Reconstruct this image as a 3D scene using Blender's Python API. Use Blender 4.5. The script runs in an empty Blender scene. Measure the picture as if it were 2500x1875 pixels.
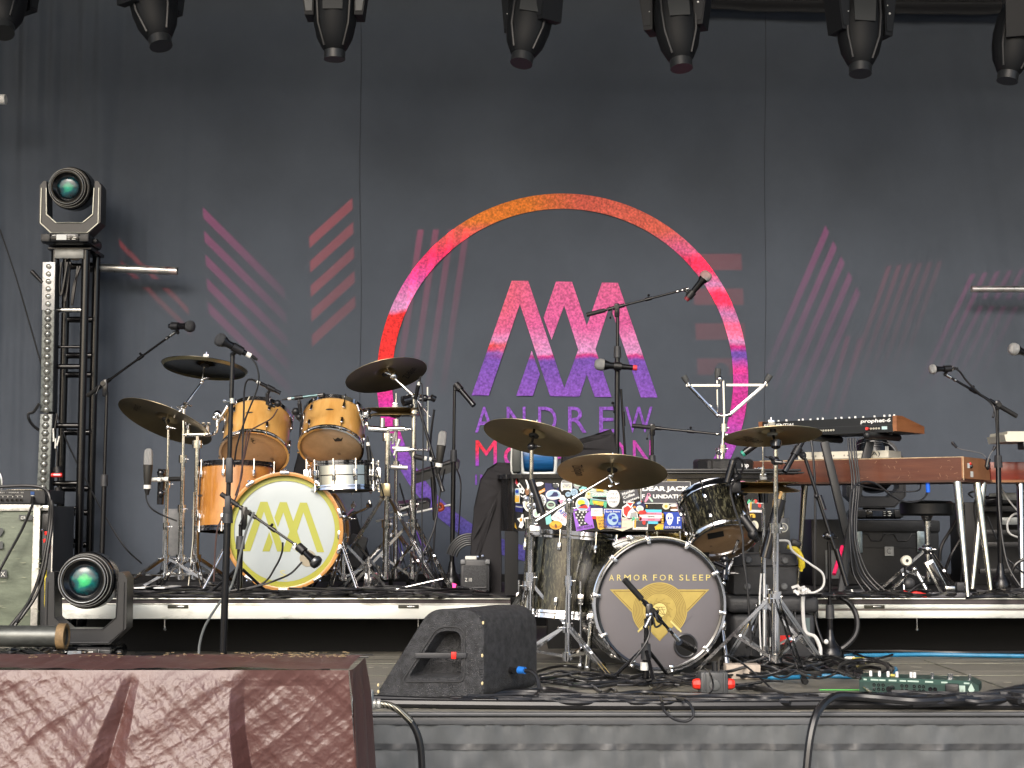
import bpy, bmesh, math, random
from mathutils import Vector, Matrix, Quaternion
from mathutils.geometry import tessellate_polygon
V = Vector; R = math.radians; PI = math.pi
random.seed(7)
scene = bpy.context.scene
# ---------------------------------------------------------------- camera
PITCH = R(4.99); FPX = 3700.0; CZ = 0.68
cam = bpy.data.cameras.new("camera"); camo = bpy.data.objects.new("camera", cam)
scene.collection.objects.link(camo); scene.camera = camo
camo.location = (0, 0, CZ); camo.rotation_euler = (R(90) + PITCH, 0, 0)
cam.sensor_width = 36; cam.lens = 36 * FPX / 2500; cam.clip_start = .05; cam.clip_end = 900
# ---------------------------------------------------------------- light
SUN_EL, SUN_AZ = R(34), R(-14)      # sun behind the camera, a little to the left
world = bpy.data.worlds.new("World"); scene.world = world; world.use_nodes = True
nt = world.node_tree; sky = nt.nodes.new("ShaderNodeTexSky"); sky.sky_type = 'NISHITA'; sky.sun_disc = False
sky.sun_elevation = SUN_EL; sky.sun_rotation = PI - SUN_AZ; sky.dust_density = 4.0; sky.air_density = 1.0; sky.ozone_density = 1.0
nt.nodes["Background"].inputs[1].default_value = 0.15
nt.links.new(sky.outputs[0], nt.nodes["Background"].inputs[0])
sl = bpy.data.lights.new("sun", 'SUN'); sl.energy = 1.2; sl.angle = R(30); sl.color = (1, .985, .975)
so = bpy.data.objects.new("sun", sl); scene.collection.objects.link(so)
sdir = V((math.sin(SUN_AZ) * math.cos(SUN_EL), -math.cos(SUN_AZ) * math.cos(SUN_EL), math.sin(SUN_EL)))
so.rotation_euler = sdir.to_track_quat('Z', 'Y').to_euler(); so.location = (-3, -10, 9)
vs = scene.view_settings; vs.view_transform = 'Standard'; vs.look = 'None'; vs.exposure = 0.78; vs.gamma = 1
scene.cycles.max_bounces = 6; scene.cycles.diffuse_bounces = 3; scene.cycles.glossy_bounces = 4
scene.cycles.use_denoising = True; scene.cycles.caustics_reflective = False; scene.cycles.sample_clamp_indirect = 4
# ---------------------------------------------------------------- measuring: a photo pixel (2500 x 1875) to a point at a chosen distance
def ray(px, py):
    x, y = (px - 1250) / FPX, -(py - 937.5) / FPX
    c, s = math.cos(PITCH), math.sin(PITCH)
    return V((x, c - y * s, s + y * c))
def W(px, py, Y):
    d = ray(px, py); return V((0, 0, CZ)) + d * (Y / d.y)
def G(px, py, z):
    d = ray(px, py); return V((0, 0, CZ)) + d * ((z - CZ) / d.z)
def RP(px, py, C, n, off=0.0):
    d = ray(px, py); o = V((0, 0, CZ)); n = n.normalized()
    return o + d * ((C - o).dot(n) / d.dot(n)) + n * off
def pm(Y): return Y / FPX            # metres per pixel
# ---------------------------------------------------------------- materials
MATS = {}
def M(name, col, rough=.5, metal=0., var=0., vs=6., bump=0., bs=40., spec=.5, coat=0., col2=None, stretch=(1, 1, 1), sharp=None, rv=0.):
    if name in MATS: return MATS[name]
    m = bpy.data.materials.new(name); m.use_nodes = True; n = m.node_tree.nodes; l = m.node_tree.links
    b = n["Principled BSDF"]; b.inputs["Base Color"].default_value = (*col, 1); b.inputs["Roughness"].default_value = rough
    b.inputs["Metallic"].default_value = metal; b.inputs["Specular IOR Level"].default_value = spec; b.inputs["Coat Weight"].default_value = coat
    b.inputs["Coat Roughness"].default_value = .08
    tc = mp = None
    if var or bump or col2 or rv:
        tc = n.new("ShaderNodeTexCoord"); mp = n.new("ShaderNodeMapping"); mp.inputs["Scale"].default_value = stretch
        l.new(tc.outputs["Object"], mp.inputs[0])
    if var or col2 or rv:
        no = n.new("ShaderNodeTexNoise"); no.inputs["Scale"].default_value = vs; no.inputs["Detail"].default_value = 8; no.inputs["Roughness"].default_value = .65
        l.new(mp.outputs[0], no.inputs[0])
        rp = n.new("ShaderNodeValToRGB"); l.new(no.outputs[0], rp.inputs[0])
        a, c = (col, col2) if col2 else (tuple(max(0, x * (1 - var)) for x in col), tuple(min(1, x * (1 + var)) for x in col))
        lo, hi = sharp or (.35, .65)
        rp.color_ramp.elements[0].position = lo; rp.color_ramp.elements[1].position = hi
        rp.color_ramp.elements[0].color = (*a, 1); rp.color_ramp.elements[1].color = (*c, 1)
        l.new(rp.outputs[0], b.inputs["Base Color"])
        if rv:
            mr = n.new("ShaderNodeMapRange"); mr.inputs[1].default_value = .3; mr.inputs[2].default_value = .7
            mr.inputs[3].default_value = max(.03, rough - rv); mr.inputs[4].default_value = min(1, rough + rv)
            l.new(no.outputs[0], mr.inputs[0]); l.new(mr.outputs[0], b.inputs["Roughness"])
    if bump:
        nb = n.new("ShaderNodeTexNoise"); nb.inputs["Scale"].default_value = bs; nb.inputs["Detail"].default_value = 5
        l.new(mp.outputs[0], nb.inputs[0]); bp = n.new("ShaderNodeBump"); bp.inputs["Strength"].default_value = bump; bp.inputs["Distance"].default_value = .01
        l.new(nb.outputs[0], bp.inputs["Height"]); l.new(bp.outputs[0], b.inputs["Normal"])
    MATS[name] = m; return m
def glow(name, col, s):
    m = M(name, col, .4); b = m.node_tree.nodes["Principled BSDF"]
    b.inputs["Emission Color"].default_value = (*col, 1); b.inputs["Emission Strength"].default_value = s; return m
BLK = M("black_metal", (.006, .006, .007), .26, 0, .3, 30, spec=.45)
BLP = M("black_plastic", (.008, .008, .009), .42, 0, .3, 20, bump=.15, bs=300)
BLG = M("black_gloss", (.01, .01, .012), .15, coat=.5)
RUB = M("rubber", (.008, .008, .008), .6, var=.3, vs=30)
CAB = M("cable_rubber", (.011, .011, .012), .36, var=.3, vs=12, spec=.5)
CHR = M("chrome", (.78, .78, .78), .11, 1., var=.06, vs=40, rv=.05)
CHD = M("chrome_worn", (.62, .62, .60), .22, 1., var=.25, vs=25, rv=.1)
ALU = M("aluminium", (.80, .80, .76), .45, .55, var=.12, vs=5, bump=.1, bs=60, stretch=(.3, 1, 2))
ALC = M("case_aluminium", (.62, .61, .56), .45, .6, var=.3, vs=30)
STL = M("steel_pipe", (.52, .52, .5), .33, .9, var=.25, vs=12, rv=.1)
GRY = M("grey_plastic", (.14, .145, .15), .5, var=.2, vs=20)
DGR = M("dark_grey_plastic", (.032, .033, .036), .5, var=.25, vs=20)
WHT = M("white_paint", (.78, .78, .76), .5, var=.06, vs=20)
WTP = M("white_tape", (.75, .75, .7), .6, var=.1, vs=50)
CRM = M("cream_plastic", (.62, .60, .50), .45, var=.06, vs=10)
RED = M("red_plastic", (.62, .02, .015), .4, var=.1, vs=20)
BLU = M("blue_plastic", (.02, .16, .55), .4, var=.1, vs=20)
YEL = M("yellow_plastic", (.7, .55, .03), .4, var=.1, vs=20)
CYB = M("blue_cable_rubber", (.02, .18, .34), .45, var=.2, vs=20)
GTP = M("green_tape", (.10, .65, .10), .6)
# ---------------------------------------------------------------- mesh collector and object helpers
COL = scene.collection; WM = {}
def orient(n, x=None):
    n = V(n).normalized(); q = Quaternion((0, 0, 1), 0)
    if x is None: x = V((1, 0, 0)) if abs(n.x) < .9 else V((0, 1, 0))
    x = (V(x) - n * V(x).dot(n)).normalized(); y = n.cross(x)
    return Matrix((x, y, n)).transposed()
class MB:
    def __init__(s, F=None): s.v = []; s.f = []; s.mi = []; s.mats = []; s.cur = 0; s.F = F
    def m(s, mat):
        if mat not in s.mats: s.mats.append(mat)
        s.cur = s.mats.index(mat); return s
    def add(s, vs, fs):
        o = len(s.v); s.v += [(s.F @ V(v)) if s.F else V(v) for v in vs]
        for f in fs: s.f.append([i + o for i in f]); s.mi.append(s.cur)
        return s
    def box(s, c, d, Rm=None, b=0., seg=2):
        c = V(c); hx, hy, hz = d[0] / 2, d[1] / 2, d[2] / 2
        bm = bmesh.new(); bmesh.ops.create_cube(bm, size=1)
        for v in bm.verts: v.co = V((v.co.x * hx * 2, v.co.y * hy * 2, v.co.z * hz * 2))
        if b: bmesh.ops.bevel(bm, geom=bm.edges[:], offset=min(b, hx * .95, hy * .95, hz * .95), segments=seg, profile=.5, affect='EDGES', clamp_overlap=True)
        bm.verts.index_update(); vs = [(Rm @ v.co if Rm else v.co) + c for v in bm.verts]
        fs = [[v.index for v in f.verts] for f in bm.faces]; bm.free(); return s.add(vs, fs)
    def tube(s, a, b, r, r2=None, n=12, caps=True):
        a, b = V(a), V(b); r2 = r if r2 is None else r2; Q = orient(b - a); vs = []; fs = []
        for p, q in ((a, r), (b, r2)):
            for i in range(n):
                t = 2 * PI * i / n; vs.append(p + Q @ V((q * math.cos(t), q * math.sin(t), 0)))
        for i in range(n): j = (i + 1) % n; fs.append([i, j, n + j, n + i])
        if caps: fs += [list(range(n))[::-1], list(range(n, 2 * n))]
        return s.add(vs, fs)
    def path(s, pts, r, n=8, smooth=0):
        pts = [V(p) for p in pts]
        if smooth:
            n0 = len(pts); pts = spline(pts, smooth)
            if isinstance(r, (list, tuple)): r = [r[min(n0 - 1, int(round(i * (n0 - 1) / (len(pts) - 1))))] for i in range(len(pts))]
        vs = []; fs = []; L = len(pts); u = None
        for k, p in enumerate(pts):
            t = (pts[min(k + 1, L - 1)] - pts[max(k - 1, 0)])
            t = t.normalized() if t.length > 1e-9 else V((0, 0, 1))
            if u is None: u = orient(t) @ V((1, 0, 0))
            u = u - t * u.dot(t); u = u.normalized() if u.length > 1e-6 else orient(t) @ V((1, 0, 0)); w = t.cross(u)
            rr = r[k] if isinstance(r, (list, tuple)) else r
            for i in range(n): a = 2 * PI * i / n; vs.append(p + (u * math.cos(a) + w * math.sin(a)) * rr)
        for k in range(L - 1):
            for i in range(n): j = (i + 1) % n; fs.append([k * n + i, k * n + j, (k + 1) * n + j, (k + 1) * n + i])
        fs += [list(range(n))[::-1], list(range((L - 1) * n, L * n))]
        return s.add(vs, fs)
    def lathe(s, prof, c=(0, 0, 0), ax=(0, 0, 1), n=40):
        c = V(c); Q = orient(ax); vs = []; fs = []
        for r, h in prof:
            for i in range(n): t = 2 * PI * i / n; vs.append(c + Q @ V((r * math.cos(t), r * math.sin(t), h)))
        for k in range(len(prof) - 1):
            for i in range(n): j = (i + 1) % n; fs.append([k * n + i, k * n + j, (k + 1) * n + j, (k + 1) * n + i])
        cl = abs(prof[0][0] - prof[-1][0]) + abs(prof[0][1] - prof[-1][1]) < 1e-7
        if prof[0][0] > 1e-6 and not cl: fs.append(list(range(n))[::-1])
        if prof[-1][0] > 1e-6 and not cl: fs.append(list(range((len(prof) - 1) * n, len(prof) * n)))
        return s.add(vs, fs)
    def sph(s, c, r, n=16, sq=(1, 1, 1)):
        c = V(c); vs = []; fs = []; m = n // 2
        for k in range(m + 1):
            p = PI * k / m
            for i in range(n): t = 2 * PI * i / n; vs.append(c + V((r * sq[0] * math.sin(p) * math.cos(t), r * sq[1] * math.sin(p) * math.sin(t), r * sq[2] * math.cos(p))))
        for k in range(m):
            for i in range(n): j = (i + 1) % n; fs.append([k * n + i, (k + 1) * n + i, (k + 1) * n + j, k * n + j])
        return s.add(vs, fs)
    def torus(s, c, ax, Rr, r, n=48, m=8, ry=None):
        pr = [(Rr + r * math.cos(2 * PI * i / m), (ry or r) * math.sin(2 * PI * i / m)) for i in range(m + 1)]
        return s.lathe(pr, c, ax, n)
    def poly(s, pts, th=None):
        pts = [V(p) for p in pts]; n = len(pts); tri = [list(t) for t in tessellate_polygon([pts])]
        if th is None: return s.add(pts, tri)
        th = V(th); return s.add(pts + [p + th for p in pts], tri + [[i + n for i in t[::-1]] for t in tri] + [[i, (i + 1) % n, n + (i + 1) % n, n + i] for i in range(n)])
    def grid(s, fn, nu, nv):
        vs = [fn(i / nu, j / nv) for j in range(nv + 1) for i in range(nu + 1)]
        return s.add(vs, [[j * (nu + 1) + i, j * (nu + 1) + i + 1, (j + 1) * (nu + 1) + i + 1, (j + 1) * (nu + 1) + i] for j in range(nv) for i in range(nu)])
    def text(s, t, P00, P10, P01, sp=1., bold=0., shear=0.):
        cu = bpy.data.curves.new("t", 'FONT'); cu.body = t; cu.space_character = sp; cu.offset = bold; cu.shear = shear; cu.resolution_u = 3; cu.space_line = .95
        cu.align_x = 'CENTER' if "\n" in t else 'LEFT'
        ob = bpy.data.objects.new("t", cu); me = ob.to_mesh(); vs = [v.co.copy() for v in me.vertices]; fs = [list(p.vertices) for p in me.polygons]
        ob.to_mesh_clear(); bpy.data.objects.remove(ob); bpy.data.curves.remove(cu)
        if not vs: return s
        x0 = min(v.x for v in vs); x1 = max(v.x for v in vs); y0 = min(v.y for v in vs); y1 = max(v.y for v in vs)
        P00, P10, P01 = V(P00), V(P10), V(P01)
        return s.add([P00 + (P10 - P00) * ((v.x - x0) / (x1 - x0)) + (P01 - P00) * ((v.y - y0) / (y1 - y0 + 1e-9)) for v in vs], fs)
    def build(s, name, mat=None, parent=None, label=None, cat=None, group=None, kind=None, frame=None, ang=40):
        me = bpy.data.meshes.new(name)
        wl = frame if frame is not None else (Matrix.Translation(WM[parent.name].translation) if parent else Matrix.Translation(base_of(s.v)))
        if frame is None: inv = wl.inverted(); vv = [inv @ v for v in s.v]
        else: vv = s.v
        me.from_pydata([tuple(v) for v in vv], [], s.f)
        for m in (s.mats or [mat]): me.materials.append(m)
        if s.mats: me.polygons.foreach_set("material_index", s.mi)
        me.polygons.foreach_set("use_smooth", [True] * len(me.polygons)); me.update()
        try: me.set_sharp_from_angle(angle=R(ang))
        except Exception: pass
        o = bpy.data.objects.new(name, me); COL.objects.link(o); place(o, wl, parent); props(o, label, cat, group, kind); return o
def base_of(vs):
    if not vs: return V((0, 0, 0))
    return V((sum(v.x for v in vs) / len(vs), sum(v.y for v in vs) / len(vs), min(v.z for v in vs)))
def place(o, wl, parent):
    if parent: o.parent = parent; o.matrix_basis = WM[parent.name].inverted() @ wl
    else: o.matrix_basis = wl
    WM[o.name] = wl.copy()
def props(o, label=None, cat=None, group=None, kind=None):
    if label: o["label"] = label
    if cat: o["category"] = cat
    if group: o["group"] = group
    if kind: o["kind"] = kind
def T(name, label, cat, loc, group=None):
    o = bpy.data.objects.new(name, None); o.empty_display_size = .05; COL.objects.link(o); place(o, Matrix.Translation(V(loc)), None); props(o, label, cat, group); return o
def spline(p, k=6):
    q = [p[0]] + list(p) + [p[-1]]; out = []
    for i in range(1, len(q) - 2):
        a, b, c, d = q[i - 1], q[i], q[i + 1], q[i + 2]
        for j in range(k):
            t = j / k; out.append(.5 * ((2 * b) + (c - a) * t + (2 * a - 5 * b + 4 * c - d) * t * t + (3 * b - a - 3 * c + d) * t ** 3))
    out.append(p[-1]); return out
def cable(label, pts, r=.004, mat=None, name="cable", group=None, extra=None, k=7):
    mb = MB().m(mat or CAB); mb.path([p if isinstance(p, V) else W(*p) for p in pts], r, 8, k)
    if extra: extra(mb)
    return mb.build(name, None, None, label, "cable", group)
def vec(px, py, Y): return W(px, py, Y)
def tpx(mb, t, x0, y0, x1, y1, Y, **k): return mb.text(t, W(x0, y1, Y), W(x1, y1, Y), W(x0, y0, Y), **k)
# ---------------------------------------------------------------- generic stage hardware
def tripod(root, c, z0, zh, zb, Rr, a0, mat, r=.008, flat=True, foot=True, n=3):
    c = V(c)
    for k in range(n):
        a = R(a0) + 2 * PI * k / n; d = V((math.cos(a), math.sin(a), 0)); h = V((c.x, c.y, zh)) + d * .02
        ft = V((c.x, c.y, z0 + .015)) + d * Rr; mb = MB(); Q = orient(ft - h, V((-d.y, d.x, 0)))
        if flat:
            for sg in (-1, 1):
                o = V((-d.y, d.x, 0)) * .009 * sg; L = (ft - h).length; mb.box((h + ft) / 2 + o, (.004, .014, L), Q)
            mid = h.lerp(ft, .5); lo = V((c.x, c.y, zb)) + d * .02; Q2 = orient(lo - mid, V((-d.y, d.x, 0)))
            mb.box((mid + lo) / 2, (.012, .012, (mid - lo).length), Q2)
        else: mb.tube(h, ft, r, r * .9)
        lg = mb.build("leg", mat, root)
        if foot: MB().path([h.lerp(ft, .93), ft - V((0, 0, .0)), ft + d * .015], [.011, .014, .012], 8).build("rubber_foot", RUB, lg)
def wing(mb, p, ax=(1, 0, 0), s=1.):
    p = V(p); ax = V(ax).normalized(); mb.tube(p, p + ax * .02 * s, .006 * s)
    Q = orient(ax)
    for sg in (-1, 1): mb.box(p + ax * .024 * s + Q @ V((sg * .011 * s, 0, 0)), (.014 * s, .004 * s, .012 * s), Q, .002)
def stand(name, label, px, ytop, Y, z0, hub=.34, Rr=.28, a0=-60, mat=None, r=.0125, steps=(.55, .8), group=None, cat="stand", xb=None, legs=True, zb=.08):
    """chrome cymbal-type stand: vertical tube from the floor to the pixel (px, ytop) at distance Y; returns root, top point"""
    mat = mat or CHR; top = W(px, ytop, Y); c = V((top.x if xb is None else W(xb, 1400, Y).x, Y, z0)); rt = T(name, label, cat, c, group)
    p = lambda t: c.lerp(top, t); H = top.z - z0
    b = MB().tube(c + V((0, 0, zb * .7)), p(steps[0]), r * 1.15, r * 1.15); b.build("base_tube", mat, rt)
    MB().tube(p(steps[0]), p(steps[1]), r * .85).build("middle_tube", mat, rt); MB().tube(p(steps[1]), top, r * .6).build("upper_tube", mat, rt)
    for t in steps:
        m = MB().tube(p(t) - V((0, 0, .03)), p(t) + V((0, 0, .012)), r * 1.6, n=16); wing(m, p(t) - V((0, 0, .01)), (1, -.3, 0)); m.build("collar", mat, rt)
    if legs:
        m = MB().tube(V((c.x, c.y, z0 + hub - .02)), V((c.x, c.y, z0 + hub + .02)), r * 1.9, n=16); wing(m, V((c.x, c.y, z0 + hub)), (-1, -.5, 0), 1.3); m.build("leg_collar", mat, rt)
        MB().tube(V((c.x, c.y, z0 + zb - .02)), V((c.x, c.y, z0 + zb + .015)), r * 1.8, n=16).build("lower_collar", mat, rt)
        tripod(rt, c, z0, z0 + hub, z0 + zb, Rr, a0, mat)
    return rt, top
def micstand(label, basepx, ytop, Y, z0, base="round", mat=None, boom=None, xtop=None, group="microphone stands", clutch=.55, r=.0105, brad=.12, bell=False, a0=-80, Rl=.3, cw=True):
    """black microphone stand; boom = (pivot to tail pixel, pivot to tip pixel, Ytip)"""
    mat = mat or BLK; top = W(xtop or basepx, ytop, Y); c = V((W(basepx, 1400, Y).x, Y, z0)); rt = T("microphone_stand", label, "microphone stand", c, group)
    MB().tube(c + V((0, 0, .02)), c.lerp(top, clutch), r * 1.15).build("lower_tube", mat, rt); MB().tube(c.lerp(top, clutch), top, r * .75).build("upper_tube", mat, rt)
    MB().tube(c.lerp(top, clutch) - V((0, 0, .035)), c.lerp(top, clutch) + V((0, 0, .03)), r * 1.75, r * 1.5, 16).build("clutch", DGR, rt)
    if base == "round":
        pr = [(0, .0), (brad, 0), (brad, .012), (brad * .92, .018), (.03, .03), (.014, .05), (0, .05)]
        if bell: pr = [(0, 0), (brad, 0), (brad * 1.04, .02), (brad * 1.0, .045), (brad * .8, .07), (brad * .45, .095), (.02, .12), (.014, .15), (0, .15)]
        MB().lathe(pr, c, n=40).build("base", mat, rt)
    else: tripod(rt, c, z0, z0 + .13, z0 + .1, Rl, a0, mat, .008, False)
    if boom:
        tail, tip, Yt = boom; a = W(tail[0], tail[1], Y - (Yt - Y) * .3); b = W(tip[0], tip[1], Yt); d = (b - a).normalized()
        MB().tube(a + d * .1, b, .0075, .006).build("boom", mat, rt)
        if cw: MB().tube(a, a + d * .11, .0125).build("counterweight", RUB, rt)
        pv = a + d * max(0, (top - a).dot(d)); m = MB().box((top + pv) / 2 + V((0, -.004, 0)), (.03, .026, (top - pv).length + .045), None, .008)
        m.tube(pv - V((0, .03, 0)), pv + V((0, .03, 0)), .014); m.tube(pv - d * .05, pv + d * .05, .0115); m.build("boom_clamp", mat, rt)
        h = MB().tube(pv + V((-.02, -.02, -.01)), pv + V((-.035, -.03, -.06)), .003); h.sph(pv + V((-.035, -.03, -.065)), .007, 8); h.build("locking_handle", mat, rt)
        q = a.lerp(b, .62); k = MB().tube(q - d * .02, q + d * .02, .0105); k.sph(q + V((0, -.006, .02)), .008, 8); k.build("boom_collar", mat, rt)
        k = MB().tube(b - d * .03, b + d * .01, .009); k.m(CHD); k.tube(b - d * .06, b - d * .05, .01); k.build("boom_tip", mat, rt)
    return rt, top
def mic(label, tail, head, kind="ball", r=.012, name="microphone", grille=None, group="microphones", plug=True, ring=None, clip=None, body=None):
    a, b = V(tail), V(head); d = (b - a).normalized(); L = (b - a).length; rt = T(name, label, "microphone", a, group); body = body or BLK; g = grille or M("mic_grille", (.42, .42, .41), .5, .7, bump=.6, bs=900)
    if kind == "ball":
        MB().lathe([(r * .75, 0), (r * .85, L * .1), (r * 1.15, L * .62), (r * 1.7, L * .74), (r * 1.75, L * .77), (0, L * .77)], a, d, 24).build("body", body, rt)
        MB().lathe([(r * 1.72, L * .76), (r * 1.98, L * .79), (r * 1.98, L * .81), (r * 2.05, L * .87), (r * 1.8, L * .95), (r * 1.1, L), (0, L * 1.01)], a, d, 24).build("grille", g, rt)
    elif kind == "pencil":
        MB().lathe([(r, 0), (r, L * .82), (0, L * .82)], a, d, 20).build("body", body, rt)
        m = MB().lathe([(r * .92, L * .82), (r * .92, L * .86), (r * 1.02, L * .86), (r * 1.02, L), (0, L)], a, d, 20); m.build("capsule", BLG, rt)
    else:
        m = M("mic_body_grey", (.075, .072, .066), .35, .7, var=.1)
        MB().lathe([(0, 0), (r * .6, 0), (r * .75, L * .04), (r, L * .45), (r * 1.05, L * .55), (0, L * .55)], a, d, 28).build("body", m, rt)
        MB().lathe([(r * .98, L * .55), (r * .98, L * .85), (r * .85, L * .95), (r * .4, L), (0, L)], a, d, 28).build("grille", g, rt)
        MB().torus(a + d * L * .55, d, r * 1.02, .002, 28, 6).build("trim_ring", m, rt)
    if ring: MB().lathe([(r * .9, -.012), (r * .95, 0), (r * .9, .012)], a, d, 16).build("colour_ring", ring, rt)
    if plug:
        m = MB().tube(a - d * .018, a + d * .002, r * .8, n=16); m.build("connector", WTP if plug != 2 else BLK, rt)
        MB().tube(a - d * .05, a - d * .018, r * .35, r * .7, n=12).build("cable_boot", RUB, rt)
    if clip is not None:
        c = V(clip); q = a + d * (c - a).dot(d); m = MB().lathe([(r * 1.35, -.022), (r * 1.35, .022)], q, d, 16); m.tube(q, c, .007, .009); m.sph(c, .011, 10); m.build("clip", BLP, rt)
    return rt
BRZ = None
def bronze(name, col, rough, ring=1.):
    m = M(name, col, rough, .92, var=.18, vs=3, rv=.06); n = m.node_tree.nodes; l = m.node_tree.links; b = n["Principled BSDF"]
    tc = n.new("ShaderNodeTexCoord"); sx = n.new("ShaderNodeSeparateXYZ"); l.new(tc.outputs["Object"], sx.inputs[0])
    ln = n.new("ShaderNodeVectorMath"); ln.operation = 'LENGTH'; cb = n.new("ShaderNodeCombineXYZ"); l.new(sx.outputs[0], cb.inputs[0]); l.new(sx.outputs[1], cb.inputs[1]); l.new(cb.outputs[0], ln.inputs[0])
    ml = n.new("ShaderNodeMath"); ml.operation = 'MULTIPLY'; ml.inputs[1].default_value = 900; l.new(ln.outputs["Value"], ml.inputs[0])
    si = n.new("ShaderNodeMath"); si.operation = 'SINE'; l.new(ml.outputs[0], si.inputs[0])
    bp = n.new("ShaderNodeBump"); bp.inputs["Strength"].default_value = .12 * ring; bp.inputs["Distance"].default_value = .001; l.new(si.outputs[0], bp.inputs["Height"]); l.new(bp.outputs[0], b.inputs["Normal"]); return m
def cymbal(label, px, py, Y, r, n, mat, text=None, group="cymbals", felt=None, cat="cymbal", name="cymbal", dome=.11, th=.0016, nobolt=False):
    C = W(px, py, Y); n = V(n).normalized(); F = Matrix.Translation(C) @ orient(n, V((1, 0, 0))).to_4x4(); rt = T(name, label, cat, C, group)
    h = lambda q: .0 - (dome * r) * (q ** 1.6); B = .16 * r * .6
    pr = []
    for q in [1, .93, .85, .75, .65, .55, .45, .36, .28]: pr.append((q * r, h(q)))
    pr += [(.235 * r, h(.235) + B * .1), (.21 * r, h(.21) + B * .45), (.16 * r, h(.16) + B * .8), (.09 * r, h(.09) + B * .98), (.02 * r, B)]
    top = [(a, b + th) for a, b in pr]; prof = pr + top[::-1] + [pr[0]]
    m = MB().m(mat); m.lathe(prof, (0, 0, 0), (0, 0, 1), 72)
    if text:
        t, a, s = text; ink = M("cymbal_ink", (.012, .01, .008), .5)
        m.m(ink); q = .64; w = s * r
        ca, sa = math.cos(R(a)), math.sin(R(a)); cen = V((q * r * ca, q * r * sa, 0)); tx = V((sa, -ca, 0)); ty = V((ca, sa, 0))
        p = cen - tx * w + ty * w * .40; p2 = cen + tx * w + ty * w * .40; p3 = cen - tx * w - ty * w * .40
        o0 = len(m.v); m.text(t, p, p2, p3, shear=.25)
        for i in range(o0, len(m.v)): v = m.v[i]; m.v[i] = V((v.x, v.y, h(math.hypot(v.x, v.y) / r) - .0015))
    m.build("plate", None, rt, frame=F)
    if not nobolt:
        m = MB(); m.lathe([(0, -.01), (.022, -.01), (.024, -.002), (.018, .004), (0, .004)], C - n * .012, n, 20).build("lower_felt", felt or RUB, rt)
        m = MB().m(felt or WTP); m.lathe([(0, 0), (.017, 0), (.017, .012), (0, .012)], C + n * (B + .002), n, 20); m.m(CHR); m.tube(C - n * .03, C + n * (B + .04), .0035, n=8); m.box(C + n * (B + .022), (.028, .006, .012), orient(n), .002); m.build("wing_nut", None, rt)
    return rt
def drum(name, label, C, u, Rr, L, shell, hoop, head, head2=None, lugs=8, a0=0, lugm=None, group=None, hoopw=.014, hoopt=.006, lugL=None, cat="drum", full=False, claw=False):
    """C = centre of the head that faces the viewer, u = unit axis from it to the other head"""
    C = V(C); u = V(u).normalized(); F3 = orient(u, V((1, 0, 0))); F = Matrix.Translation(C) @ F3.to_4x4(); rt = T(name, label, cat, C, group); lugm = lugm or CHR
    MB().lathe([(Rr * .965, .0), (Rr, .004), (Rr, L - .004), (Rr * .965, L), (Rr * .965, 0)], (0, 0, 0), (0, 0, 1), 64).build("shell", shell, rt, frame=F)
    for z0, s, hm in ((0, -1, head), (L, 1, head2 or head)):
        hp = [(Rr + .002, z0 - s * hoopw * .9), (Rr + .002 + hoopt, z0 - s * hoopw * .9), (Rr + .004 + hoopt, z0 - s * hoopw * .3), (Rr + .003 + hoopt * .6, z0 + s * .0), (Rr + .004 + hoopt, z0 + s * hoopw), (Rr + hoopt * .2, z0 + s * hoopw * 1.05), (Rr - .003, z0 + s * hoopw), (Rr - .003, z0 + s * .003), (Rr + .002, z0 - s * hoopw * .9)]
        MB().lathe(hp, (0, 0, 0), (0, 0, 1), 64).build("hoop", hoop, rt, frame=F)
        MB().lathe([(Rr * .997, z0 + s * .002), (Rr * .98, z0 + s * .004), (Rr * .6, z0 + s * .004), (0, z0 + s * .0042)], (0, 0, 0), (0, 0, 1), 64).build("head", hm, rt, frame=F)
    for k in range(lugs):
        a = R(a0) + 2 * PI * k / lugs; d = V((math.cos(a), math.sin(a), 0)); t = V((-d.y, d.x, 0)); Q = Matrix((d, t, V((0, 0, 1)))).transposed(); m = MB(F)
        for z0, s in ((0, 1), (L, -1)):
            m.tube(d * (Rr + .011) + V((0, 0, z0 - s * .012)), d * (Rr + .011) + V((0, 0, z0 + s * .05)), .003, n=6)
            m.tube(d * (Rr + .011) + V((0, 0, z0 - s * .022)), d * (Rr + .011) + V((0, 0, z0 - s * .01)), .005, n=6)
            if claw:
                m.box(d * (Rr + .012) + V((0, 0, z0 + s * .0)), (.02, .026, .035), Q, .005)
                m.box(d * (Rr + .002) + V((0, 0, z0 - s * .02)), (.028, .018, .008), Q, .003)
                m.sph(d * (Rr + .014) + V((0, 0, z0 - s * .022)), .008, 8)
            e = .055 if L > .14 else L * .5; m.box(d * (Rr + .009) + V((0, 0, z0 + s * e)), (.016, .017, .038 if L > .14 else L * .5), Q, .006, 2)
            if L > .14: m.build("lug", lugm, rt); m = MB(F)
        if m.v: m.build("lug", lugm, rt)
    return rt, F
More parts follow.
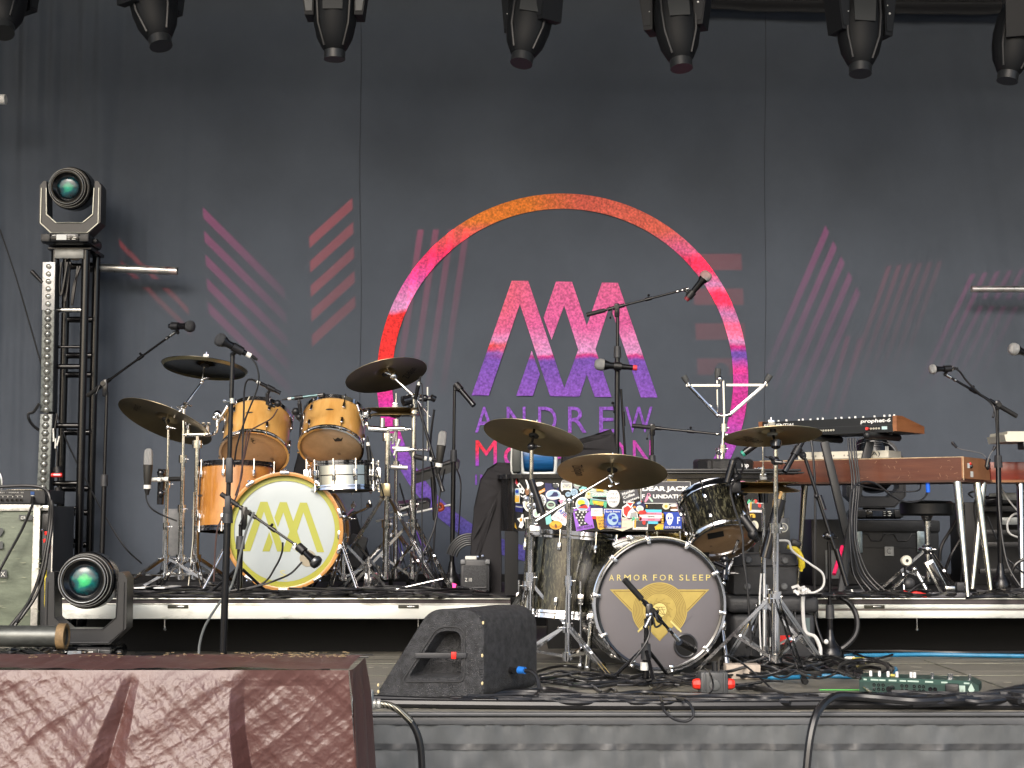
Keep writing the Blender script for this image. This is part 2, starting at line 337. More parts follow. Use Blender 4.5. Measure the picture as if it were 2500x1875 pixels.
# ================================================================ SETTING
YB = 9.75                                             # backdrop distance
m = M("ground_concrete", (.30, .30, .29), .85, var=.25, vs=.6)
MB().grid(lambda u, v: V((-150 + 300 * u, -150 + 300 * v, -1.25)), 4, 4).build("ground", m, kind="structure")
FLO = M("stage_plywood", (.165, .156, .130), .55, var=.45, vs=3, bump=.25, bs=30, stretch=(.35, 5, 1), rv=.15)
m = MB(); m.box((0, 8.15, -.03), (13, 5.5, .06)); m.build("stage_floor", FLO, kind="structure")
m = MB()
for y, w in ((5.86, .006), (6.55, .004), (7.08, .012)): m.box((1.5, y, .0035), (10, w, .003))
for x in (-2.3, -.9, .55, 1.95, 3.4): m.box((x, 6.3, .0035), (.004, 1.9, .003))
m.build("floor_seam", M("seam_grey", (.15, .15, .12), .8, var=.4, vs=9), kind="structure")
rng = random.Random(5); m = MB()
for i in range(110):
    x = rng.uniform(-1.2, 2.6); y = rng.uniform(5.35, 7.2); a = rng.uniform(-.5, .5); L = rng.uniform(.005, .05)
    m.box((x, y, .0015), (L, rng.uniform(.0015, .004), .001), Matrix.Rotation(a, 3, 'Z'))
m.build("floor_scuffs", M("scuff", (.34, .32, .26), .8), kind="stuff")
m = MB(); m.box((0, 8.15, -.65), (13, 5.2, 1.1)); m.build("stage_base", M("base_black", (.01, .01, .01), .9), kind="structure")
# stage front edge and its skirt
EDG = M("edge_board", (.075, .078, .082), .45, var=.3, vs=8, stretch=(.2, 1, 1))
t = T("stage_edge_board", "dark grey painted board running along the front edge of the stage", "edge board", (0, 5.39, -.07))
MB().box((0, 5.39, -.0085), (13, .045, .013), None, .004).build("lip", EDG, t); MB().box((0, 5.395, -.033), (13, .03, .026), None, .003).build("face_board", EDG, t)
MB().box((0, 5.392, -.0175), (13, .03, .004)).build("groove_strip", M("groove_black", (.012, .012, .012), .7), t)
SKM = M("skirt_cloth", (.085, .091, .094), .56, var=.15, vs=4, bump=.22, bs=16, spec=.4, stretch=(1, 1, .35))
SKM.node_tree.nodes["Principled BSDF"].inputs["Sheen Weight"].default_value = .3
def nz(x, s): return math.sin(x * 1.7 + s) * .5 + math.sin(x * 3.1 + s * 2.3) * .3 + math.sin(x * 7.3 + s * 1.1) * .2
def skirt(u, v):
    x = -6.2 + 12.4 * u; z = -.046 - 1.17 * v; a = max(0, 1 - v / .07)
    f = .012 * nz(x * 9, 1) + .006 * nz(x * 31, 2)
    y = 5.395 - .004 - .018 * a * abs(math.sin(x * 13 + 2 * math.sin(x * 5))) ** 6 + f * min(1, v * 6) * 1.2 - .03 * v
    y += .009 * nz(x * 20 + z * 1.5, 5) * min(1, v * 9) + .009 * nz((x + z * .9) * 7, .3) * min(1, v * 9) + .005 * nz((x - z * 1.4) * 14, 3) * min(1, v * 9) + .006 * nz(x * 60 + 3 * math.sin(z * 30), 4) * math.exp(-v * 14)
    return V((x, y, z))
t = T("stage_skirt", "grey pleated fabric skirt hanging below the stage edge", "stage skirt", (0, 5.39, -1.2))
MB().grid(skirt, 900, 60).build("cloth", SKM, t, ang=80)
m = MB(); m.grid(lambda u, v: skirt(u, .056 + .018 * v) + V((0, -.004, 0)), 900, 2); m.build("hem_band", M("hem_band", (.035, .037, .04), .45, var=.3, vs=4, spec=.8), t, ang=80)
# roof above the picture; unseen black side panels added to darken chrome reflections
MB().box((0, 7.1, 5.85), (14, 7.2, .12)).build("stage_roof", M("roof_black", (.02, .02, .022), .9), kind="structure")
for sx in (-1, 1): MB().box((sx * 5.0, 9.0, 2.1), (.06, 3.4, 6.6)).build("added_side_panel", M("side_panel_black", (.012, .012, .013), .95), kind="structure")
rgt = random.Random(12); m = MB()
for i in range(90): x = -75 + 150 * rgt.random(); m.sph((x, -52 + rgt.uniform(-4, 4), .5), rgt.uniform(2, 4), 8, (1.2, 1, rgt.uniform(.8, 1.5)))
m.build("added_treeline", M("treeline_green", (.03, .045, .02), .9, var=.4, vs=1), kind="stuff")  # unseen trees added behind the camera for a dark band in the chrome
# ---------------------------------------------------------------- backdrop
def drape(u, v, x0=-4.6, x1=4.6):
    x = x0 + (x1 - x0) * u; z = 4.9 * (1 - v) ; L = max(0, min(1, (-2.0 - x) / .9)); Rr = max(0, min(1, (x - 2.3) / 1.2))
    y = YB + .03 * L * nz(x * 9 + z * .25 * L, 1) + .014 * L * nz(x * 21 - z * .4, 2) + .01 * Rr * nz(x * 7 + z * .9, 3) + .0035 * nz(x * 3 + z * 2, 2) + (.004 * nz((x * .8 + z) * 6, .5) + .004 * nz((x - z * .7) * 9, 1.5)) * max(L, .35)
    if z > 3.85 and x > .9: y += .05 * (z - 3.85) / .2 * abs(nz(z * 26 + x * .4, 1)) * min(1, (x - .9))
    return V((x, y, z))
DRP = M("backdrop_cloth", (.074, .088, .112), .8, var=.10, vs=1.2, bump=.10, bs=700, spec=.25)
bd = T("backdrop", "huge dark grey cloth backdrop printed with a coloured ring and monogram", "backdrop", (0, YB, 0))
MB().grid(drape, 460, 160).build("cloth", DRP, bd, ang=80)
m = MB()
for px in (880, 1868):
    m.path([W(px + 2 * math.sin(k), k * 90, YB - .006) for k in range(0, 17)], .0011, 4)
m.build("seam", M("seam_black", (.03, .033, .04), .9), bd)
# printed colours: bands of a painted sky picture inside the letters
def ramp_mat(name, rampL, rampR, xs):
    mt = bpy.data.materials.new(name); mt.use_nodes = True; n = mt.node_tree.nodes; l = mt.node_tree.links; b = n["Principled BSDF"]; b.inputs["Roughness"].default_value = .75; b.inputs["Specular IOR Level"].default_value = .25
    ge = n.new("ShaderNodeNewGeometry"); sp = n.new("ShaderNodeSeparateXYZ"); l.new(ge.outputs["Position"], sp.inputs[0])
    no = n.new("ShaderNodeTexNoise"); no.inputs["Scale"].default_value = 7; no.inputs["Detail"].default_value = 8; l.new(ge.outputs["Position"], no.inputs[0])
    ad = n.new("ShaderNodeMath"); ad.operation = 'MULTIPLY_ADD'; ad.inputs[1].default_value = .09; l.new(no.outputs[0], ad.inputs[0]); l.new(sp.outputs[2], ad.inputs[2])
    z0, z1 = W(1250, 1320, YB).z, W(1250, 460, YB).z
    mr = n.new("ShaderNodeMapRange"); mr.inputs[1].default_value = z0 + .045; mr.inputs[2].default_value = z1 + .045; l.new(ad.outputs[0], mr.inputs[0]); out = []
    for rr in (rampL, rampR):
        cr = n.new("ShaderNodeValToRGB"); e = cr.color_ramp.elements; l.new(mr.outputs[0], cr.inputs[0])
        pts = sorted(((1320 - y) / 860, c) for y, c in rr); e[0].position = pts[0][0]; e[0].color = (*pts[0][1], 1); e[1].position = pts[-1][0]; e[1].color = (*pts[-1][1], 1)
        for p, c in pts[1:-1]: k = e.new(p); k.color = (*c, 1)
        out.append(cr)
    mx = n.new("ShaderNodeMix"); mx.data_type = 'RGBA'; fr = n.new("ShaderNodeMapRange"); xa, xb = W(xs[0], 800, YB).x, W(xs[1], 800, YB).x
    fr.inputs[1].default_value = xa; fr.inputs[2].default_value = xb; l.new(sp.outputs[0], fr.inputs[0]); l.new(fr.outputs[0], mx.inputs[0]); l.new(out[0].outputs[0], mx.inputs[6]); l.new(out[1].outputs[0], mx.inputs[7])
    gl = n.new("ShaderNodeTexNoise"); gl.inputs["Scale"].default_value = 75; gl.inputs["Detail"].default_value = 3; l.new(ge.outputs["Position"], gl.inputs[0])
    g2 = n.new("ShaderNodeMapRange"); g2.inputs[1].default_value = .3; g2.inputs[2].default_value = .72; g2.inputs[3].default_value = .68; g2.inputs[4].default_value = 1.5; l.new(gl.outputs[0], g2.inputs[0])
    mu = n.new("ShaderNodeVectorMath"); mu.operation = 'SCALE'; l.new(mx.outputs[2], mu.inputs[0]); l.new(g2.outputs[0], mu.inputs["Scale"]); l.new(mu.outputs[0], b.inputs["Base Color"]); return mt
OR_, SAL, PNK, HOT, LAV, REDc, PUR, MAG, VIO = (.72, .20, .03), (.68, .13, .09), (.66, .12, .27), (.80, .04, .13), (.62, .26, .52), (.76, .03, .03), (.15, .07, .38), (.52, .03, .26), (.24, .06, .42)
ringm = ramp_mat("ring_print", [(470, OR_), (540, OR_), (565, SAL), (620, HOT), (690, (.66, .08, .34)), (745, LAV), (760, LAV), (772, REDc), (880, REDc), (930, (.72, .03, .16)), (1000, (.55, .03, .34)), (1060, (.5, .03, .3)), (1085, VIO), (1150, PUR), (1300, (.08, .07, .30))],
                 [(470, SAL), (560, SAL), (615, PNK), (635, HOT), (665, HOT), (700, LAV), (720, HOT), (745, HOT), (775, (.5, .18, .42)), (810, (.72, .14, .28)), (840, LAV), (850, (.55, .02, .2)), (866, PUR), (885, PUR), (905, (.5, .05, .3)), (1000, MAG), (1060, (.38, .06, .38)), (1150, VIO), (1300, PUR)], (1290, 1420))
monom = ramp_mat("monogram_print", [(680, (.72, .12, .12)), (760, (.72, .12, .16)), (815, PNK), (835, LAV), (846, (.75, .06, .02)), (857, (.6, .03, .1)), (866, PUR), (990, (.22, .08, .45)), (1065, (.22, .08, .45)), (1074, (.72, .03, .06)), (1100, (.72, .03, .06)), (1135, (.25, .05, .4)), (1200, (.12, .08, .4))],
                 [(680, PNK), (800, (.62, .11, .32)), (855, LAV), (868, LAV), (874, (.55, .03, .2)), (884, PUR), (990, (.22, .08, .45)), (1060, (.22, .08, .45)), (1072, (.5, .05, .35)), (1200, (.2, .07, .42))], (1180, 1330))
def BP(px, py, off=.009): return W(px, py, YB - off)
m = MB(); N = 160; c0 = (1373.5, 926.)
vs_ = []
for k in range(N):
    a = 2 * PI * k / N
    for rr in (453.5, 416.5): vs_.append(BP(c0[0] + rr * math.sin(a), c0[1] - rr * math.cos(a)))
m.add(vs_, [[2 * k, 2 * ((k + 1) % N), 2 * ((k + 1) % N) + 1, 2 * k + 1] for k in range(N)]); m.build("printed_ring", ringm, bd)
MONO = [[(142,1010),(413,236),(524,237),(768,962),(862,700),(767,402),(682,635),(628,485),(712,241),(820,243),(920,540),(1022,248),(1130,250),(1397,1024),(1285,1024),(1075,400),(978,698),(1087,1022),(973,1020),(920,868),(870,1018),(672,1015),(468,392),(258,1010)], [(443,1013),(548,708),(603,868),(555,1013)]]
m = MB()
for pg in MONO: m.poly([BP(1100 + x / 2.765, 600 + y / 2.765) for x, y in pg])
m.build("printed_monogram", monom, bd)
m = MB()
for ch, x0, x1 in (("A", 1160, 1205), ("N", 1237, 1283), ("D", 1314, 1359), ("R", 1387, 1432), ("E", 1463, 1499), ("W", 1526, 1593)): m.text(ch, BP(x0, 1056), BP(x1, 1056), BP(x0, 993))
for ch, x0, x1, y0 in (("M", 1161, 1213, 1075), ("c", 1230, 1262, 1091), ("M", 1282, 1334, 1075), ("A", 1350, 1396, 1075), ("H", 1412, 1450, 1075), ("O", 1472, 1527, 1075), ("N", 1545, 1592, 1075)): m.text(ch, BP(x0, 1138), BP(x1, 1138), BP(x0, y0))
m.text("IN THE WILDERNESS", BP(1160, 1184), BP(1592, 1184), BP(1160, 1158))
m.build("printed_lettering", monom, bd)
# black border drape across the very top at the right
m = MB(); m.grid(lambda u, v: V((.9 + 3.6 * u, 9.62 + .02 * nz(u * 20, 1) * v + .03 * math.sin(v * 9), 4.12 - .13 * v - .05 * math.sin(u * 3))), 80, 10)
m.build("border_drape", M("border_black", (.018, .019, .022), .9), None, "black border cloth swagged across the top right of the backdrop", "border drape", ang=80)
# ---------------------------------------------------------------- coloured stage light washed over the backdrop (the gobo spot on the front truss)
gl = bpy.data.lights.new("gobo_spot", 'SPOT'); gl.energy = 1; gl.spot_size = R(75); gl.spot_blend = .2; gl.shadow_soft_size = .006
go = bpy.data.objects.new("gobo_spot", gl); COL.objects.link(go); LP = V((.25, 4.6, 3.55)); go.location = LP; go.rotation_euler = (R(90), 0, 0)
gl.use_nodes = True; n = gl.node_tree.nodes; l = gl.node_tree.links; em = n["Emission"]
tc = n.new("ShaderNodeTexCoord"); sp = n.new("ShaderNodeSeparateXYZ"); l.new(tc.outputs["Normal"], sp.inputs[0])
def mth(op, a, b=None, c=None):
    k = n.new("ShaderNodeMath"); k.operation = op
    for i, x in enumerate((a, b, c)):
        if x is None: continue
        if hasattr(x, "links"): l.new(x, k.inputs[i])
        else: k.inputs[i].default_value = x
    return k.outputs[0]
nzv = mth('ABSOLUTE', sp.outputs[2]); U = mth('DIVIDE', sp.outputs[0], nzv); Vv = mth('DIVIDE', sp.outputs[1], nzv)
DB = YB - LP.y; total = None
GOBO_U = 1.0
for P0, E1, E2, ns, duty, col, s0, s1 in [((290, 583), (170, 170), (10, 100), 2, .34, (1, .05, .04), .9, .5), ((495, 505), (200, 200), (16, 290), 5, .47, (1, .03, .25), 1.05, .15), ((755, 578), (105, -95), (8, 300), 5, .47, (1, .05, .05), 1.1, .95),
        ((960, 960), (60, -400), (150, 0), 4, .4, (1, .03, .15), .1, .85), ((1690, 620), (120, 0), (15, 340), 4, .47, (1, .03, .03), .6, .5), ((1865, 900), (150, -350), (95, 190), 5, .48, (1, .03, .3), .05, .8), ((2010, 1010), (55, -190), (60, 10), 2, .4, (1, .04, .2), .1, .4), ((2070, 920), (95, -270), (150, -14), 6, .5, (1, .05, .12), .05, .42), ((2230, 960), (140, -290), (180, -20), 6, .42, (1, .03, .3), .02, .6)]:
    o = W(*P0, YB); e1 = W(P0[0] + E1[0], P0[1] + E1[1], YB) - o; e2 = W(P0[0] + E2[0], P0[1] + E2[1], YB) - o
    det = e1.x * e2.z - e1.z * e2.x; ox, oz = (o.x - LP.x), (o.z - LP.z)
    def lin(a, b): return mth('MULTIPLY_ADD', U, a * DB / det, mth('MULTIPLY_ADD', Vv, b * DB / det, -(a * ox + b * oz) / det))
    s = lin(e2.z, -e2.x); t_ = lin(-e1.z, e1.x)
    ins = mth('MULTIPLY', mth('COMPARE', s, .5, .5), mth('COMPARE', t_, .5, .5)); fr = mth('FRACT', mth('MULTIPLY', t_, float(ns)))
    st = mth('LESS_THAN', fr, duty); it = mth('MULTIPLY', mth('MULTIPLY', ins, st), mth('MULTIPLY_ADD', s, s1 - s0, s0)); it = mth('MULTIPLY', it, mth('SUBTRACT', 1.15, mth('MULTIPLY', t_, .6)))
    cb = n.new("ShaderNodeVectorMath"); cb.operation = 'SCALE'; cb.inputs[0].default_value = col; l.new(it, cb.inputs["Scale"])
    if total is None: total = cb.outputs[0]
    else: a = n.new("ShaderNodeVectorMath"); a.operation = 'ADD'; l.new(total, a.inputs[0]); l.new(cb.outputs[0], a.inputs[1]); total = a.outputs[0]
l.new(total, em.inputs[0]); em.inputs[1].default_value = 1350
# ================================================================ RISERS
RZ = .285; RY = 7.4; TRIM = M("riser_trim", (.75, .75, .68), .3, .8, var=.1, vs=10); DECK = M("riser_deck", (.022, .021, .021), .7, var=.4, vs=12, bump=.3, bs=60)
RAIL = M("riser_rail", (.42, .44, .40), .5, .25, var=.16, vs=7, stretch=(.8, 1, 2.5), col2=(.74, .76, .71), sharp=(.30, .45))
def riser(label, x0, x1, latches, double):
    rt = T("stage_riser", label, "stage riser", ((x0 + x1) / 2, 8.3, 0), "stage risers"); xc, w = (x0 + x1) / 2, x1 - x0; D = 1.85; yc = RY + D / 2
    MB().box((xc, yc + .01, RZ - .012), (w, D - .02, .024)).build("deck", DECK, rt)
    MB().box((xc, RY + .006, RZ - .003), (w, .012, .006), None, .002).build("edge_trim", TRIM, rt)
    MB().box((xc, RY + .018, RZ - .017), (w, .02, .022)).build("dark_strip", M("strip_brown", (.05, .04, .042), .6, var=.3, vs=8), rt)  # plain dark brown band below the edge trim
    if double:
        m = MB(); m.box((xc, RY + .006, RZ - .040), (w, .03, .020), None, .003); m.box((xc, RY + .004, RZ - .0775), (w, .032, .035), None, .003); m.build("side_rail", RAIL, rt)
        MB().box((xc, RY + .012, RZ - .055), (w, .02, .012)).build("rail_groove", M("groove_pink", (.30, .26, .25), .6), rt)
    else:
        MB().box((xc, RY + .005, RZ - .066), (w, .03, .066), None, .004).build("side_rail", RAIL, rt); MB().box((xc, RY + .008, RZ - .029), (w, .014, .006), None, .002).build("rail_lip", TRIM, rt)
    for sx in (x0 + .015, x1 - .015): MB().box((sx, yc + .02, RZ - .06), (.03, D - .04, .072), None, .003).build("end_rail", RAIL, rt)
    for lx in latches:
        x = W(lx, 1470, RY).x; m = MB().m(M("latch_dark", (.05, .05, .035), .5)); m.box((x, RY - .012, RZ - .04), (.10, .006, .016), None, .003); m.m(CHD); m.box((x + .012, RY - .016, RZ - .04), (.04, .005, .007), None, .002); m.build("latch", None, rt)
    MB().box((xc, RY + .34, (RZ - .1) / 2), (w - .1, .012, RZ - .104)).build("under_shade_sheet", M("shade_black", (.004, .004, .004), .95), rt)  # added black sheet that keeps the space under the riser dark
    for lx in (x0 + .25, xc, x1 - .25):
        for ly in (RY + .95, RY + D - .2): MB().tube((lx, ly, 0), (lx, ly, RZ - .024), .024).build("leg", M("riser_leg", (.03, .03, .03), .5), rt)
    for lx in (x0 + .5, x1 - .45):
        m = MB().tube((lx, RY + .08, RZ - .15), (lx, RY + .08, RZ - .099), .004); m.sph((lx, RY + .08, RZ - .155), .008, 8); m.build("hanging_pin", CHD, rt)
    return rt
riser("low black riser with a bright aluminium edge carrying the maple drum kit", W(142, 1480, RY).x, W(1246, 1480, RY).x, (436, 998), False)
riser("low black riser with a double aluminium edge carrying the keyboards", W(1996, 1480, RY).x, 3.2, (2133,), True)
m = MB(); m.box((.2, 9.55, .16), (9, .02, .32)); m.build("dark_backing", M("backing_black", (.006, .006, .007), .95), None, "black strip added behind the risers to keep the gap beneath them dark", "dark strip")  # added to block light behind the risers
# ================================================================ TOWER, MOVING LIGHTS, LEFT SIDE
def glens(name, c1, c2):
    m = M(name, (.005, .01, .012), .22, coat=.3); n = m.node_tree.nodes; l = m.node_tree.links; b = n["Principled BSDF"]
    tc = n.new("ShaderNodeTexCoord"); ln = n.new("ShaderNodeVectorMath"); ln.operation = 'LENGTH'; sx = n.new("ShaderNodeSeparateXYZ"); cb = n.new("ShaderNodeCombineXYZ")
    l.new(tc.outputs["Object"], sx.inputs[0]); l.new(sx.outputs[0], cb.inputs[0]); l.new(sx.outputs[1], cb.inputs[1]); no = n.new("ShaderNodeTexNoise"); no.inputs["Scale"].default_value = 28; no.inputs["Detail"].default_value = 4; l.new(tc.outputs["Object"], no.inputs[0])
    l.new(cb.outputs[0], ln.inputs[0]); ma = n.new("ShaderNodeMath"); ma.operation = 'MULTIPLY_ADD'; ma.inputs[1].default_value = .07; l.new(no.outputs[0], ma.inputs[0]); l.new(ln.outputs["Value"], ma.inputs[2])
    cr = n.new("ShaderNodeValToRGB"); e = cr.color_ramp.elements; mr = n.new("ShaderNodeMapRange"); mr.inputs[1].default_value = .033; mr.inputs[2].default_value = .112; l.new(ma.outputs[0], mr.inputs[0]); l.new(mr.outputs[0], cr.inputs[0])
    e[0].position = 0; e[0].color = (*c1, 1); e[1].position = 1; e[1].color = (.003, .006, .008, 1); k = e.new(.3); k.color = (*[x * .6 for x in c1], 1); k = e.new(.5); k.color = (*c2, 1); k = e.new(.8); k.color = (.004, .012, .018, 1)
    l.new(cr.outputs[0], b.inputs["Base Color"]); return m
LENSA = glens("lens_green", (.06, .62, .22), (.0, .10, .10)); LENSB = glens("lens_teal", (.03, .55, .36), (.0, .10, .12))
HSG = M("fixture_black", (.004, .0045, .0055), .22, spec=.45, var=.2, vs=12); YK = M("fixture_grey", (.018, .019, .021), .4, spec=.5, var=.15, vs=8)
def moving_light(label, base, s, hd, inv=False, kind="ball", yaw=0., group="moving head stage lights", lens=None, trim=None, screen=(.35, .38, .40), gz=0.):
    """base = point where the base meets what carries it; hd = direction in which the lens looks"""
    rt = T("moving_light", label, "stage light", base, group); Rm = Matrix.Rotation(yaw, 3, 'Z')
    if inv: Rm = Rm @ Matrix.Rotation(PI, 3, 'Y')
    F = Matrix.Translation(V(base)) @ Rm.to_4x4() @ Matrix.Scale(s, 4)
    m = MB(F); m.box((0, 0, .032), (.30, .30, .058), None, .02); m.box((0, 0, .006), (.26, .26, .012), None, .004); bs_ = m.build("base", HSG, rt)
    for sx in (-1, 1): m = MB(F).box((sx * .118, -.151, .032), (.056, .012, .046), None, .004); [m.box((sx * .118, -.158, .016 + .008 * k), (.046, .003, .003)) for k in range(5)]; m.build("vent_grille", YK, bs_)
    m = MB(F).m(HSG); m.box((0, -.152, .034), (.17, .012, .048), None, .003); m.m(M("screen_" + str(int(screen[0] * 100)), screen, .25)); m.box((-.018, -.159, .034), (.062, .004, .033)); m.m(WTP)
    for k in range(3): m.box((.026, -.159, .022 + .012 * k), (.012, .003, .003)); m.box((.056 + .006 * (k % 2), -.159, .022 + .012 * k), (.02, .003, .005))
    m.box((-.064, -.159, .046), (.018, .003, .005)); m.build("control_panel", None, bs_)
    for sx in (-1, 1): MB(F).box((sx * .158, -.04, .03), (.03, .05, .03), None, .01).build("carry_handle", BLP, bs_)
    MB(F).lathe([(.07, .06), (.075, .068), (.05, .076), (0, .076)]).build("pan_bearing", HSG, rt)
    ua = [(-.115, .072), (-.19, .145), (-.19, .375), (-.168, .405), (-.150, .405), (-.143, .195), (-.082, .142), (.082, .142), (.143, .195), (.150, .405), (.168, .405), (.19, .375), (.19, .145), (.115, .072)]
    if kind == "egg": ua = [(-.09, .072), (-.155, .12), (-.175, .32), (-.15, .51), (-.105, .51), (-.105, .16), (-.06, .125), (.06, .125), (.105, .16), (.105, .51), (.15, .51), (.175, .32), (.155, .12), (.09, .072)]
    m = MB(F).m(YK if kind == 'ball' else M('fixture_arm', (.008, .009, .011), .6, spec=.3)); m.poly([(x, -.062, z) for x, z in ua], (0, .124, 0)); yk = m.build("yoke", None, rt)
    ub = [(x * .985, z) for x, z in ua]
    if kind == "ball":
        tr = trim or YK; m = MB(F).m(tr); ins = ua[5:9]; ot = [(-.178, .36), (-.178, .14), (-.112, .08), (.112, .08), (.178, .14), (.178, .36)]
        for chain, r in (([(-.148, .36)] + ins + [(.148, .36)], .0022), (ot, .0022)):
            for a, b in zip(chain, chain[1:]): m.tube(F.inverted() @ (F @ V((a[0], -.066, a[1]))), (b[0], -.066, b[1]), r if not trim else .004, n=6)
        m.build("yoke_edge", None, yk)
    else:
        m = MB(F).m(M("silver_cover", (.075, .08, .082), .5, .2) if trim else HSG)
        for sx in (-1, 1): m = MB(F).m(M("silver_cover", (.14, .15, .15), .5, .2) if trim else M('arm_dark', (.012, .0135, .016), .6, spec=.3)); m.poly([(sx * .112, -.066, .15), (sx * .155, -.066, .17), (sx * .17, -.066, .32), (sx * .145, -.066, .49), (sx * .112, -.066, .49)], (0, .006, 0)); m.build("arm_cover", None, yk)
        [MB(F).sph(q, r_, 8).build("screw", WHT, yk) for q, r_ in (((-.13, -.068, .40), .006), ((-.118, -.068, .36), .0035), ((.118, -.068, .42), .0035))]
    ax = F @ V((0, 0, .365 if kind == "ball" else .40)); d = V(hd).normalized(); FH = Matrix.Translation(ax) @ orient(d).to_4x4() @ Matrix.Scale(s, 4)
    if kind == "ball":
        MB().lathe([(0, -.20), (.07, -.19), (.108, -.15), (.122, -.08), (.133, -.04), (.133, .05), (.128, .055), (.128, .07), (.122, .075), (0, .075)], n=48).build("head", HSG, rt, frame=FH)
        m = MB(); 
        for k, (a, b) in enumerate([(.128, .06), (.120, .078), (.112, .096), (.104, .114)]): m.lathe([(a - .012, b), (a, b), (a + .001, b + .004), (a - .001, b + .014), (a - .012, b + .014), (a - .012, b)], n=48)
        m.lathe([(.100, .128), (.078, .102), (.070, .098), (.060, .098), (.060, .09), (.104, .09), (.100, .128)], n=48)
        m.build("lens_barrel", M("barrel_black", (.004, .0045, .0055), .2), rt, frame=FH); m = MB(); m.torus((0, 0, .132), (0, 0, 1), .101, .0022, 48, 8); m.torus((0, 0, .13), (0, 0, 1), .113, .0014, 48, 6); m.torus((0, 0, .092), (0, 0, 1), .121, .0014, 48, 6); m.build("lens_rim", M("rim_bright", (.26, .27, .28), .3, .5), rt, frame=FH)
        MB().lathe([(.074, .098), (.068, .106), (.05, .112), (.03, .115), (0, .116)], n=40).build("lens", lens or LENSA, rt, frame=FH)
    else:
        m = MB(); pr = [(0, -.14), (.06, -.135), (.085, -.10), (.108, -.02), (.115, .06), (.110, .14), (.094, .215), (.066, .272), (.054, .285), (.054, .33), (.042, .33), (.038, .315), (0, .315)]; m.lathe(pr, n=20, ax=(0, 0, 1)); m.build("head", M("fixture_head", (.006, .007, .0085), .6, spec=.3), rt, frame=FH, ang=25)
        m = MB(); m.poly([(-.05, .112, .10), (.05, .112, .10), (.055, .112, -.02), (.03, .09, -.08), (-.03, .09, -.08), (-.055, .112, -.02)], (0, .006, 0)); m.build("head_window", M("fixture_window", (.02, .023, .025), .6), rt, frame=FH)
        m = MB(); m.lathe([(.0555, .287), (.0555, .331), (.05, .331)], n=24); m.build("nose_ring", M("nose_grey", (.018, .02, .022), .4), rt, frame=FH)
        m = MB()
        for sx in (-1, 1): m.path([(sx * .08, .08, -.08), (sx * .084, .084, .05), (sx * .078, .08, .16), (sx * .048, .052, .27)], .007, 6)
        m.build("head_rib", M("rib_grey", (.012, .013, .015), .45), rt, frame=FH)
    return rt
# tower
TY = 9.28; TWX0, TWX1 = W(128, 900, TY).x, W(203, 900, TY).x
TB = M("tower_black", (.005, .005, .006), .22, .0, spec=.5)
t = T("truss_tower", "black ladder truss tower with a stage light standing on top", "truss tower", ((TWX0 + TWX1) / 2, TY, 0))
zt = W(160, 604, TY).z
for x, y in ((TWX0, TY), (TWX1, TY), (TWX0, TY + .24), (TWX1, TY + .24)): MB().tube((x + (.0 if x == TWX0 else 0), y, 0), (x, y, zt), .025, n=16).build("upright", TB, t)
for py in (624, 757, 847, 895, 1039, 1180, 1240, 1321, 1440):
    z = W(160, py, TY).z; r = .016 if py not in (847, 1240) else .009
    MB().tube((TWX0, TY, z), (TWX1, TY, z), r).build("rung", TB if py != 757 else CHD, t); MB().tube((TWX0, TY + .24, z - .028), (TWX1, TY + .24, z - .028), .02).build("rung", TB, t)
m = MB().m(M("plate_grey", (.22, .225, .22), .45, .5, var=.2)); m.box(((TWX0 + TWX1) / 2, TY - .03, zt - .045), (TWX1 - TWX0 - .01, .012, .06), None, .003); m.build("top_plate", None, t)
MB().box(((TWX0 + TWX1) / 2, TY + .12, zt - .01), (.27, .3, .02), None, .003).build("head_plate", TB, t)
m = MB(); m.box(((TWX0 + TWX1) / 2, TY + .12, .01), (.7, .6, .02), None, .003); m.build("base_plate", TB, t)
lz = zt + .024; LB = V(((TWX0 + TWX1) / 2, TY + .02, lz - .02))
moving_light("moving head light with a teal lens standing on top of the black truss tower", LB, 1.0, (-.02, -1, -.10), lens=LENSB, trim=M("trim_light", (.42, .43, .38), .35, .5), screen=(.62, .66, .66))
# straps and connectors inside the tower
m = MB()
for k, (xs, ys) in enumerate([((150, 146, 150, 165), (640, 690, 720, 640)), ((163, 158, 160, 172), (640, 700, 735, 640)), ((196, 180, 176, 190), (650, 700, 745, 650))]):
    m.path([W(x, y, TY - .02 + .03 * k) for x, y in zip(xs, ys)], .008, 6, 6)
m.build("cable_loops", CAB, None, "black cable loops hanging below the top plate of the tower", "cable")
m = MB().m(M("connector_tan", (.6, .45, .3), .4)); m.sph(W(183, 630, TY + .1), .022, 12, (1.5, 1, .7)); m.sph(W(163, 629, TY + .1), .012, 10); m.build("cable_connector", None, None, "tan connector poking out just under the tower's top plate", "connector")  # plain tan material without emission
m = MB().m(CAB); m.path([W(140, 1010, TY - .07), W(133, 1060, TY - .07), W(139, 1110, TY - .07), W(138, 1140, TY - .07)], .005, 6, 5); m.m(WTP)
for a, b in (((130, 1046), (131, 1078)), ((145, 1065), (139, 1088)), ((136, 1070), (135, 1095))): m.tube(W(*a, TY - .09), W(*b, TY - .09), .005)
m.m(BLP); m.tube(W(140, 1140, TY - .08), W(142, 1158, TY - .08), .028, .03); m.m(RED); m.tube(W(126, 1160, TY - .10), W(152, 1160, TY - .10), .014, n=12); m.m(glow("red_glow", (1, .25, .25), 1.2)); m.tube(W(131, 1159, TY - .118), W(147, 1159, TY - .118), .006); m.m(BLP); m.tube(W(142, 1190, TY - .08), W(142, 1202, TY - .08), .022)
m.build("power_connector", None, None, "hanging power plug with a glowing red collar beside the tower rungs", "power connector")
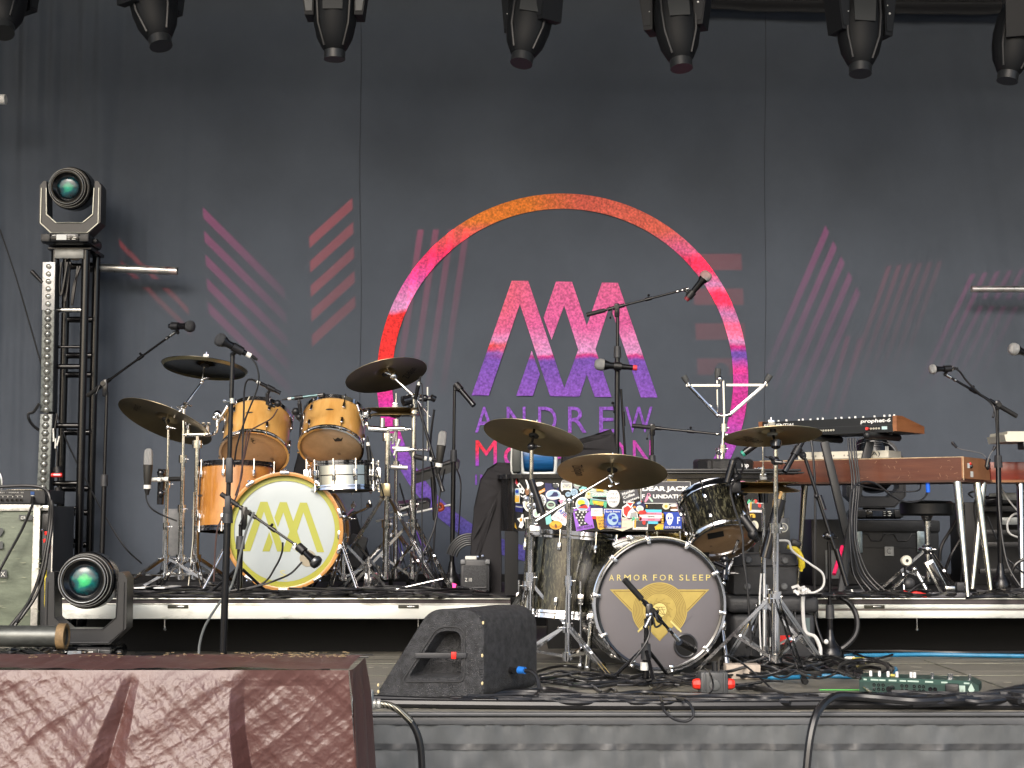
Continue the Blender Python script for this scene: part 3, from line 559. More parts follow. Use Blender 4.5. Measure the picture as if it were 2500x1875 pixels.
# pixel bars
def led_bar(label, p0, p1, nl, Y, wpx, cover):
    a, b = W(*p0, Y), W(*p1, Y); d = (b - a).normalized(); L = (b - a).length; w = wpx * pm(Y); F = Matrix.Translation(a) @ Matrix((d.cross(V((0, -1, 0))).normalized() * -1, V((0, -1, 0)), d)).transposed().to_4x4()
    rt = T("pixel_bar", label, "light bar", b if b.z < a.z else a, "pixel light bars on the tower")
    MB(F).box((0, -.05, L / 2), (w, .09, L - .004), None, .004).build("housing", M("bar_housing", (.05, .052, .055), .4, .3), rt)
    MB(F).box((0, -.0015, L / 2), (w - .006, .005, L - .012), None, .002).build("front_glass", M("bar_front", (.14, .155, .15), .3, .2, var=.35, vs=25, rv=.15), rt)
    if cover: MB(F).box((0, .003, L * cover / 2), (w - .003, .003, L * cover), None, .001).build("front_film", M("bar_film", (.50, .50, .50), .35, .3, var=.25, vs=8), rt)
    for k in range(nl):
        z = L * (k + .6) / nl; cv = cover and z < L * cover; m = MB(F); o = .0045 if cv else .0012
        if not cv: m.m(M("lens_dark", (.02, .024, .024), .3)); m.lathe([(.0, o), (w * .31, o), (w * .31, o + .003), (w * .26, o + .003)], (0, 0, z), (0, 1, 0), 6)
        m.m(M("lens_glass" + ("_dim" if cv else ""), (.30, .31, .29) if not cv else (.42, .42, .38), .12, .6)); m.lathe([(w * (.24 if not cv else .2), o + .002), (w * .2, o + .009), (w * .1, o + .013), (0, o + .014)], (0, 0, z), (0, 1, 0), 18); m.build("lens", None, rt)
    return rt
led_bar("upper pixel bar of round lenses with a pale film over its top third", (120, 640), (113, 1007), 20, 9.2, 32, .32)
led_bar("lower pixel bar of round lenses reaching down behind the amplifier", (113, 1009), (103, 1235), 12, 9.2, 32, 0)
def pipe(label, a, b, r, mat, cat="pipe", extra=None):
    a, b = V(a), V(b); d = (b - a).normalized(); t = T("steel_pipe", label, cat, (a + b) / 2); MB().lathe([(r * .86, .0), (r, 0), (r, (b - a).length), (r * .86, (b - a).length), (r * .86, 0)], a, d, 24).build("tube", mat, t)
    if extra: extra(t, a, b, d)
    return t
def clampx(t, a, b, d): m = MB(); m.lathe([(.028, -.03), (.034, -.03), (.034, .01), (.028, .01)], a, d, 20); m.box(a + V((-.03, 0, 0)), (.05, .05, .03), None, .006); m.build("clamp", BLP, t)
pipe("short silver steel pipe sticking out sideways from the black tower", W(232, 653, 9.55), W(433, 662, 9.55), .026, STL, extra=clampx)
pipe("silver steel pipe entering the picture at the right above the microphones", W(2372, 706, 9.55), W(2620, 706, 9.55), .021, STL)
pipe("tip of a white pipe poking in at the left edge high up", W(-60, 242, 9.3), W(14, 243, 9.3), .032, WHT)
def capx(t, a, b, d): MB().lathe([(.052, -.03), (.056, -.03), (.056, .005), (.044, .006), (.04, -.01)], b, d, 24).build("rusty_collar", M("rust", (.20, .13, .06), .7, var=.5, vs=20), t)
pipe("dark steel pipe with a rusty end lying beside the floor light at the left", W(-120, 1552, 6.62), W(160, 1554, 6.62), .046, M("dark_steel", (.085, .09, .085), .4, .5, var=.5, vs=12, stretch=(.4, 1, 1)), extra=capx)
# floor moving light
fb = G(214, 1612, 0); fb = V((W(215, 1600, 7.02).x, 7.02, .0))
moving_light("large moving head light with a green lens standing on the stage floor at the left", V((fb.x, 7.02, .030)), .98, (.035, -1, .03))
MB().box((fb.x, 7.02, .0135), (.28, .28, .027), None, .004).build("plinth_board", BLP, None, "thin black board hidden under the large floor light at the left", "board")
# hanging lights
def hang(px, py, hd, label, yaw=0., Y=8.3, s=1.04, trim=None, off=0):
    zp = W(px, 0, Y).z + .445 - off; x = W(px, 60, Y).x
    return moving_light(label, (x, Y, zp), s, hd, True, "egg", yaw, "moving head lights hanging along the top", trim=trim)
hang(10, 80, (.16, -.5, -1), "dark moving head light cut off by the top left corner, tilted right", .9, off=-.075, s=1.1)
hang(366, 80, (.24, -.25, -1), "dark moving head light hanging second from the left, nose swung to the right", .9, off=-.08, s=1.15)
hang(818, 80, (0, -.02, -1), "moving head light with pale silver arm covers pointing straight down", 0., trim=True, s=1.08, off=.0)
hang(1300, 80, (-.18, -.25, -1), "dark moving head light hanging above the printed ring, nose swung left", -.9, off=.035, s=1.12)
hang(1650, 80, (.06, -.2, -1), "dark moving head light hanging fifth from the left, pointing nearly straight down", -.35, off=.05, s=1.12)
hang(2100, 80, (-.06, -.2, -1), "bulky dark moving head light hanging second from the right", .4, off=.08, s=1.12)
hang(2482, 80, (-.22, -.1, -1), "dark moving head light at the top right corner, nose swung to the left", 1.3, off=.17)
tz = W(1250, 0, 8.3).z + .40
t = T("lighting_pipe", "black pipe carrying the hanging lights above the picture", "lighting pipe", (0, 8.3, tz)); MB().tube((-4.6, 8.3, tz + .03), (4.6, 8.3, tz + .03), .028, n=16).build("tube", BLK, t)
# amplifier on its olive case
CF = 8.7
def rbox(px0, py0, px1, py1, Y): a = W(px0, py1, Y); b = W(px1, py0, Y); return a.x, b.x, a.z, b.z
x0, x1, z0, z1 = rbox(-180, 1232, 126, 1545, CF); z0 = 0.0; x1 = W(126, 1400, CF).x
t = T("amplifier_case", "olive green amplifier case with worn aluminium edges at the left side", "equipment case", ((x0 + x1) / 2, CF + .25, 0)); OLV = M("case_olive", (.125, .148, .108), .6, var=.3, vs=5, bump=.2, bs=20, stretch=(1, 1, 2.5)); xf = x1 - .075
MB().box(((x0 + xf) / 2, CF + .25, z1 / 2), (xf - x0, .48, z1 - .01), None, .004).build("body", OLV, t)
m = MB(); m.box((xf - .018, CF + .005, z1 / 2), (.04, .02, z1 - .004), None, .003); m.box(((x0 + xf - .04) / 2, CF + .005, z1 - .018), (xf - x0 - .04, .02, .036), None, .003); m.box(((x0 + xf - .04) / 2, CF + .005, .02), (xf - x0 - .04, .02, .036), None, .003); m.build("edge_extrusion", ALC, t)
MB().box(((xf + x1) / 2 + .004, CF + .22, z1 / 2), (x1 - xf - .008, .40, z1 - .02), None, .003).build("side_panel", M("case_side", (.04, .042, .045), .5), t); MB().box((x1 - .003, CF + .012, z1 / 2), (.006, .012, z1 - .06)).build("side_edge", ALC, t)
m = MB().m(CHD); m.box(((xf + x1) / 2, CF - .0, z1 - .02), (x1 - xf, .03, .03), None, .004); m.m(BLP); m.box(((xf + x1) / 2, CF + .002, z1 - .10), (.05, .02, .10), None, .006); m.m(CHR); m.sph(((xf + x1) / 2 - .02, CF - .012, z1 - .145), .008, 8); m.sph(((xf + x1) / 2 + .02, CF - .012, z1 - .145), .008, 8); m.build("corner_latch", None, t)
LG = M("label_grey", (.07, .075, .075), .6); m = MB().m(LG); P = lambda a, b: W(a, b, CF - .006)
m.poly([P(46, 1257), P(76, 1257), P(84, 1263), P(77, 1270), P(46, 1269)]); m.poly([P(-8, 1288), P(6, 1289), P(9, 1296), P(2, 1308), P(-8, 1309)]); m.poly([P(-8, 1322), P(7, 1322), P(7, 1340), P(-8, 1340)]); m.poly([P(-4, 1392), P(16, 1390), P(18, 1410), P(-4, 1410)])
m.m(WTP); m.text("X", W(2, 1407, CF - .009), W(12, 1407, CF - .009), W(2, 1396, CF - .009)); m.text("GR-1", W(51, 1268, CF - .009), W(68, 1268, CF - .009), W(51, 1260, CF - .009)); m.build("label", None, t)
rg = random.Random(3); m = MB()
for i in range(26):
    a = rg.uniform(-20, 88); b = rg.uniform(1245, 1520); m.add([P(a, b), P(a + rg.uniform(6, 22), b + rg.uniform(-1.5, 1.5)), P(a + 10, b + rg.uniform(1, 2.5))], [[0, 1, 2]])
m.build("scratches", M("scratch_tan", (.27, .28, .20), .7), t)
m = MB().m(YEL); m.path([W(a, b, CF - .012) for a, b in ((114, 1386), (111, 1402), (113, 1420), (110, 1460), (110, 1495))], [.004, .007, .010, .005, .002], 6, 3); m.build("zip_tie", M("neon_yellow", (.55, .75, .05), .5), None, "neon yellow tie strip on the dark side of the olive case", "tie")
x0, x1, za, zb = rbox(-180, 1196, 112, 1230, CF)
t = T("amplifier", "black rack amplifier with a row of jacks lying on the olive case", "amplifier", ((x0 + x1) / 2, CF + .2, za)); m = MB(); m.box(((x0 + x1) / 2, CF + .17, (za + zb) / 2), (x1 - x0, .36, zb - za), None, .004); m.build("chassis", DGR, t)
MB().box(((x1 - .115), CF - .012, zb + .001), (.21, .008, .004)).build("top_edge", CHD, t)
for k, px in enumerate((-8, 5, 18, 30, 41, 52)):
    p = W(px, 1221, CF - .012); MB().lathe([(.0055, 0), (.009, 0), (.009, .006), (.005, .006), (.004, .0)], p, (0, -1, 0), 12).build("jack", BLK, t)
m = MB().m(WTP); tpx(m, "ITONE | MFB-421 - MARK III", -60, 1201, 57, 1205, CF - .0125); 
for a, b in ((-20, 31), (39, 57)): m.box((W((a + b) / 2, 1209, CF).x, CF - .012, W(0, 1209, CF).z), ((b - a) * pm(CF), .002, .0016))
for a in (6, 18, 30, 42, 53): tpx(m, "1", a, 1211, a + 2, 1214, CF - .0125)
m.build("panel_print", None, t); m = MB().m(M("logo_blue", (.02, .10, .35), .5)); m.box((W(81, 1204, CF).x, CF - .012, W(81, 1204, CF).z), (.022, .004, .018)); m.m(WTP); m.box((W(81, 1210, CF).x, CF - .012, W(81, 1210, CF).z), (.02, .003, .003)); m.build("badge", None, t)
for px in (18, 98): p = W(px, 1232, CF + .03); MB().tube(p, p + V((0, 0, .012)), .012).build("foot", RUB, t)
cable("black cable plugged into the amplifier and slanting down across the olive case", [(80, 1222, 8.66), (79, 1232, 8.62), (55, 1290, 8.62), (25, 1345, 8.62), (-5, 1400, 8.6)], .008, extra=lambda m: m.tube(W(81, 1216, 8.66), W(80, 1228, 8.64), .014))
RT = lambda *q: (lambda m: (m.m(RED), [m.tube(W(a, b, 8.60), W(a + 1, b + 9, 8.60), .016) for a, b in q]))
cable("black cable over the amplifier and down the olive case, wrapped with red tape", [(-20, 1190, 8.62), (60, 1186, 8.62), (105, 1192, 8.62), (122, 1215, 8.6), (122, 1270, 8.6), (113, 1330, 8.58), (98, 1400, 8.56), (70, 1470, 8.55), (20, 1535, 8.5)], .009, extra=RT((115, 1297), (112, 1315)))
cable("black cable bowing down the right side of the olive case beside the taped one", [(110, 1198, 8.64), (127, 1225, 8.6), (127, 1280, 8.6), (118, 1340, 8.57), (108, 1400, 8.55), (85, 1460, 8.54), (30, 1536, 8.5)], .009)
cable("third black cable curving down beside the case toward the floor", [(116, 1205, 8.66), (120, 1240, 8.62), (116, 1300, 8.6), (104, 1380, 8.57), (86, 1440, 8.55), (40, 1520, 8.5)], .006)
m = MB().m(RED); m.tube(W(117, 1332, 8.6), W(116, 1350, 8.6), .018, .012); m.build("tape_wrap", None, None, "red tape wrapped on the cable end beside the olive case", "tape")
cable("thin black cable running down the backdrop at the left behind the tower", [(0, 560, 9.5), (40, 680, 9.5), (75, 800, 9.52), (110, 920, 9.52), (160, 1070, 9.5), (240, 1230, 9.5), (300, 1330, 9.48), (345, 1375, 9.4)], .005)
cable("black jumper cable bulging out left of the joint between the two pixel bars", [(96, 985, 9.18), (82, 1005, 9.18), (70, 1010, 9.18), (70, 1022, 9.18), (80, 1038, 9.2), (95, 1050, 9.22)], .009)
m = MB().m(BLP); m.tube(W(77, 662, 9.2), W(104, 690, 9.2), .014, .01); m.build("cable_clamp", None, None, "small black clamp sticking out left of the upper pixel bar", "clamp")
t = cable("chrome flexible arm at the left edge above the amplifier", [(-12, 1150, 8.75), (-2, 1156, 8.75), (3, 1170, 8.75), (4, 1196, 8.75)], .012, CHD, name="flexible_arm")
# ================================================================ RED TARP TABLE AT THE FRONT LEFT
TARP = M("tarp_maroon", (.088, .036, .031), .30, .0, var=.12, vs=3, spec=.5)
def tarp_nodes(mt):
    n = mt.node_tree.nodes; l = mt.node_tree.links; b = n["Principled BSDF"]; b.inputs["IOR"].default_value = 1.6; b.inputs["Roughness"].default_value = .42
    tc = n.new("ShaderNodeTexCoord"); prev = None
    for kind, sc, rot, st, s in (("v", (46, 46, 30), -.6, .4, .002), ("n", (160, 160, 160), 0, .35, .001)):
        mp = n.new("ShaderNodeMapping"); mp.inputs["Scale"].default_value = sc; mp.inputs["Rotation"].default_value = (0, rot, 0); l.new(tc.outputs["Object"], mp.inputs[0])
        if kind == "n": no = n.new("ShaderNodeTexNoise"); no.inputs["Scale"].default_value = 1; no.inputs["Detail"].default_value = 3; no.inputs["Distortion"].default_value = .5; l.new(mp.outputs[0], no.inputs[0]); out = no.outputs[0]
        else:
            dn = n.new("ShaderNodeTexNoise"); dn.inputs["Scale"].default_value = .8; l.new(mp.outputs[0], dn.inputs[0]); ad = n.new("ShaderNodeVectorMath"); ad.operation = 'MULTIPLY_ADD'; ad.inputs[1].default_value = (1.6, 1.6, 1.6); l.new(dn.outputs["Color"], ad.inputs[0]); l.new(mp.outputs[0], ad.inputs[2])
            no = n.new("ShaderNodeTexVoronoi"); no.feature = 'F1'; no.inputs["Scale"].default_value = 1; l.new(ad.outputs[0], no.inputs["Vector"]); out = no.outputs["Distance"]
        bp = n.new("ShaderNodeBump"); bp.inputs["Strength"].default_value = st; bp.inputs["Distance"].default_value = s; l.new(out, bp.inputs["Height"])
        if prev: l.new(prev, bp.inputs["Normal"])
        prev = bp.outputs[0]
    l.new(prev, b.inputs["Normal"])
tarp_nodes(TARP)
TZ = .262; TY0, TY1 = 4.28, 4.66; txr = W(852, 1632, TY0).x
def fold(x, z):
    d = TZ - z; a = .010 * nz(x * 4 + z * 5, 1) + .006 * nz(x * 6 - z * 9, 2) + .003 * nz(x * 17 + z * 19, 4)
    c = x + 1.055 + d * .26; w = .018 + .13 * d; a += -.030 * max(0, 1 - abs(c - w * .3) / w) * min(1, d * 8) + .012 * math.exp(-((c + w) / .05) ** 2) * min(1, d * 8)
    return a
def tfront(u, v):
    x = -2.2 + (txr + 2.2) * u; z = TZ - .008 - .62 * v; k = min(1, v * 14)
    sl = .150 - .21 * max(0, min(1, (x + .76 + .02 * math.sin(z * 9)) / .035)) ; return V((x + .045 * v * max(0, (u - .9) * 10), TY0 - .012 - sl * v - fold(x, z) * k, z))
def ttop(u, v):
    x = -2.2 + (txr + 2.2) * u; y = TY1 - (TY1 - TY0 + .006) * v
    return V((x, y, TZ + .004 * nz(x * 6 + y * 9, 1) + .003 * nz(x * 15, 2) - .004 * v))
def tside(u, v):
    y = TY0 - .012 + (TY1 - TY0) * u; z = TZ - .008 - .62 * v
    return V((txr + .01 + .045 * v + .012 * math.sin(y * 30) * min(1, v * 6) - (0 if u > .02 else .008), y - .10 * v * (1 - u), z))
t = T("covered_table", "long low table wrapped in a shiny wrinkled maroon tarpaulin at the front left", "covered table", (-1.2, 4.45, -1.24))
from mathutils import noise as mn
def crinkle(a, b):
    w1 = mn.noise(V((a * 3, b * 3, 1))) * .5; d1, d2 = a * .8 + b * .6, a * .7 - b * .75; e1, e2 = -a * .6 + b * .8, a * .75 + b * .7
    r = lambda x, y, z: 1 - abs(mn.noise(V((x, y, z))) * 1.8)
    return .0045 * r(e1 * 9 + w1, d1 * 1.6, 0) ** 3 + .0035 * r(d2 * 12 + w1, e2 * 2.2, 5) ** 4 + .0022 * r(e1 * 26 + w1 * 2, d1 * 7, 9) ** 3 + .0018 * r(d2 * 30, e2 * 9 + w1 * 2, 3) ** 3 + .0016 * r(a * 46, b * 40, 7) ** 2 + .0012 * r(a * 90, b * 84, 2) + .009 * mn.noise(V((a * 4 + b * 3, b * 2.5, 4)))
_tf = tfront
def tfront(u, v):
    p = _tf(u, v); k = min(1, v * 20 + .15); p.y -= crinkle(p.x, p.z) * k * .5; return p
MB().grid(tfront, 760, 320).build("front_drop", TARP, t, ang=80); MB().grid(ttop, 200, 12).build("top_sheet", TARP, t, ang=80); MB().grid(tside, 20, 60).build("side_drop", TARP, t, ang=80)
MB().box((-1.2 - .3, (TY0 + TY1) / 2 + .02, -.5), (1.9, .3, 1.48)).build("table_frame", BLK, t)
rg = random.Random(8); m = MB()
for i in range(120):
    a = 520 + 330 * rg.random() ** .7 if rg.random() < .75 else rg.uniform(60, 520); p = W(a, 1600, TY1 - rg.uniform(.01, .2)); p.z = TZ + .009
    m.box(p, (rg.uniform(.002, .014), .008, .001), Matrix.Rotation(rg.uniform(-.6, .6), 3, 'Z'))
m.build("dust_flecks", M("dust_tan", (.26, .19, .10), .9), t)
# ================================================================ DRUM KITS
MAPLE = M("maple_lacquer", (.62, .36, .115), .28, var=.0, vs=9, col2=(.50, .25, .06), coat=1., stretch=(2.2, 2.2, .55), sharp=(.38, .68)); MAPLE2 = M("maple_hoop", (.52, .25, .07), .25, var=.25, vs=8, coat=.8)
MAPLE3 = M("maple_amber", (.50, .22, .045), .25, vs=7, col2=(.36, .135, .022), coat=.8, stretch=(1.2, 1.2, .8), sharp=(.38, .66)); FILM = M("drum_head_coated", (.42, .47, .48), .38, var=.03, vs=3); CLR = M("drum_head_smoky", (.46, .30, .17), .12, var=.22, vs=4, coat=.6)
GRNR = M("head_yellow_green", (.36, .37, .055), .4); INK = M("ink_dark", (.03, .025, .02), .5)
K1 = 7.95
def tilt(elev, roll=0, yawd=0):
    """unit axis from the visible (lower) head up to the other head"""
    e = R(elev); v = V((0, math.cos(e), math.sin(e))); v = Matrix.Rotation(R(roll), 3, 'Y') @ v; return Matrix.Rotation(R(yawd), 3, 'Z') @ v
def badge(root, F, Rr, z, a, mat=INK, w=.022):
    d = V((math.cos(R(a)), math.sin(R(a)), 0)); tt = V((-d.y, d.x, 0)); m = MB(F); m.add([d * (Rr + .0012) + tt * w * math.cos(q) + V((0, 0, z + .006 * math.sin(q))) - d * (w * math.cos(q)) ** 2 / (2 * Rr) for q in [2 * PI * k / 20 for k in range(20)]], [list(range(20))]); m.build("badge", mat, root)
def marks(root, px, py, C, u, seq):
    m = MB()
    for a, b, c in seq: q = RP(px + a, py + b, C, -u, .006); m.lathe([(.55 * c, 0), (c, 0), (c, .0005), (.55 * c, .0005), (.55 * c, 0)], q, -u, 14)
    m.build("head_marks", M("mark_brown", (.16, .10, .06), .6), root)
# kick
KC = W(695, 1299, K1); KC.z = RZ + .318; ku = V((-.03, 1, 0)).normalized()
rt, F = drum("bass_drum", "maple bass drum with a white head showing a yellow green monogram", KC, ku, .292, .42, MAPLE, MAPLE2, FILM, lugs=10, a0=18, hoopw=.036, hoopt=.012, claw=False)
hp = lambda a, b, o=.0055: RP(a, b, KC, -ku, o)
m = MB().m(CHR)
for k in range(10):
    a = R(18 + 36 * k); q = KC + F.to_3x3() @ V((.303 * math.cos(a), .303 * math.sin(a), -.036)); tg = F.to_3x3() @ V((-math.sin(a), math.cos(a), 0)); Q = Matrix((tg, -ku, tg.cross(-ku))).transposed()
    mm = MB().box(q - ku * .004, (.05, .012, .018), Q, .005); mm.sph(KC + F.to_3x3() @ V((.318 * math.cos(a), .318 * math.sin(a), -.02)), .009, 8); mm.tube(KC + F.to_3x3() @ V((.316 * math.cos(a), .316 * math.sin(a), -.02)), KC + F.to_3x3() @ V((.316 * math.cos(a), .316 * math.sin(a), .06)), .0035); mm.build("claw", CHR, rt)
m = MB(F); m.lathe([(.262, -.0085), (.292, -.0065), (.292, -.0075), (.262, -.0095), (.262, -.0085)], n=64); m.build("printed_rim", GRNR, rt)
cx, cy = 695, 1292
m = MB()
for pg in MONO: m.poly([hp(593 + (x - 142) * (199 / 1255), 1225 + (y - 236) * (123 / 788)) for x, y in pg])
m.build("printed_monogram", GRNR, rt)
m = MB(); m.text("S", hp(684, 1409), hp(697, 1409), hp(684, 1392)); m.text("C", hp(690, 1418), hp(702, 1418), hp(690, 1402)); m.build("maker_mark", M("mark_pale", (.55, .52, .22), .4), rt)
prt = RP(752, 1363, KC, -ku, .0065); MB().lathe([(0, 0), (.043, 0), (.043, .001), (0, .001)], prt, -ku, 32).build("head_port", M("port_tan", (.33, .29, .21), .6), rt)
for sx in (-1, 1):
    a = KC + V((sx * .28, .02, -.02)); b = V((KC.x + sx * .40, K1 - .14, RZ + .01)); m = MB().tube(a, b, .009); m.m(CHR); m.box(a + V((sx * .01, 0, 0)), (.03, .05, .05), None, .008); m.build("spur", CHR, rt)
# toms
def tomset(label, px, py, Y, Rr, L, ax, shell, hoop, head, a0, lugs=6, name="tom_drum", lugm=None):
    C = W(px, py, Y); return (C, ax) + drum(name, label, C, ax, Rr, L, shell, hoop, head, lugs=lugs, a0=a0, lugm=lugm)
ax = tilt(52, 2, 4); C, u, rt, F = tomset("left one of the two maple toms mounted above the bass drum", 621, 1106, 8.25, .180, .232, ax, MAPLE, CHR, CLR, -124)
badge(rt, F, .18, .135, -96); marks(rt, 621, 1106, C, u, [(43, 12, .008), (42, 22, .006), (-8, 28, .003), (8, 5, .003), (-30, 20, .004)])
m = MB(); m.text("S", RP(612, 1076, C, -u, .006), RP(620, 1076, C, -u, .006), RP(612, 1068, C, -u, .006)); m.text("C", RP(616, 1081, C, -u, .006), RP(624, 1081, C, -u, .006), RP(616, 1072, C, -u, .006)); m.build("maker_mark", INK, rt)
ax2 = tilt(53, -4, -8); C, u, rt2, F2 = tomset("right one of the two maple toms, the one above the snare drum", 808, 1092, 8.25, .170, .215, ax2, MAPLE, CHR, CLR, -128)
badge(rt2, F2, .17, .125, -92); marks(rt2, 808, 1092, C, u, [(20, 14, .009), (22, 28, .007), (-42, 28, .006), (-10, 32, .004)])
m = MB(); m.poly([RP(a, b, C, -u, .006) for a, b in ((812, 1066), (818, 1071), (825, 1066), (832, 1070), (838, 1065), (834, 1075), (818, 1076))]); m.build("maker_mark", INK, rt2)
axf = tilt(86, 0, 0); Cf = W(575, 1292, 8.3); rt3, F3 = drum("floor_tom", "maple floor tom half hidden behind the left edge of the bass drum", Cf, axf, .2, .345, MAPLE3, BLG, CLR, lugs=8, a0=-100)
badge(rt3, F3, .2, .175, -150)
for k in range(3):
    a = R(-150 + 120 * k); p = Cf + V((.235 * math.cos(a), .235 * math.sin(a), 0)); m = MB().path([V((p.x, p.y, Cf.z + .2)), V((p.x, p.y, Cf.z - .05)), V((p.x * 1.0 + .02 * math.cos(a), p.y + .03 * math.sin(a), RZ + .02))], .006, 8); m.build("floor_leg", CHR, rt3)
# snare
us = V((-.03, .04, 1)).normalized(); Cs = W(838, 1193, 8.05)
SNR = M("snare_chrome", (.50, .50, .50), .08, 1.); rt4, F4 = drum("snare_drum", "chrome snare drum below the right maple tom", Cs, us, .178, .125, SNR, CHR, FILM, lugs=10, a0=-99, hoopw=.013)
m = MB(F4); m.box((-.19, -.03, .07), (.03, .03, .07), None, .005); m.tube((-.19, -.03, .10), (-.19, -.03, .16), .005); m.build("strainer", CHR, rt4); MB(F4).box((.19, -.03, .06), (.03, .03, .09), None, .005).build("strainer", CHR, rt4)
MB(F4).torus((0, 0, .062), (0, 0, 1), .1785, .003, 64, 6).build("bead", CHR, rt4)
# snare stand
st, top = stand("snare_stand", "chrome snare stand under the chrome snare drum", 838, 1262, 8.08, RZ, .24, .24, 20, steps=(.45, .75))
m = MB()
for a in (200, 320, 80): d = V((math.cos(R(a)), math.sin(R(a)), 0)); m.path([top + V((0, 0, -.02)), top + d * .06 + V((0, 0, .01)), top + d * .19 + V((0, 0, .05)), top + d * .195 + V((0, 0, .085))], .006, 8, 4); m.tube(top + d * .185 + V((0, 0, .06)), top + d * .205 + V((0, 0, .06)), .013)
m.sph(top, .028, 10, (1, 1, .9)); wing(m, top + V((.02, -.02, -.01)), (1, -.4, 0), 1.5); wing(m, top + V((-.03, -.02, .0)), (-1, -.4, .3), 1.3); m.build("basket", CHR, st)
# cymbals of the left kit
BR1 = bronze("bronze_dark", (.34, .28, .17), .36); BR2 = bronze("bronze_gold", (.36, .255, .115), .27); BKC = bronze("bronze_black", (.06, .055, .04), .22)
cymbal("black stacked cymbal with a gold bell, highest on the left side of the maple kit", 501, 886, 8.3, .235, (.075, .16, 1), BKC)
m = MB(); C0 = W(501, 890, 8.3); n0 = V((.075, .16, 1)).normalized(); 
for k in range(7): m.torus(C0 - n0 * (.018 + .0022 * k) , n0, .232 - .0015 * k, .0012, 72, 4)
m.build("stacked_rim", M("rim_bronze", (.42, .38, .24), .3, .9), None, "thin bronze edge of a second cymbal stacked under the high black one", "cymbal")
cymbal("big dark ride cymbal tilted at the far left of the maple kit", 408, 1019, 8.25, .268, (.33, .36, 1), BR1, ("Zildjian", 200, .2), nobolt=False)
cymbal("bronze crash cymbal tilted left in front of the red part of the printed ring", 941, 907, 8.3, .228, (-.24, .30, 1), BR1, ("Zildjian", 25, .3))
cymbal("upper hi-hat cymbal at the right of the maple kit", 965, 1003, 8.3, .165, (0, -.03, 1), BR2, group="hi-hat cymbals of the maple kit", dome=.16)
cymbal("lower hi-hat cymbal turned bell down at the right of the maple kit", 965, 1013, 8.3, .165, (0, .03, -1), BR1, group="hi-hat cymbals of the maple kit", dome=.22, nobolt=True)
# stands of the left kit
G1 = "chrome stands of the maple kit"
def arm(root, a, b, r=.0065, knob=True, name="boom_arm", mat=None):
    m = MB().tube(a, b, r); d = (V(b) - V(a)).normalized()
    if knob: m.sph(a, .017, 12); wing(m, V(a) + V((.0, -.01, 0)), (.8, -.5, .3), 1.4); wing(m, V(a), (-.8, -.5, -.2), 1.2); m.sph(b, .011, 10)
    m.build(name, mat or CHR, root)
s1, tp = stand("cymbal_stand", "tall chrome boom stand holding the high black cymbal", 449, 992, 8.2, RZ, .17, .30, -100, group=G1, xb=441, r=.0145, steps=(.45, .72))
arm(s1, tp + V((0, 0, 0)), W(492, 935, 8.28)); m = MB().tube(W(492, 935, 8.28), W(501, 880, 8.3), .006); m.tube(tp, W(424, 1020, 8.18), .0055); m.sph(W(494, 928, 8.28), .014, 10); wing(m, W(496, 925, 8.27), (1, -.2, .2)); m.build("tilter", CHR, s1)
s1, tp = stand("cymbal_stand", "straight chrome stand holding the big dark ride cymbal", 411, 1043, 8.15, RZ, .17, .30, -130, group=G1, xb=404, r=.0115, steps=(.4, .66))
m = MB().sph(tp, .016, 10); m.tube(tp, W(405, 1028, 8.18), .006); m.tube(W(405, 1028, 8.18), W(413, 1004, 8.22), .006); wing(m, tp, (1, -.2, -.2), 1.3); m.build("tilter", CHR, s1)
s1, tp = stand("tom_stand", "thick chrome stand with a double clamp holding the left maple tom", 482, 1062, 8.22, RZ, .17, .30, -70, group=G1, xb=477, r=.017, steps=(.5, .95))
m = MB(); m.tube(tp + V((-.06, 0, 0)), tp + V((.07, 0, .005)), .013); m.tube(tp + V((-.05, 0, .0)), tp + V((-.05, 0, .05)), .014); m.tube(tp + V((.05, 0, 0)), tp + V((.05, 0, .05)), .014)
for dx in (-.05, .05): wing(m, tp + V((dx, -.01, .03)), (0, -.3, 1), 1.3); wing(m, tp + V((dx, -.02, .0)), (-.2, -1, 0), 1.1)
q = W(528, 1045, 8.2); m.path([tp + V((.06, 0, .0)), q + V((0, 0, -.02)), W(530, 1020, 8.2)], .0075, 8, 4); m.sph(W(531, 1012, 8.2), .024, 12); m.sph(W(523, 1020, 8.18), .015, 10); m.sph(W(541, 1020, 8.2), .016, 10); m.box(W(545, 1012, 8.2), (.012, .05, .11), orient(V((.5, -.1, .86)), V((1, 0, 0))), .005); m.build("clamp", CHR, s1)
s1, tp = stand("tom_stand", "thick chrome stand with clamps holding the right maple tom", 947, 1048, 8.22, RZ, .50, .34, -150, group=G1, xb=942, r=.0175, steps=(.42, .96))
m = MB(); m.tube(tp + V((-.07, 0, 0)), tp + V((.09, 0, .003)), .014); m.tube(tp + V((-.03, 0, 0)), tp + V((-.03, 0, .06)), .014); wing(m, tp + V((.08, 0, .0)), (1, -.2, 0), 1.5)
m.path([tp + V((-.05, 0, .0)), W(903, 1046, 8.2), W(895, 1030, 8.2)], .008, 8, 4); m.tube(W(900, 1046, 8.18), W(945, 1050, 8.18), .016); m.sph(W(893, 1012, 8.2), .026, 12)
for dx, dy in ((-12, -6), (8, -10), (10, 6), (-4, 12)): m.sph(W(893 + dx, 1012 + dy, 8.17), .013, 8)
m.box(W(881, 1015, 8.2), (.010, .05, .13), orient(V((-.3, -.1, .95)), V((1, 0, 0))), .005); m.build("clamp", CHR, s1)
m = MB().box(W(941, 1196, 8.18), (.055, .05, .07), None, .006); m.build("memory_clamp", M("clamp_gold", (.6, .5, .3), .3, .9), s1)
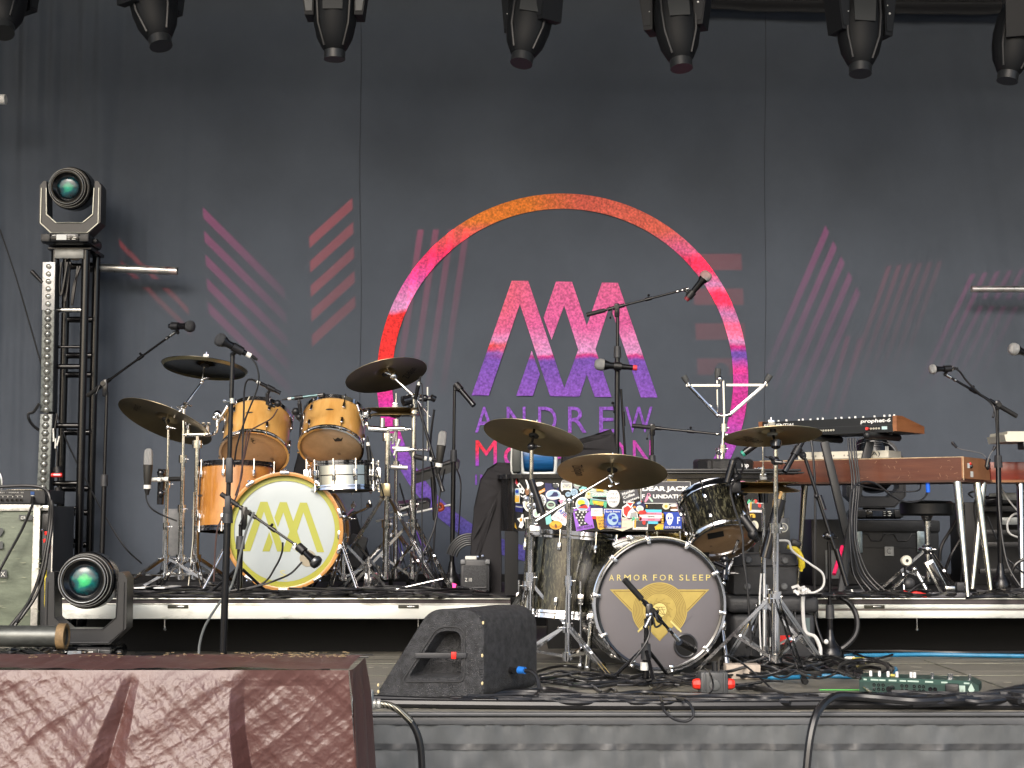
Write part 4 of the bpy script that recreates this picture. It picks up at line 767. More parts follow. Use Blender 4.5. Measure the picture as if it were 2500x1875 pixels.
s1, tp = stand("cymbal_stand", "tall chrome boom stand holding the crash cymbal at the right of the maple kit", 1011, 968, 8.25, RZ, .36, .34, -170, group=G1, xb=1008, r=.0155, steps=(.45, .93))
arm(s1, tp, W(962, 922, 8.28), .0075); m = MB().tube(tp, W(1050, 1018, 8.25), .005); m.sph(W(960, 918, 8.28), .024, 12); m.tube(W(955, 915, 8.28), W(936, 885, 8.3), .006); wing(m, W(955, 915, 8.27), (-1, -.3, .3), 1.3); m.build("tilter", CHR, s1)
m = MB(); m.path([W(1009, 1098, 8.22), W(1040, 1098, 8.22), W(1044, 1090, 8.22), W(1044, 945, 8.22)], .0055, 8, 3); m.tube(W(1010, 1098, 8.22), W(968, 1100, 8.22), .010); m.build("side_rod", CHR, s1)
s1, tp = stand("hi_hat_stand", "slim chrome hi-hat stand at the right of the maple kit", 968, 1030, 8.3, RZ, .3, .3, -40, group=G1, r=.0125, steps=(.5, .75))
m = MB().tube(tp, W(967, 960, 8.3), .0032); m.tube(W(968, 1024, 8.3), W(968, 1040, 8.3), .02); m.tube(W(967, 988, 8.3), W(967, 997, 8.3), .013); m.tube(W(967, 975, 8.3), W(967, 985, 8.3), .006); m.build("pull_rod", CHR, s1)
m = MB(); m.box(W(905, 1432, 8.1) , (.08, .26, .02), Matrix.Rotation(.5, 3, 'X'), .004); m.tube(W(900, 1440, 8.0), W(900, 1360, 8.1), .006); m.build("foot_pedal", CHD, None, "silver foot pedal standing between the hi-hat stand and the bass drum", "pedal")
m = MB()
for k, (a, b, r_) in enumerate([((955, 1140), (995, 1142), .012), ((958, 1094), (1000, 1096), .012), ((965, 1055), (958, 1085), .008), ((976, 1072), (962, 1112), .009)]): m.tube(W(*a, 8.24), W(*b, 8.24), r_)
m.build("taped_clamp", M("white_clamp", (.60, .60, .57), .3, .6), None, "white taped clamp on the hi-hat stand below the cymbals", "clamp")
# sticks/rods at the right of the kit, trigger pads
pb = M("pad_black", (.016, .017, .018), .45)
def padbox(label, pts, Y, th, dep):
    t = T("sample_pad", label, "electronic pad", W(*pts[0], Y), "electronic pads behind the stands"); P0 = [W(a, b, Y) for a, b in pts]
    MB().poly(P0, (0, dep, .02)).build("body", pb, t); a, b = P0[0], P0[1]; d = (b - a); m = MB().path([a + V((0, -.006, -.006)), a.lerp(b, .5) + V((0, -.008, -.006)), b + V((0, -.006, -.006))], .006, 8); m.build("edge_rim", M("pad_grey", (.06, .063, .065), .4), t); return t
padbox("long black electronic pad lying nearly flat behind the two right chrome stands", [(1012, 1155), (1110, 1122), (1120, 1130), (1118, 1148), (1012, 1182)], 8.6, 0, .2)
padbox("small black electronic pad low between the chrome stands", [(962, 1232), (1040, 1222), (1048, 1228), (1048, 1243), (960, 1252)], 8.55, 0, .15)
for lab, a, b, Y in (("thin silver rod crossing low behind the right stands of the maple kit", (918, 1273), (1102, 1232), 8.45), ("thin silver rod below the small electronic pad", (952, 1252), (1012, 1232), 8.4), ("silver rod lying along the riser floor right of the maple kit", (962, 1440), (1082, 1413), 8.0)):
    MB().tube(W(*a, Y), W(*b, Y), .006).build("metal_rod", WHT if "floor" not in lab else CHR, None, lab, "rod")
cable("orange cable knot tied on the silver rod by the right stands", [(1066, 1238, 8.42), (1075, 1230, 8.42), (1082, 1240, 8.42), (1074, 1246, 8.42), (1068, 1240, 8.42)], .009, M("orange_cable", (.5, .08, .03), .5))
# ---------------------------------------------------------------- microphones and their stands, left half
DGM = M("grille_dark", (.05, .052, .055), .5, .4, bump=.6, bs=900)
micstand("tall black boom stand at the left beside the tower, boom rising to the right", 247, 957, 8.55, 0, boom=((214, 966), (425, 813), 8.3), xtop=261, clutch=.64, r=.0125)
mic("black microphone lying level on the boom end high at the left", W(413, 796, 8.28), W(473, 797, 8.22), r=.016, grille=DGM, plug=False, clip=W(434, 812, 8.29))
micstand("front black straight stand before the maple bass drum", 547, 868, 6.05, 0, xtop=568, clutch=.52, r=.0125)
m = MB().box(W(560, 1148, 6.04), (.026, .026, .10), None, .004); m.tube(W(572, 1127, 6.03), W(586, 1126, 6.03), .004); m.box(W(556, 1232, 6.04), (.022, .022, .07), None, .003); m.build("height_sleeve", DGR, None, "square grey sleeve clamped half way up the front straight stand", "sleeve")
m = MB().tube(W(560, 980, 6.04), W(550, 979, 6.03), .005); m.sph(W(548, 979, 6.03), .008, 8); m.tube(W(567, 973, 6.05), W(567, 985, 6.05), .014); m.build("thumb_screw", CHD, None, "thumb screw collar near the top of the front straight stand", "screw")
mic("black vocal microphone on the front straight stand, pointing up left", W(602, 864, 6.03), W(527, 824, 5.98), r=.0135, grille=DGM, clip=W(568, 866, 6.05))
cable("thin cable from the front vocal microphone looping down beside its stand", [(612, 873, 6.03), (625, 890, 6.03), (632, 920, 6.03), (626, 955, 6.04), (600, 1020, 6.06), (578, 1090, 6.08), (572, 1140, 6.1)], .0035)
cable("thin cable from the tom microphone arching over and down in front of the left tom", [(620, 928, 8.0), (605, 928, 7.98), (597, 950, 7.95), (595, 1010, 7.9), (592, 1100, 7.85), (590, 1160, 7.8), (575, 1210, 7.75)], .005)
cable("thin cable falling beside the front stand to the riser floor", [(604, 1050, 7.85), (594, 1120, 7.8), (578, 1210, 7.75), (540, 1270, 7.72), (528, 1310, 7.7), (522, 1420, 7.65)], .0045, M("cable_brown", (.05, .02, .015), .5))
mic("slim black microphone clipped on the rim of the left maple tom, angled down right", W(634, 935, 8.02), W(685, 960, 8.05), "pencil", .010, plug=True, clip=W(653, 962, 8.05))
m = MB().tube(W(653, 962, 8.05), W(653, 988, 8.06), .010); m.tube(W(653, 986, 8.06), W(672, 992, 8.06), .010); m.sph(W(678, 985, 8.06), .020, 10); m.sph(W(660, 988, 8.05), .014, 10); m.build("rim_clip", BLP, None, "black rim clip holding the microphone on the left maple tom", "clip")
mic("slim teal grey microphone reaching right over the right maple tom", W(711, 973, 8.05), W(789, 963, 8.05), "pencil", .0085, clip=W(731, 985, 8.05), body=M("teal_grey", (.10, .17, .18), .35, .6))
m = MB().tube(W(731, 985, 8.05), W(733, 1008, 8.06), .011); m.sph(W(722, 1005, 8.06), .022, 10); m.sph(W(730, 1018, 8.06), .018, 10); m.tube(W(714, 1003, 8.05), W(735, 1030, 8.06), .007); m.tube(W(790, 960, 8.06), W(791, 972, 8.07), .008); m.build("rim_clip", BLP, None, "black rim clip at the upper left of the right maple tom", "clip")
cable("brownish thin cable hanging in front of the left maple tom", [(678, 998, 8.0), (662, 1022, 7.98), (630, 1040, 7.95), (612, 1052, 7.95), (605, 1080, 7.92), (596, 1120, 7.9)], .004, M("cable_brown", (.05, .02, .015), .5))
mic("grey side address microphone hanging upright at the left under the ride cymbal", W(360, 1185, 7.95), W(363, 1095, 7.95), "cond", .024, clip=None)
m = MB().tube(W(367, 1171, 7.96), W(400, 1170, 8.0), .011); m.m(WTP); m.tube(W(385, 1171, 7.95), W(393, 1171, 7.95), .0125); m.tube(W(402, 1170, 7.96), W(411, 1170, 7.96), .0125); m.m(RUB); m.tube(W(411, 1170, 7.97), W(440, 1169, 8.0), .0125); m.build("boom_mount", BLP, None, "short black arm holding the side address microphone at the left", "mount")
cable("thin cable hanging from the left side address microphone and curving right", [(359, 1193, 7.95), (357, 1215, 7.95), (368, 1240, 7.95), (395, 1257, 7.98), (432, 1272, 8.0)], .0045)
m = MB()
for y in (1155, 1205): m.sph(W(393, y, 8.0), .022, 10)
m.tube(W(396, 1145, 8.02), W(391, 1232, 8.02), .022, .018); m.build("black_clamp", BLG, None, "long black curved clamp beside the left side address microphone", "clamp")
s2, tp = micstand("tall thin black stand with a round base right of the maple kit", 1103, 945, 8.3, RZ, clutch=.66, r=.0115, bell=True, brad=.052, xtop=1110)
mic("black pencil microphone on the tall thin stand, pointing down right", W(1118, 944, 8.3), W(1157, 990, 8.25), "pencil", .015, plug=False, clip=W(1111, 952, 8.3))
mic("grey side address microphone standing upright at the right of the hi-hat", W(1072, 1132, 8.1), W(1082, 1052, 8.1), "cond", .024)
m = MB().m(RUB); m.tube(W(1012, 1114, 8.15), W(1034, 1119, 8.13), .014); m.m(WTP); m.tube(W(1036, 1119, 8.12), W(1042, 1120, 8.12), .012); m.tube(W(1048, 1121, 8.12), W(1054, 1122, 8.12), .012); m.m(BLP); m.tube(W(1054, 1122, 8.12), W(1074, 1124, 8.1), .01); m.build("boom_mount", None, None, "short black arm holding the side address microphone by the hi-hat", "mount")
m = MB().tube(W(1020, 985, 8.15), W(1082, 1198, 8.1), .008); m.m(BLK); m.tube(W(1068, 1160, 8.12), W(1082, 1200, 8.1), .011); m.tube(W(1062, 1270, 8.3), W(1056, 1165, 8.3), .012); m.build("stand_boom", None, None, "thin black boom crossing diagonally in front of the right stands", "boom arm")
m = MB(); m.tube(W(983, 980, 8.12), W(1003, 975, 8.14), .028); m.sph(W(1038, 972, 8.14), .02, 12); m.tube(W(1024, 975, 8.14), W(1062, 972, 8.14), .011); m.tube(W(1052, 970, 8.13), W(1062, 975, 8.14), .018); m.tube(W(1020, 940, 8.14), W(1014, 970, 8.14), .008); m.sph(W(1003, 990, 8.14), .016, 10); m.build("black_clamp", BLG, None, "cluster of black clamps on top of the right boom stand of the maple kit", "clamp")
mic("small black microphone tucked above the clamps by the crash cymbal, cable up", W(1022, 940, 8.12), W(1014, 975, 8.14), "pencil", .010)
cable("thin cable dropping straight down from the microphone above the clamps", [(1022, 936, 8.12), (1030, 940, 8.1), (1032, 990, 8.08), (1033, 1100, 8.05), (1030, 1250, 8.03), (1032, 1400, 8.0)], .0042)
mic("small black microphone clipped upright on the snare drum", W(899, 1088, 7.98), W(905, 1150, 7.98), "pencil", .012)
m = MB().path([W(900, 1088, 7.98), W(912, 1120, 7.98), W(920, 1150, 7.98), (W(938, 1215, 8.05))], .0035, 6, 4); m.build("snare_cable", CAB, None, "thin cable running down from the snare microphone to the chrome stand", "cable")
for k, (pts, r_) in enumerate([([(1060, 1000, 8.15), (1050, 1100, 8.2), (1064, 1200, 8.3), (1060, 1320, 8.2), (1050, 1420, 8.1)], .006), ([(1086, 1145, 8.1), (1075, 1200, 8.15), (1060, 1290, 8.12), (1030, 1360, 8.1), (1015, 1420, 8.0)], .0045), ([(1115, 1145, 8.6), (1125, 1180, 8.5), (1122, 1260, 8.5), (1118, 1330, 8.5)], .004), ([(975, 1180, 8.4), (1000, 1260, 8.4), (1040, 1340, 8.4), (1075, 1420, 8.3)], .005)]):
    cable(["loose black cable weaving down through the right stands", "black cable falling from the right side address microphone", "thin cable hanging from the end of the long electronic pad", "black cable slanting down right behind the hi-hat stand"][k], pts, r_)
# kick microphone on its own short stand
micstand("short black boom stand in front of the maple bass drum", 584, 1280, 7.62, RZ, base="tripod", boom=((540, 1206), (742, 1344), 7.55), xtop=588, clutch=.75, Rl=.16, r=.0135)
kp = W(752, 1355, 7.52); t = mic("grey round headed microphone aimed at the lower right of the white bass drum head", W(733, 1338, 7.54), W(778, 1378, 7.5), r=.0165, grille=M("silver_black_grille", (.10, .105, .11), .3, .8), plug=False, clip=W(735, 1345, 7.55))
m = MB().m(WTP); m.tube(W(716, 1334, 7.55), W(724, 1340, 7.55), .0115); m.build("boom_tape", None, None, "white tape band on the boom before the maple bass drum", "tape")
cable("cable from the bass drum microphone curving down left across the white head", [(737, 1372, 7.55), (710, 1400, 7.56), (670, 1418, 7.6), (640, 1428, 7.6), (600, 1440, 7.58)], .005)
cable("cable dropping from the boom across the white head to the riser floor", [(690, 1324, 7.55), (688, 1350, 7.56), (672, 1385, 7.58), (640, 1425, 7.6), (560, 1443, 7.6)], .005)
cable("grey cable dangling from the riser edge down to the stage floor", [(620, 1250, 7.3), (600, 1300, 7.3), (575, 1400, 7.3), (560, 1440, 7.3), (530, 1480, 7.2), (500, 1530, 7.1), (487, 1575, 7.0), (486, 1612, 6.95)], .006, M("cable_grey", (.12, .13, .13), .45))
# ================================================================ BLACK DRUM KIT (front right)
SPK = M("sparkle_black", (.006, .006, .005), .18, .0, col2=(.12, .115, .07), vs=130, sharp=(.50, .72), coat=.55, stretch=(1, 1, .22)); HDG = M("head_grey_print", (.13, .122, .13), .48, var=.04, vs=3); BHP = M("hoop_black", (.012, .012, .012), .2, coat=.6)
GLD = M("gold_print", (.40, .30, .075), .5, var=.08, vs=30); GLT = M("gold_light", (.62, .52, .18), .5); GDK = M("gold_dark", (.17, .11, .025), .5)
K2 = 6.6; KC = W(1609, 1480, K2); KC.z = .306 - .004; ku = V((-.125, 1, 0)).normalized()
rt, F = drum("bass_drum", "black bass drum whose grey head carries gold lettering and a gold winged sun emblem", KC, ku, .274, .40, SPK, CHR, HDG, lugs=10, a0=8, hoopw=.02, hoopt=.014, claw=True)
m = MB(F); m.lathe([(.268, -.012), (.279, -.012), (.281, -.022), (.277, -.024), (.268, -.020), (.268, -.012)], n=64); m.build("inner_rim", BHP, rt)
hp = lambda a, b, o=.007: RP(a, b, KC, -ku, o); Hx = lambda x, y, o=.0065: hp(1440 + x / 4.608, 1300 + y / 4.608, o)
m = MB().m(GLT); xs = {0: (215, 268, "A"), 1: (303, 352, "R"), 2: (385, 458, "M"), 3: (490, 555, "O"), 4: (592, 645, "R"), 5: (710, 752, "F"), 6: (783, 850, "O"), 7: (884, 938, "R"), 8: (1003, 1048, "S"), 9: (1078, 1120, "L"), 10: (1153, 1197, "E"), 11: (1227, 1272, "E"), 12: (1303, 1352, "P")}
for a, b, c in xs.values(): m.text(c, Hx(a, 539), Hx(b, 539), Hx(a, 474))
m.build("lettering", None, rt)
m = MB().m(GLD); m.poly([Hx(*p, .0055) for p in ((220, 640), (1340, 640), (782, 1222))])
m.m(GDK)
def band(pts, w, o, mat):
    m.m(mat); n = len(pts)
    for i in range(n):
        a, b = pts[i], pts[(i + 1) % n]; d = math.hypot(b[0] - a[0], b[1] - a[1]); nx, ny = -(b[1] - a[1]) / d * w / 2, (b[0] - a[0]) / d * w / 2
        m.add([Hx(a[0] + nx, a[1] + ny, o), Hx(b[0] + nx, b[1] + ny, o), Hx(b[0] - nx, b[1] - ny, o), Hx(a[0] - nx, a[1] - ny, o)], [[0, 1, 2, 3]])
band([(262, 660), (1298, 660), (782, 1190)], 7, .0065, GDK)
# grey gap hiding the inner part of the triangle left and right of the lower point
m.m(HDG); m.poly([Hx(*p, .0068) for p in ((440, 868), (700, 1135), (690, 1160), (660, 1180), (420, 940))]); m.poly([Hx(*p, .0068) for p in ((1120, 868), (870, 1125), (880, 1150), (905, 1175), (1150, 930))])
def arcband(r0, r1, a0, a1, o, mat, cx=780, cy=872, n=48):
    m.m(mat); ps = []
    for k in range(n + 1): a = R(a0 + (a1 - a0) * k / n); ps += [Hx(cx + r0 * math.sin(a), cy - r0 * math.cos(a), o), Hx(cx + r1 * math.sin(a), cy - r1 * math.cos(a), o)]
    m.add(ps, [[2 * k, 2 * k + 1, 2 * k + 3, 2 * k + 2] for k in range(n)])
arcband(0, 312, -138, 138, .0075, GLD)
for k in range(7): arcband(190 + 17 * k, 195 + 17 * k, -136, 136, .0083, GDK)
m.m(GLD); m.poly([Hx(*p, .008) for p in ((640, 960), (920, 960), (925, 1060), (782, 1205), (640, 1060))]); arcband(0, 186, 0, 360, .0085, GLD)
m.m(GLT)
for sx in (-1, 1): m.add([Hx(780 + sx * a, b, .0088) for a, b in ((128, 985), (248, 1105), (240, 1125), (118, 1003))], [[0, 1, 2, 3]])
arcband(80, 85, 0, 360, .0095, GDK); arcband(0, 79, 0, 360, .009, GLT)
m.m(GDK)
for k in range(22):
    a = 2 * PI * k / 22; 
    if 150 < math.degrees(a) < 210: continue
    L = 150 if k % 2 else 118
    for i in range(6):
        r0, r1 = 86 + (L - 86) * i / 6, 86 + (L - 86) * (i + 1) / 6; w0, w1 = 9 * (1 - i / 6) + 1, 9 * (1 - (i + 1) / 6) + 1; b0, b1 = a + .10 * math.sin(i * 1.5), a + .10 * math.sin((i + 1) * 1.5)
        m.add([Hx(780 + r0 * math.sin(b0) + sg * w * math.cos(b0), 880 - r0 * math.cos(b0) + sg * w * math.sin(b0), .0098) for r0, b0, w, sg in ((r0, b0, w0, 1), (r1, b1, w1, 1), (r1, b1, w1 - 2, 1), (r0, b0, w0 - 3, 1))], [[0, 1, 2, 3]])
        m.add([Hx(780 + r0 * math.sin(b0) + sg * w * math.cos(b0), 880 - r0 * math.cos(b0) + sg * w * math.sin(b0), .0098) for r0, b0, w, sg in ((r0, b0, w0, -1), (r1, b1, w1, -1), (r1, b1, w1 - 2, -1), (r0, b0, w0 - 3, -1))], [[0, 1, 2, 3]])
for a, b in (((728, 838), (840, 838)), ((745, 838), (830, 925)), ((735, 868), (845, 868)), ((780, 838), (740, 900)), ((800, 838), (838, 925)), ((760, 905), (838, 925))):
    d = math.hypot(b[0] - a[0], b[1] - a[1]); nx, ny = -(b[1] - a[1]) / d * 3, (b[0] - a[0]) / d * 3; m.add([Hx(a[0] + nx, a[1] + ny, .0099), Hx(b[0] + nx, b[1] + ny, .0099), Hx(b[0] - nx, b[1] - ny, .0099), Hx(a[0] - nx, a[1] - ny, .0099)], [[0, 1, 2, 3]])
m.build("printed_emblem", None, rt)
pc = RP(1440 + 1072 / 4.608, 1300 + 1272 / 4.608, KC, -ku, .009); m = MB(); m.lathe([(0, 0), (.046, 0), (.046, .0006), (0, .0006)], pc, -ku, 40); m.build("port_opening", M("port_black", (.002, .002, .002), .9), rt); MB().torus(pc, -ku, .048, .005, 48, 8).build("port_ring", M("port_ring_black", (.03, .03, .032), .3), rt)
m = MB()
for k in range(2):
    sx = (-1, 1)[k]; a = KC + V((sx * .285, .13, -.07 if sx < 0 else -.10)); b = W(1434, 1640, 6.72) if sx < 0 else W(1776, 1622, 6.62); b.z = .02; m = MB().box(a, (.04, .05, .05), None, .01); m.tube(a, b, .0115); m.tube(a.lerp(b, .75), b, .0145); m.sph(b, .016, 10); m.build("spur", CHR, rt)
# rack tom
axr = tilt(57, -9, 3); C = W(1764, 1319, 6.88); rt5, F5 = drum("tom_drum", "black sparkle rack tom tilted above the right edge of the black bass drum", C, axr, .151, .215, SPK, CHR, CLR, lugs=6, a0=-112, hoopw=.018, hoopt=.005)
m = MB().m(M("gaffer_black", (.01, .01, .01), .8)); cc = C
m.poly([RP(a, b, C, -axr, .007) for a, b in ((1726, 1300), (1765, 1293), (1767, 1306), (1728, 1314))]); m.poly([RP(a, b, C, -axr, .007) for a, b in ((1708, 1345), (1732, 1345), (1728, 1359), (1716, 1355))]); m.build("tape_patch", None, rt5); marks(rt5, 1764, 1319, C, axr, [(-29, 12, .006), (-26, 26, .007)])
m = MB().tube(W(1771, 1375, 6.75), W(1768, 1420, 6.72), .014); m.sph(W(1769, 1365, 6.78), .02, 10); m.tube(W(1745, 1373, 6.75), W(1772, 1385, 6.72), .009); wing(m, W(1780, 1400, 6.72), (1, -.2, 0), 1.5); wing(m, W(1762, 1398, 6.70), (-1, -.2, .2), 1.4); m.m(BLG); m.tube(W(1767, 1408, 6.70), W(1766, 1418, 6.69), .022, n=14); m.m(CHR); m.sph(W(1766, 1424, 6.69), .012, 10)
m.build("tom_mount", CHR, rt5)
m = MB().path([W(1788, 1370, 6.7), W(1780, 1388, 6.69), W(1778, 1402, 6.69)], .0055, 8, 4); m.build("mount_rod", CHR, rt5)
# floor tom
axf = tilt(87, 4, 0); C = W(1381, 1500, 7.02); rt6, F6 = drum("floor_tom", "tall black sparkle floor tom standing at the left of the black bass drum", C, axf, .205, .355, SPK, CHR, CLR, lugs=8, a0=-105, hoopw=.018, hoopt=.006)
for a0_ in (-160, -75, 60):
    a = R(a0_); p = C + V((.228 * math.cos(a), .228 * math.sin(a), 0)); m = MB().tube((p.x, p.y, C.z + .16), (p.x, p.y, .02), .0055); m.box((p.x, p.y, C.z + .08), (.03, .03, .05), None, .008); m.sph((p.x, p.y, .02), .014, 8); m.build("floor_leg", CHR, rt6)
# black second shell edge further left, brass snare behind the bass drum
sn = W(1655, 1304, 7.25); rt7, F7 = drum("snare_drum", "brass snare drum peeking out above the black bass drum", V((sn.x, 7.25, sn.z - .12)), V((0, .02, 1)), .135, .11, M("brass_shell", (.55, .40, .12), .2, 1.), M("brass_hoop", (.65, .50, .18), .2, 1.), FILM, lugs=8, a0=-92)
st, tp = stand("snare_stand", "chrome stand under the brass snare drum", 1620, 1350, 7.25, 0, .2, .24, 30)
m = MB(); m.sph(tp, .03, 10)
for a in (200, 320, 80): d = V((math.cos(R(a)), math.sin(R(a)), 0)); m.path([tp, tp + d * .16 + V((0, 0, .03)), tp + d * .17 + V((0, 0, .06))], .006, 8, 3)
m.build("basket", CHR, st)
# cymbals
BR3 = bronze("bronze_olive", (.44, .36, .215), .34)
cymbal("large bronze cymbal on the left stand of the black kit before the blue fan", 1305, 1056, 6.9, .232, (.22, .28, 1), BR3, nobolt=False, felt=RUB, dome=.12)
cymbal("large bronze cymbal in the middle of the black kit above the stickered piano", 1495, 1139, 6.7, .243, (.06, .31, 1), BR3, ("Zildjian", 170, .30), dome=.12)
cymbal("bronze crash cymbal on the tall stand at the right of the black kit", 1885, 1052, 6.6, .214, (-.03, .165, 1), BR3, ("Zildjian", 128, .36), felt=M("felt_grey", (.32, .31, .27), .9), dome=.12)
cymbal("upper hi-hat cymbal right of the black rack tom", 1863, 1180, 6.95, .168, (0, -.08, 1), BR2, group="hi-hat cymbals of the black kit", dome=.2)
cymbal("lower hi-hat cymbal facing down right of the black rack tom", 1863, 1190, 6.95, .168, (0, .03, -1), BR2, group="hi-hat cymbals of the black kit", dome=.15, nobolt=True)
G2 = "chrome stands of the black kit"
s1, tp = stand("cymbal_stand", "tall chrome stand left of the black floor tom carrying the left ride cymbal", 1298, 1090, 6.85, 0, .37, .32, -110, group=G2, xb=1291, r=.0155, steps=(.42, .66))
m = MB().sph(tp, .02, 12); m.tube(tp, W(1304, 1048, 6.9), .006); wing(m, tp, (1, -.3, 0), 1.3); m.m(BLG); m.tube(W(1296, 1170, 6.8), W(1322, 1252, 6.8), .016, .02); m.m(CHR)
for dx, dy in ((-14, -4), (0, -14), (14, -2), (6, 12), (-8, 14), (22, 14)): m.sph(W(1300 + dx, 1222 + dy, 6.8), .014, 8)
m.box(W(1306, 1297, 6.83), (.05, .03, .05), None, .008); m.build("tilter", None, s1)
s1, tp = stand("cymbal_stand", "chrome boom stand in front of the black floor tom", 1390, 1222, 6.62, 0, .20, .33, -60, group=G2, xb=1385, r=.0125, steps=(.55, .97))
m = MB().m(CHR); m.tube(W(1309, 1272, 6.62), W(1497, 1157, 6.66), .0062); m.tube(W(1309, 1272, 6.62), W(1410, 1210, 6.64), .0085); m.sph(tp, .018, 12); m.build("boom_arm", M("boom_white", (.85, .85, .85), .2, .5), s1); m = MB().tube(W(1494, 1125, 6.69), W(1494, 1168, 6.66), .0055); m.sph(W(1490, 1162, 6.65), .014, 10); wing(m, W(1490, 1166, 6.64), (.5, -.5, -1), 1.4); m.build("tilter", CHR, s1)
s1, tp = stand("cymbal_stand", "tall chrome stand with spread legs at the right of the black kit", 1894, 1098, 6.55, 0, .33, .34, -80, group=G2, xb=1890, r=.017, steps=(.36, .66))
m = MB().tube(tp, W(1886, 1050, 6.6), .006); m.tube(W(1894, 1078, 6.56), W(1894, 1092, 6.55), .026, .02); m.sph(W(1893, 1125, 6.54), .02, 12); wing(m, W(1893, 1128, 6.53), (1, -.3, -.1), 1.6); wing(m, W(1893, 1122, 6.53), (-1, -.3, .3), 1.4); m.m(BLG); m.tube(W(1886, 1038, 6.6), W(1888, 1060, 6.6), .014); m.build("tilter", None, s1)
s1, tp = stand("hi_hat_stand", "slim chrome hi-hat stand with an exposed pull rod right of the black rack tom", 1864, 1240, 6.95, 0, .28, .28, -20, group=G2, xb=1862, r=.0135, steps=(.5, .75))
m = MB().tube(tp, W(1862, 1062, 6.95), .003); m.m(CHR); m.tube(W(1862, 1140, 6.95), W(1862, 1168, 6.95), .009); wing(m, W(1862, 1144, 6.95), (-1, -.2, 0), 1.2); m.tube(W(1862, 1166, 6.95), W(1862, 1174, 6.95), .017); m.m(BLG); m.tube(W(1863, 1198, 6.95), W(1864, 1228, 6.95), .028, .022); m.build("pull_rod", CHR, s1)
for sx in (-6, 6): m = MB().path([W(1862 + sx * .6, 1400, 6.93), W(1860 + sx, 1480, 6.93), W(1862 + sx * .7, 1600, 6.93)], .004, 6, 3); m.build("side_rod", WHT, s1)
# rods and a tube of sticks
t = T("stick_bag", "drum sticks standing in a black tube beside the right chrome stand", "stick holder", W(1868, 1360, 6.8)); m = MB().m(BLG); m.lathe([(.022, 0), (.026, .0), (.026, .27), (.022, .27), (.022, .0)], W(1868, 1362, 6.8), (W(1888, 1285, 6.8) - W(1868, 1362, 6.8)), 20); m.build("tube", None, t)
WD = M("stick_wood", (.55, .34, .13), .5, var=.2, vs=20)
for a, b in (((1884, 1300), (1894, 1195)), ((1878, 1300), (1908, 1200)), ((1890, 1300), (1903, 1215))): MB().tube(W(*a, 6.8), W(*b, 6.8), .010, .007).build("drum_stick", WD, t)
# ================================================================ PIANO WITH STICKERS
PY = 7.75; px0 = W(1220, 1250, PY).x; px1 = W(1888, 1250, PY).x; zt = W(1500, 1168, PY).z; zb = W(1500, 1297, PY).z
BKL = M("piano_black", (.010, .010, .011), .22, coat=.4); t = T("piano", "black upright piano covered with colourful stickers behind the black kit", "piano", ((px0 + px1) / 2, PY + .3, 0))
m = MB(); xa = px0 + .14
front = [(px0 + .0, PY + .32), (px0 + .01, PY + .17), (px0 + .06, PY + .06), (xa, PY)]
pf = front + [(px1, PY), (px1, PY + .6), (px0, PY + .6)]
m.poly([V((x, y, zb)) for x, y in pf], (0, 0, zt - zb)); m.build("case", BKL, t, ang=50)
m = MB(); m.poly([V((x - (.02 if x < 0 else -.02) * (1 if i else 1), y - .03, zt)) for i, (x, y) in enumerate(pf)], (0, 0, .022)); m.build("lid", BLG, t)
m = MB(); m.box((W(1720, 1150, PY).x, PY + .1, zt + .028), (1.0, .30, .008), None, .002); m.box((W(1720, 1150, PY).x, PY + .12, zt + .042), (.98, .28, .012), None, .002); m.build("music_shelf", M("shelf_black", (.02, .02, .02), .3), t)
m = MB(); m.box(((px0 + px1) / 2 + .1, PY + .35, zb / 2), (px1 - px0 - .3, .4, zb)); m.build("lower_panel", M("deep_black", (.004, .004, .004), .8), t)
for lx in (px0 + .06, px1 - .06): MB().box((lx, PY + .2, zb / 2), (.07, .3, zb), None, .004).build("leg", MATS["deep_black"], t)
MB().box((W(1640, 1175, PY).x, PY - .004, W(1, 1172, PY).z), (.05, .006, .006)).build("hinge", M("hinge_brass", (.6, .45, .15), .3, .9), t)
Pz = PY - .0035; stk = []
INKS = dict(w=(.80, .80, .78), k=(.015, .015, .018), r=(.65, .04, .03), o=(.72, .28, .03), y=(.75, .68, .03), g=(.10, .45, .25), t=(.25, .62, .58), b=(.02, .06, .40), c=(.12, .55, .75), p=(.36, .14, .68), k2=(.06, .06, .07), gr=(.35, .36, .36), pk=(.68, .25, .38), cr=(.66, .62, .48), nb=(.012, .015, .09), br=(.22, .10, .04), lb=(.35, .50, .62), og=(.75, .45, .05), sg=(.45, .62, .50))
for k_, c_ in INKS.items(): M("ink_" + k_, c_, .38)
def ink(k): return MATS["ink_" + k]
def surf(px, py, o=0.0):
    """point on the piano front: flat panel, curving back at the left corner"""
    q = W(px, py, Pz)
    if q.x > xa: return V((q.x, Pz - o, q.z))
    u = (xa - q.x) / (xa - px0); y = PY + .32 * u ** 2.2; q = W(px, py, y - .004); return V((q.x, y - .006 - o, q.z))
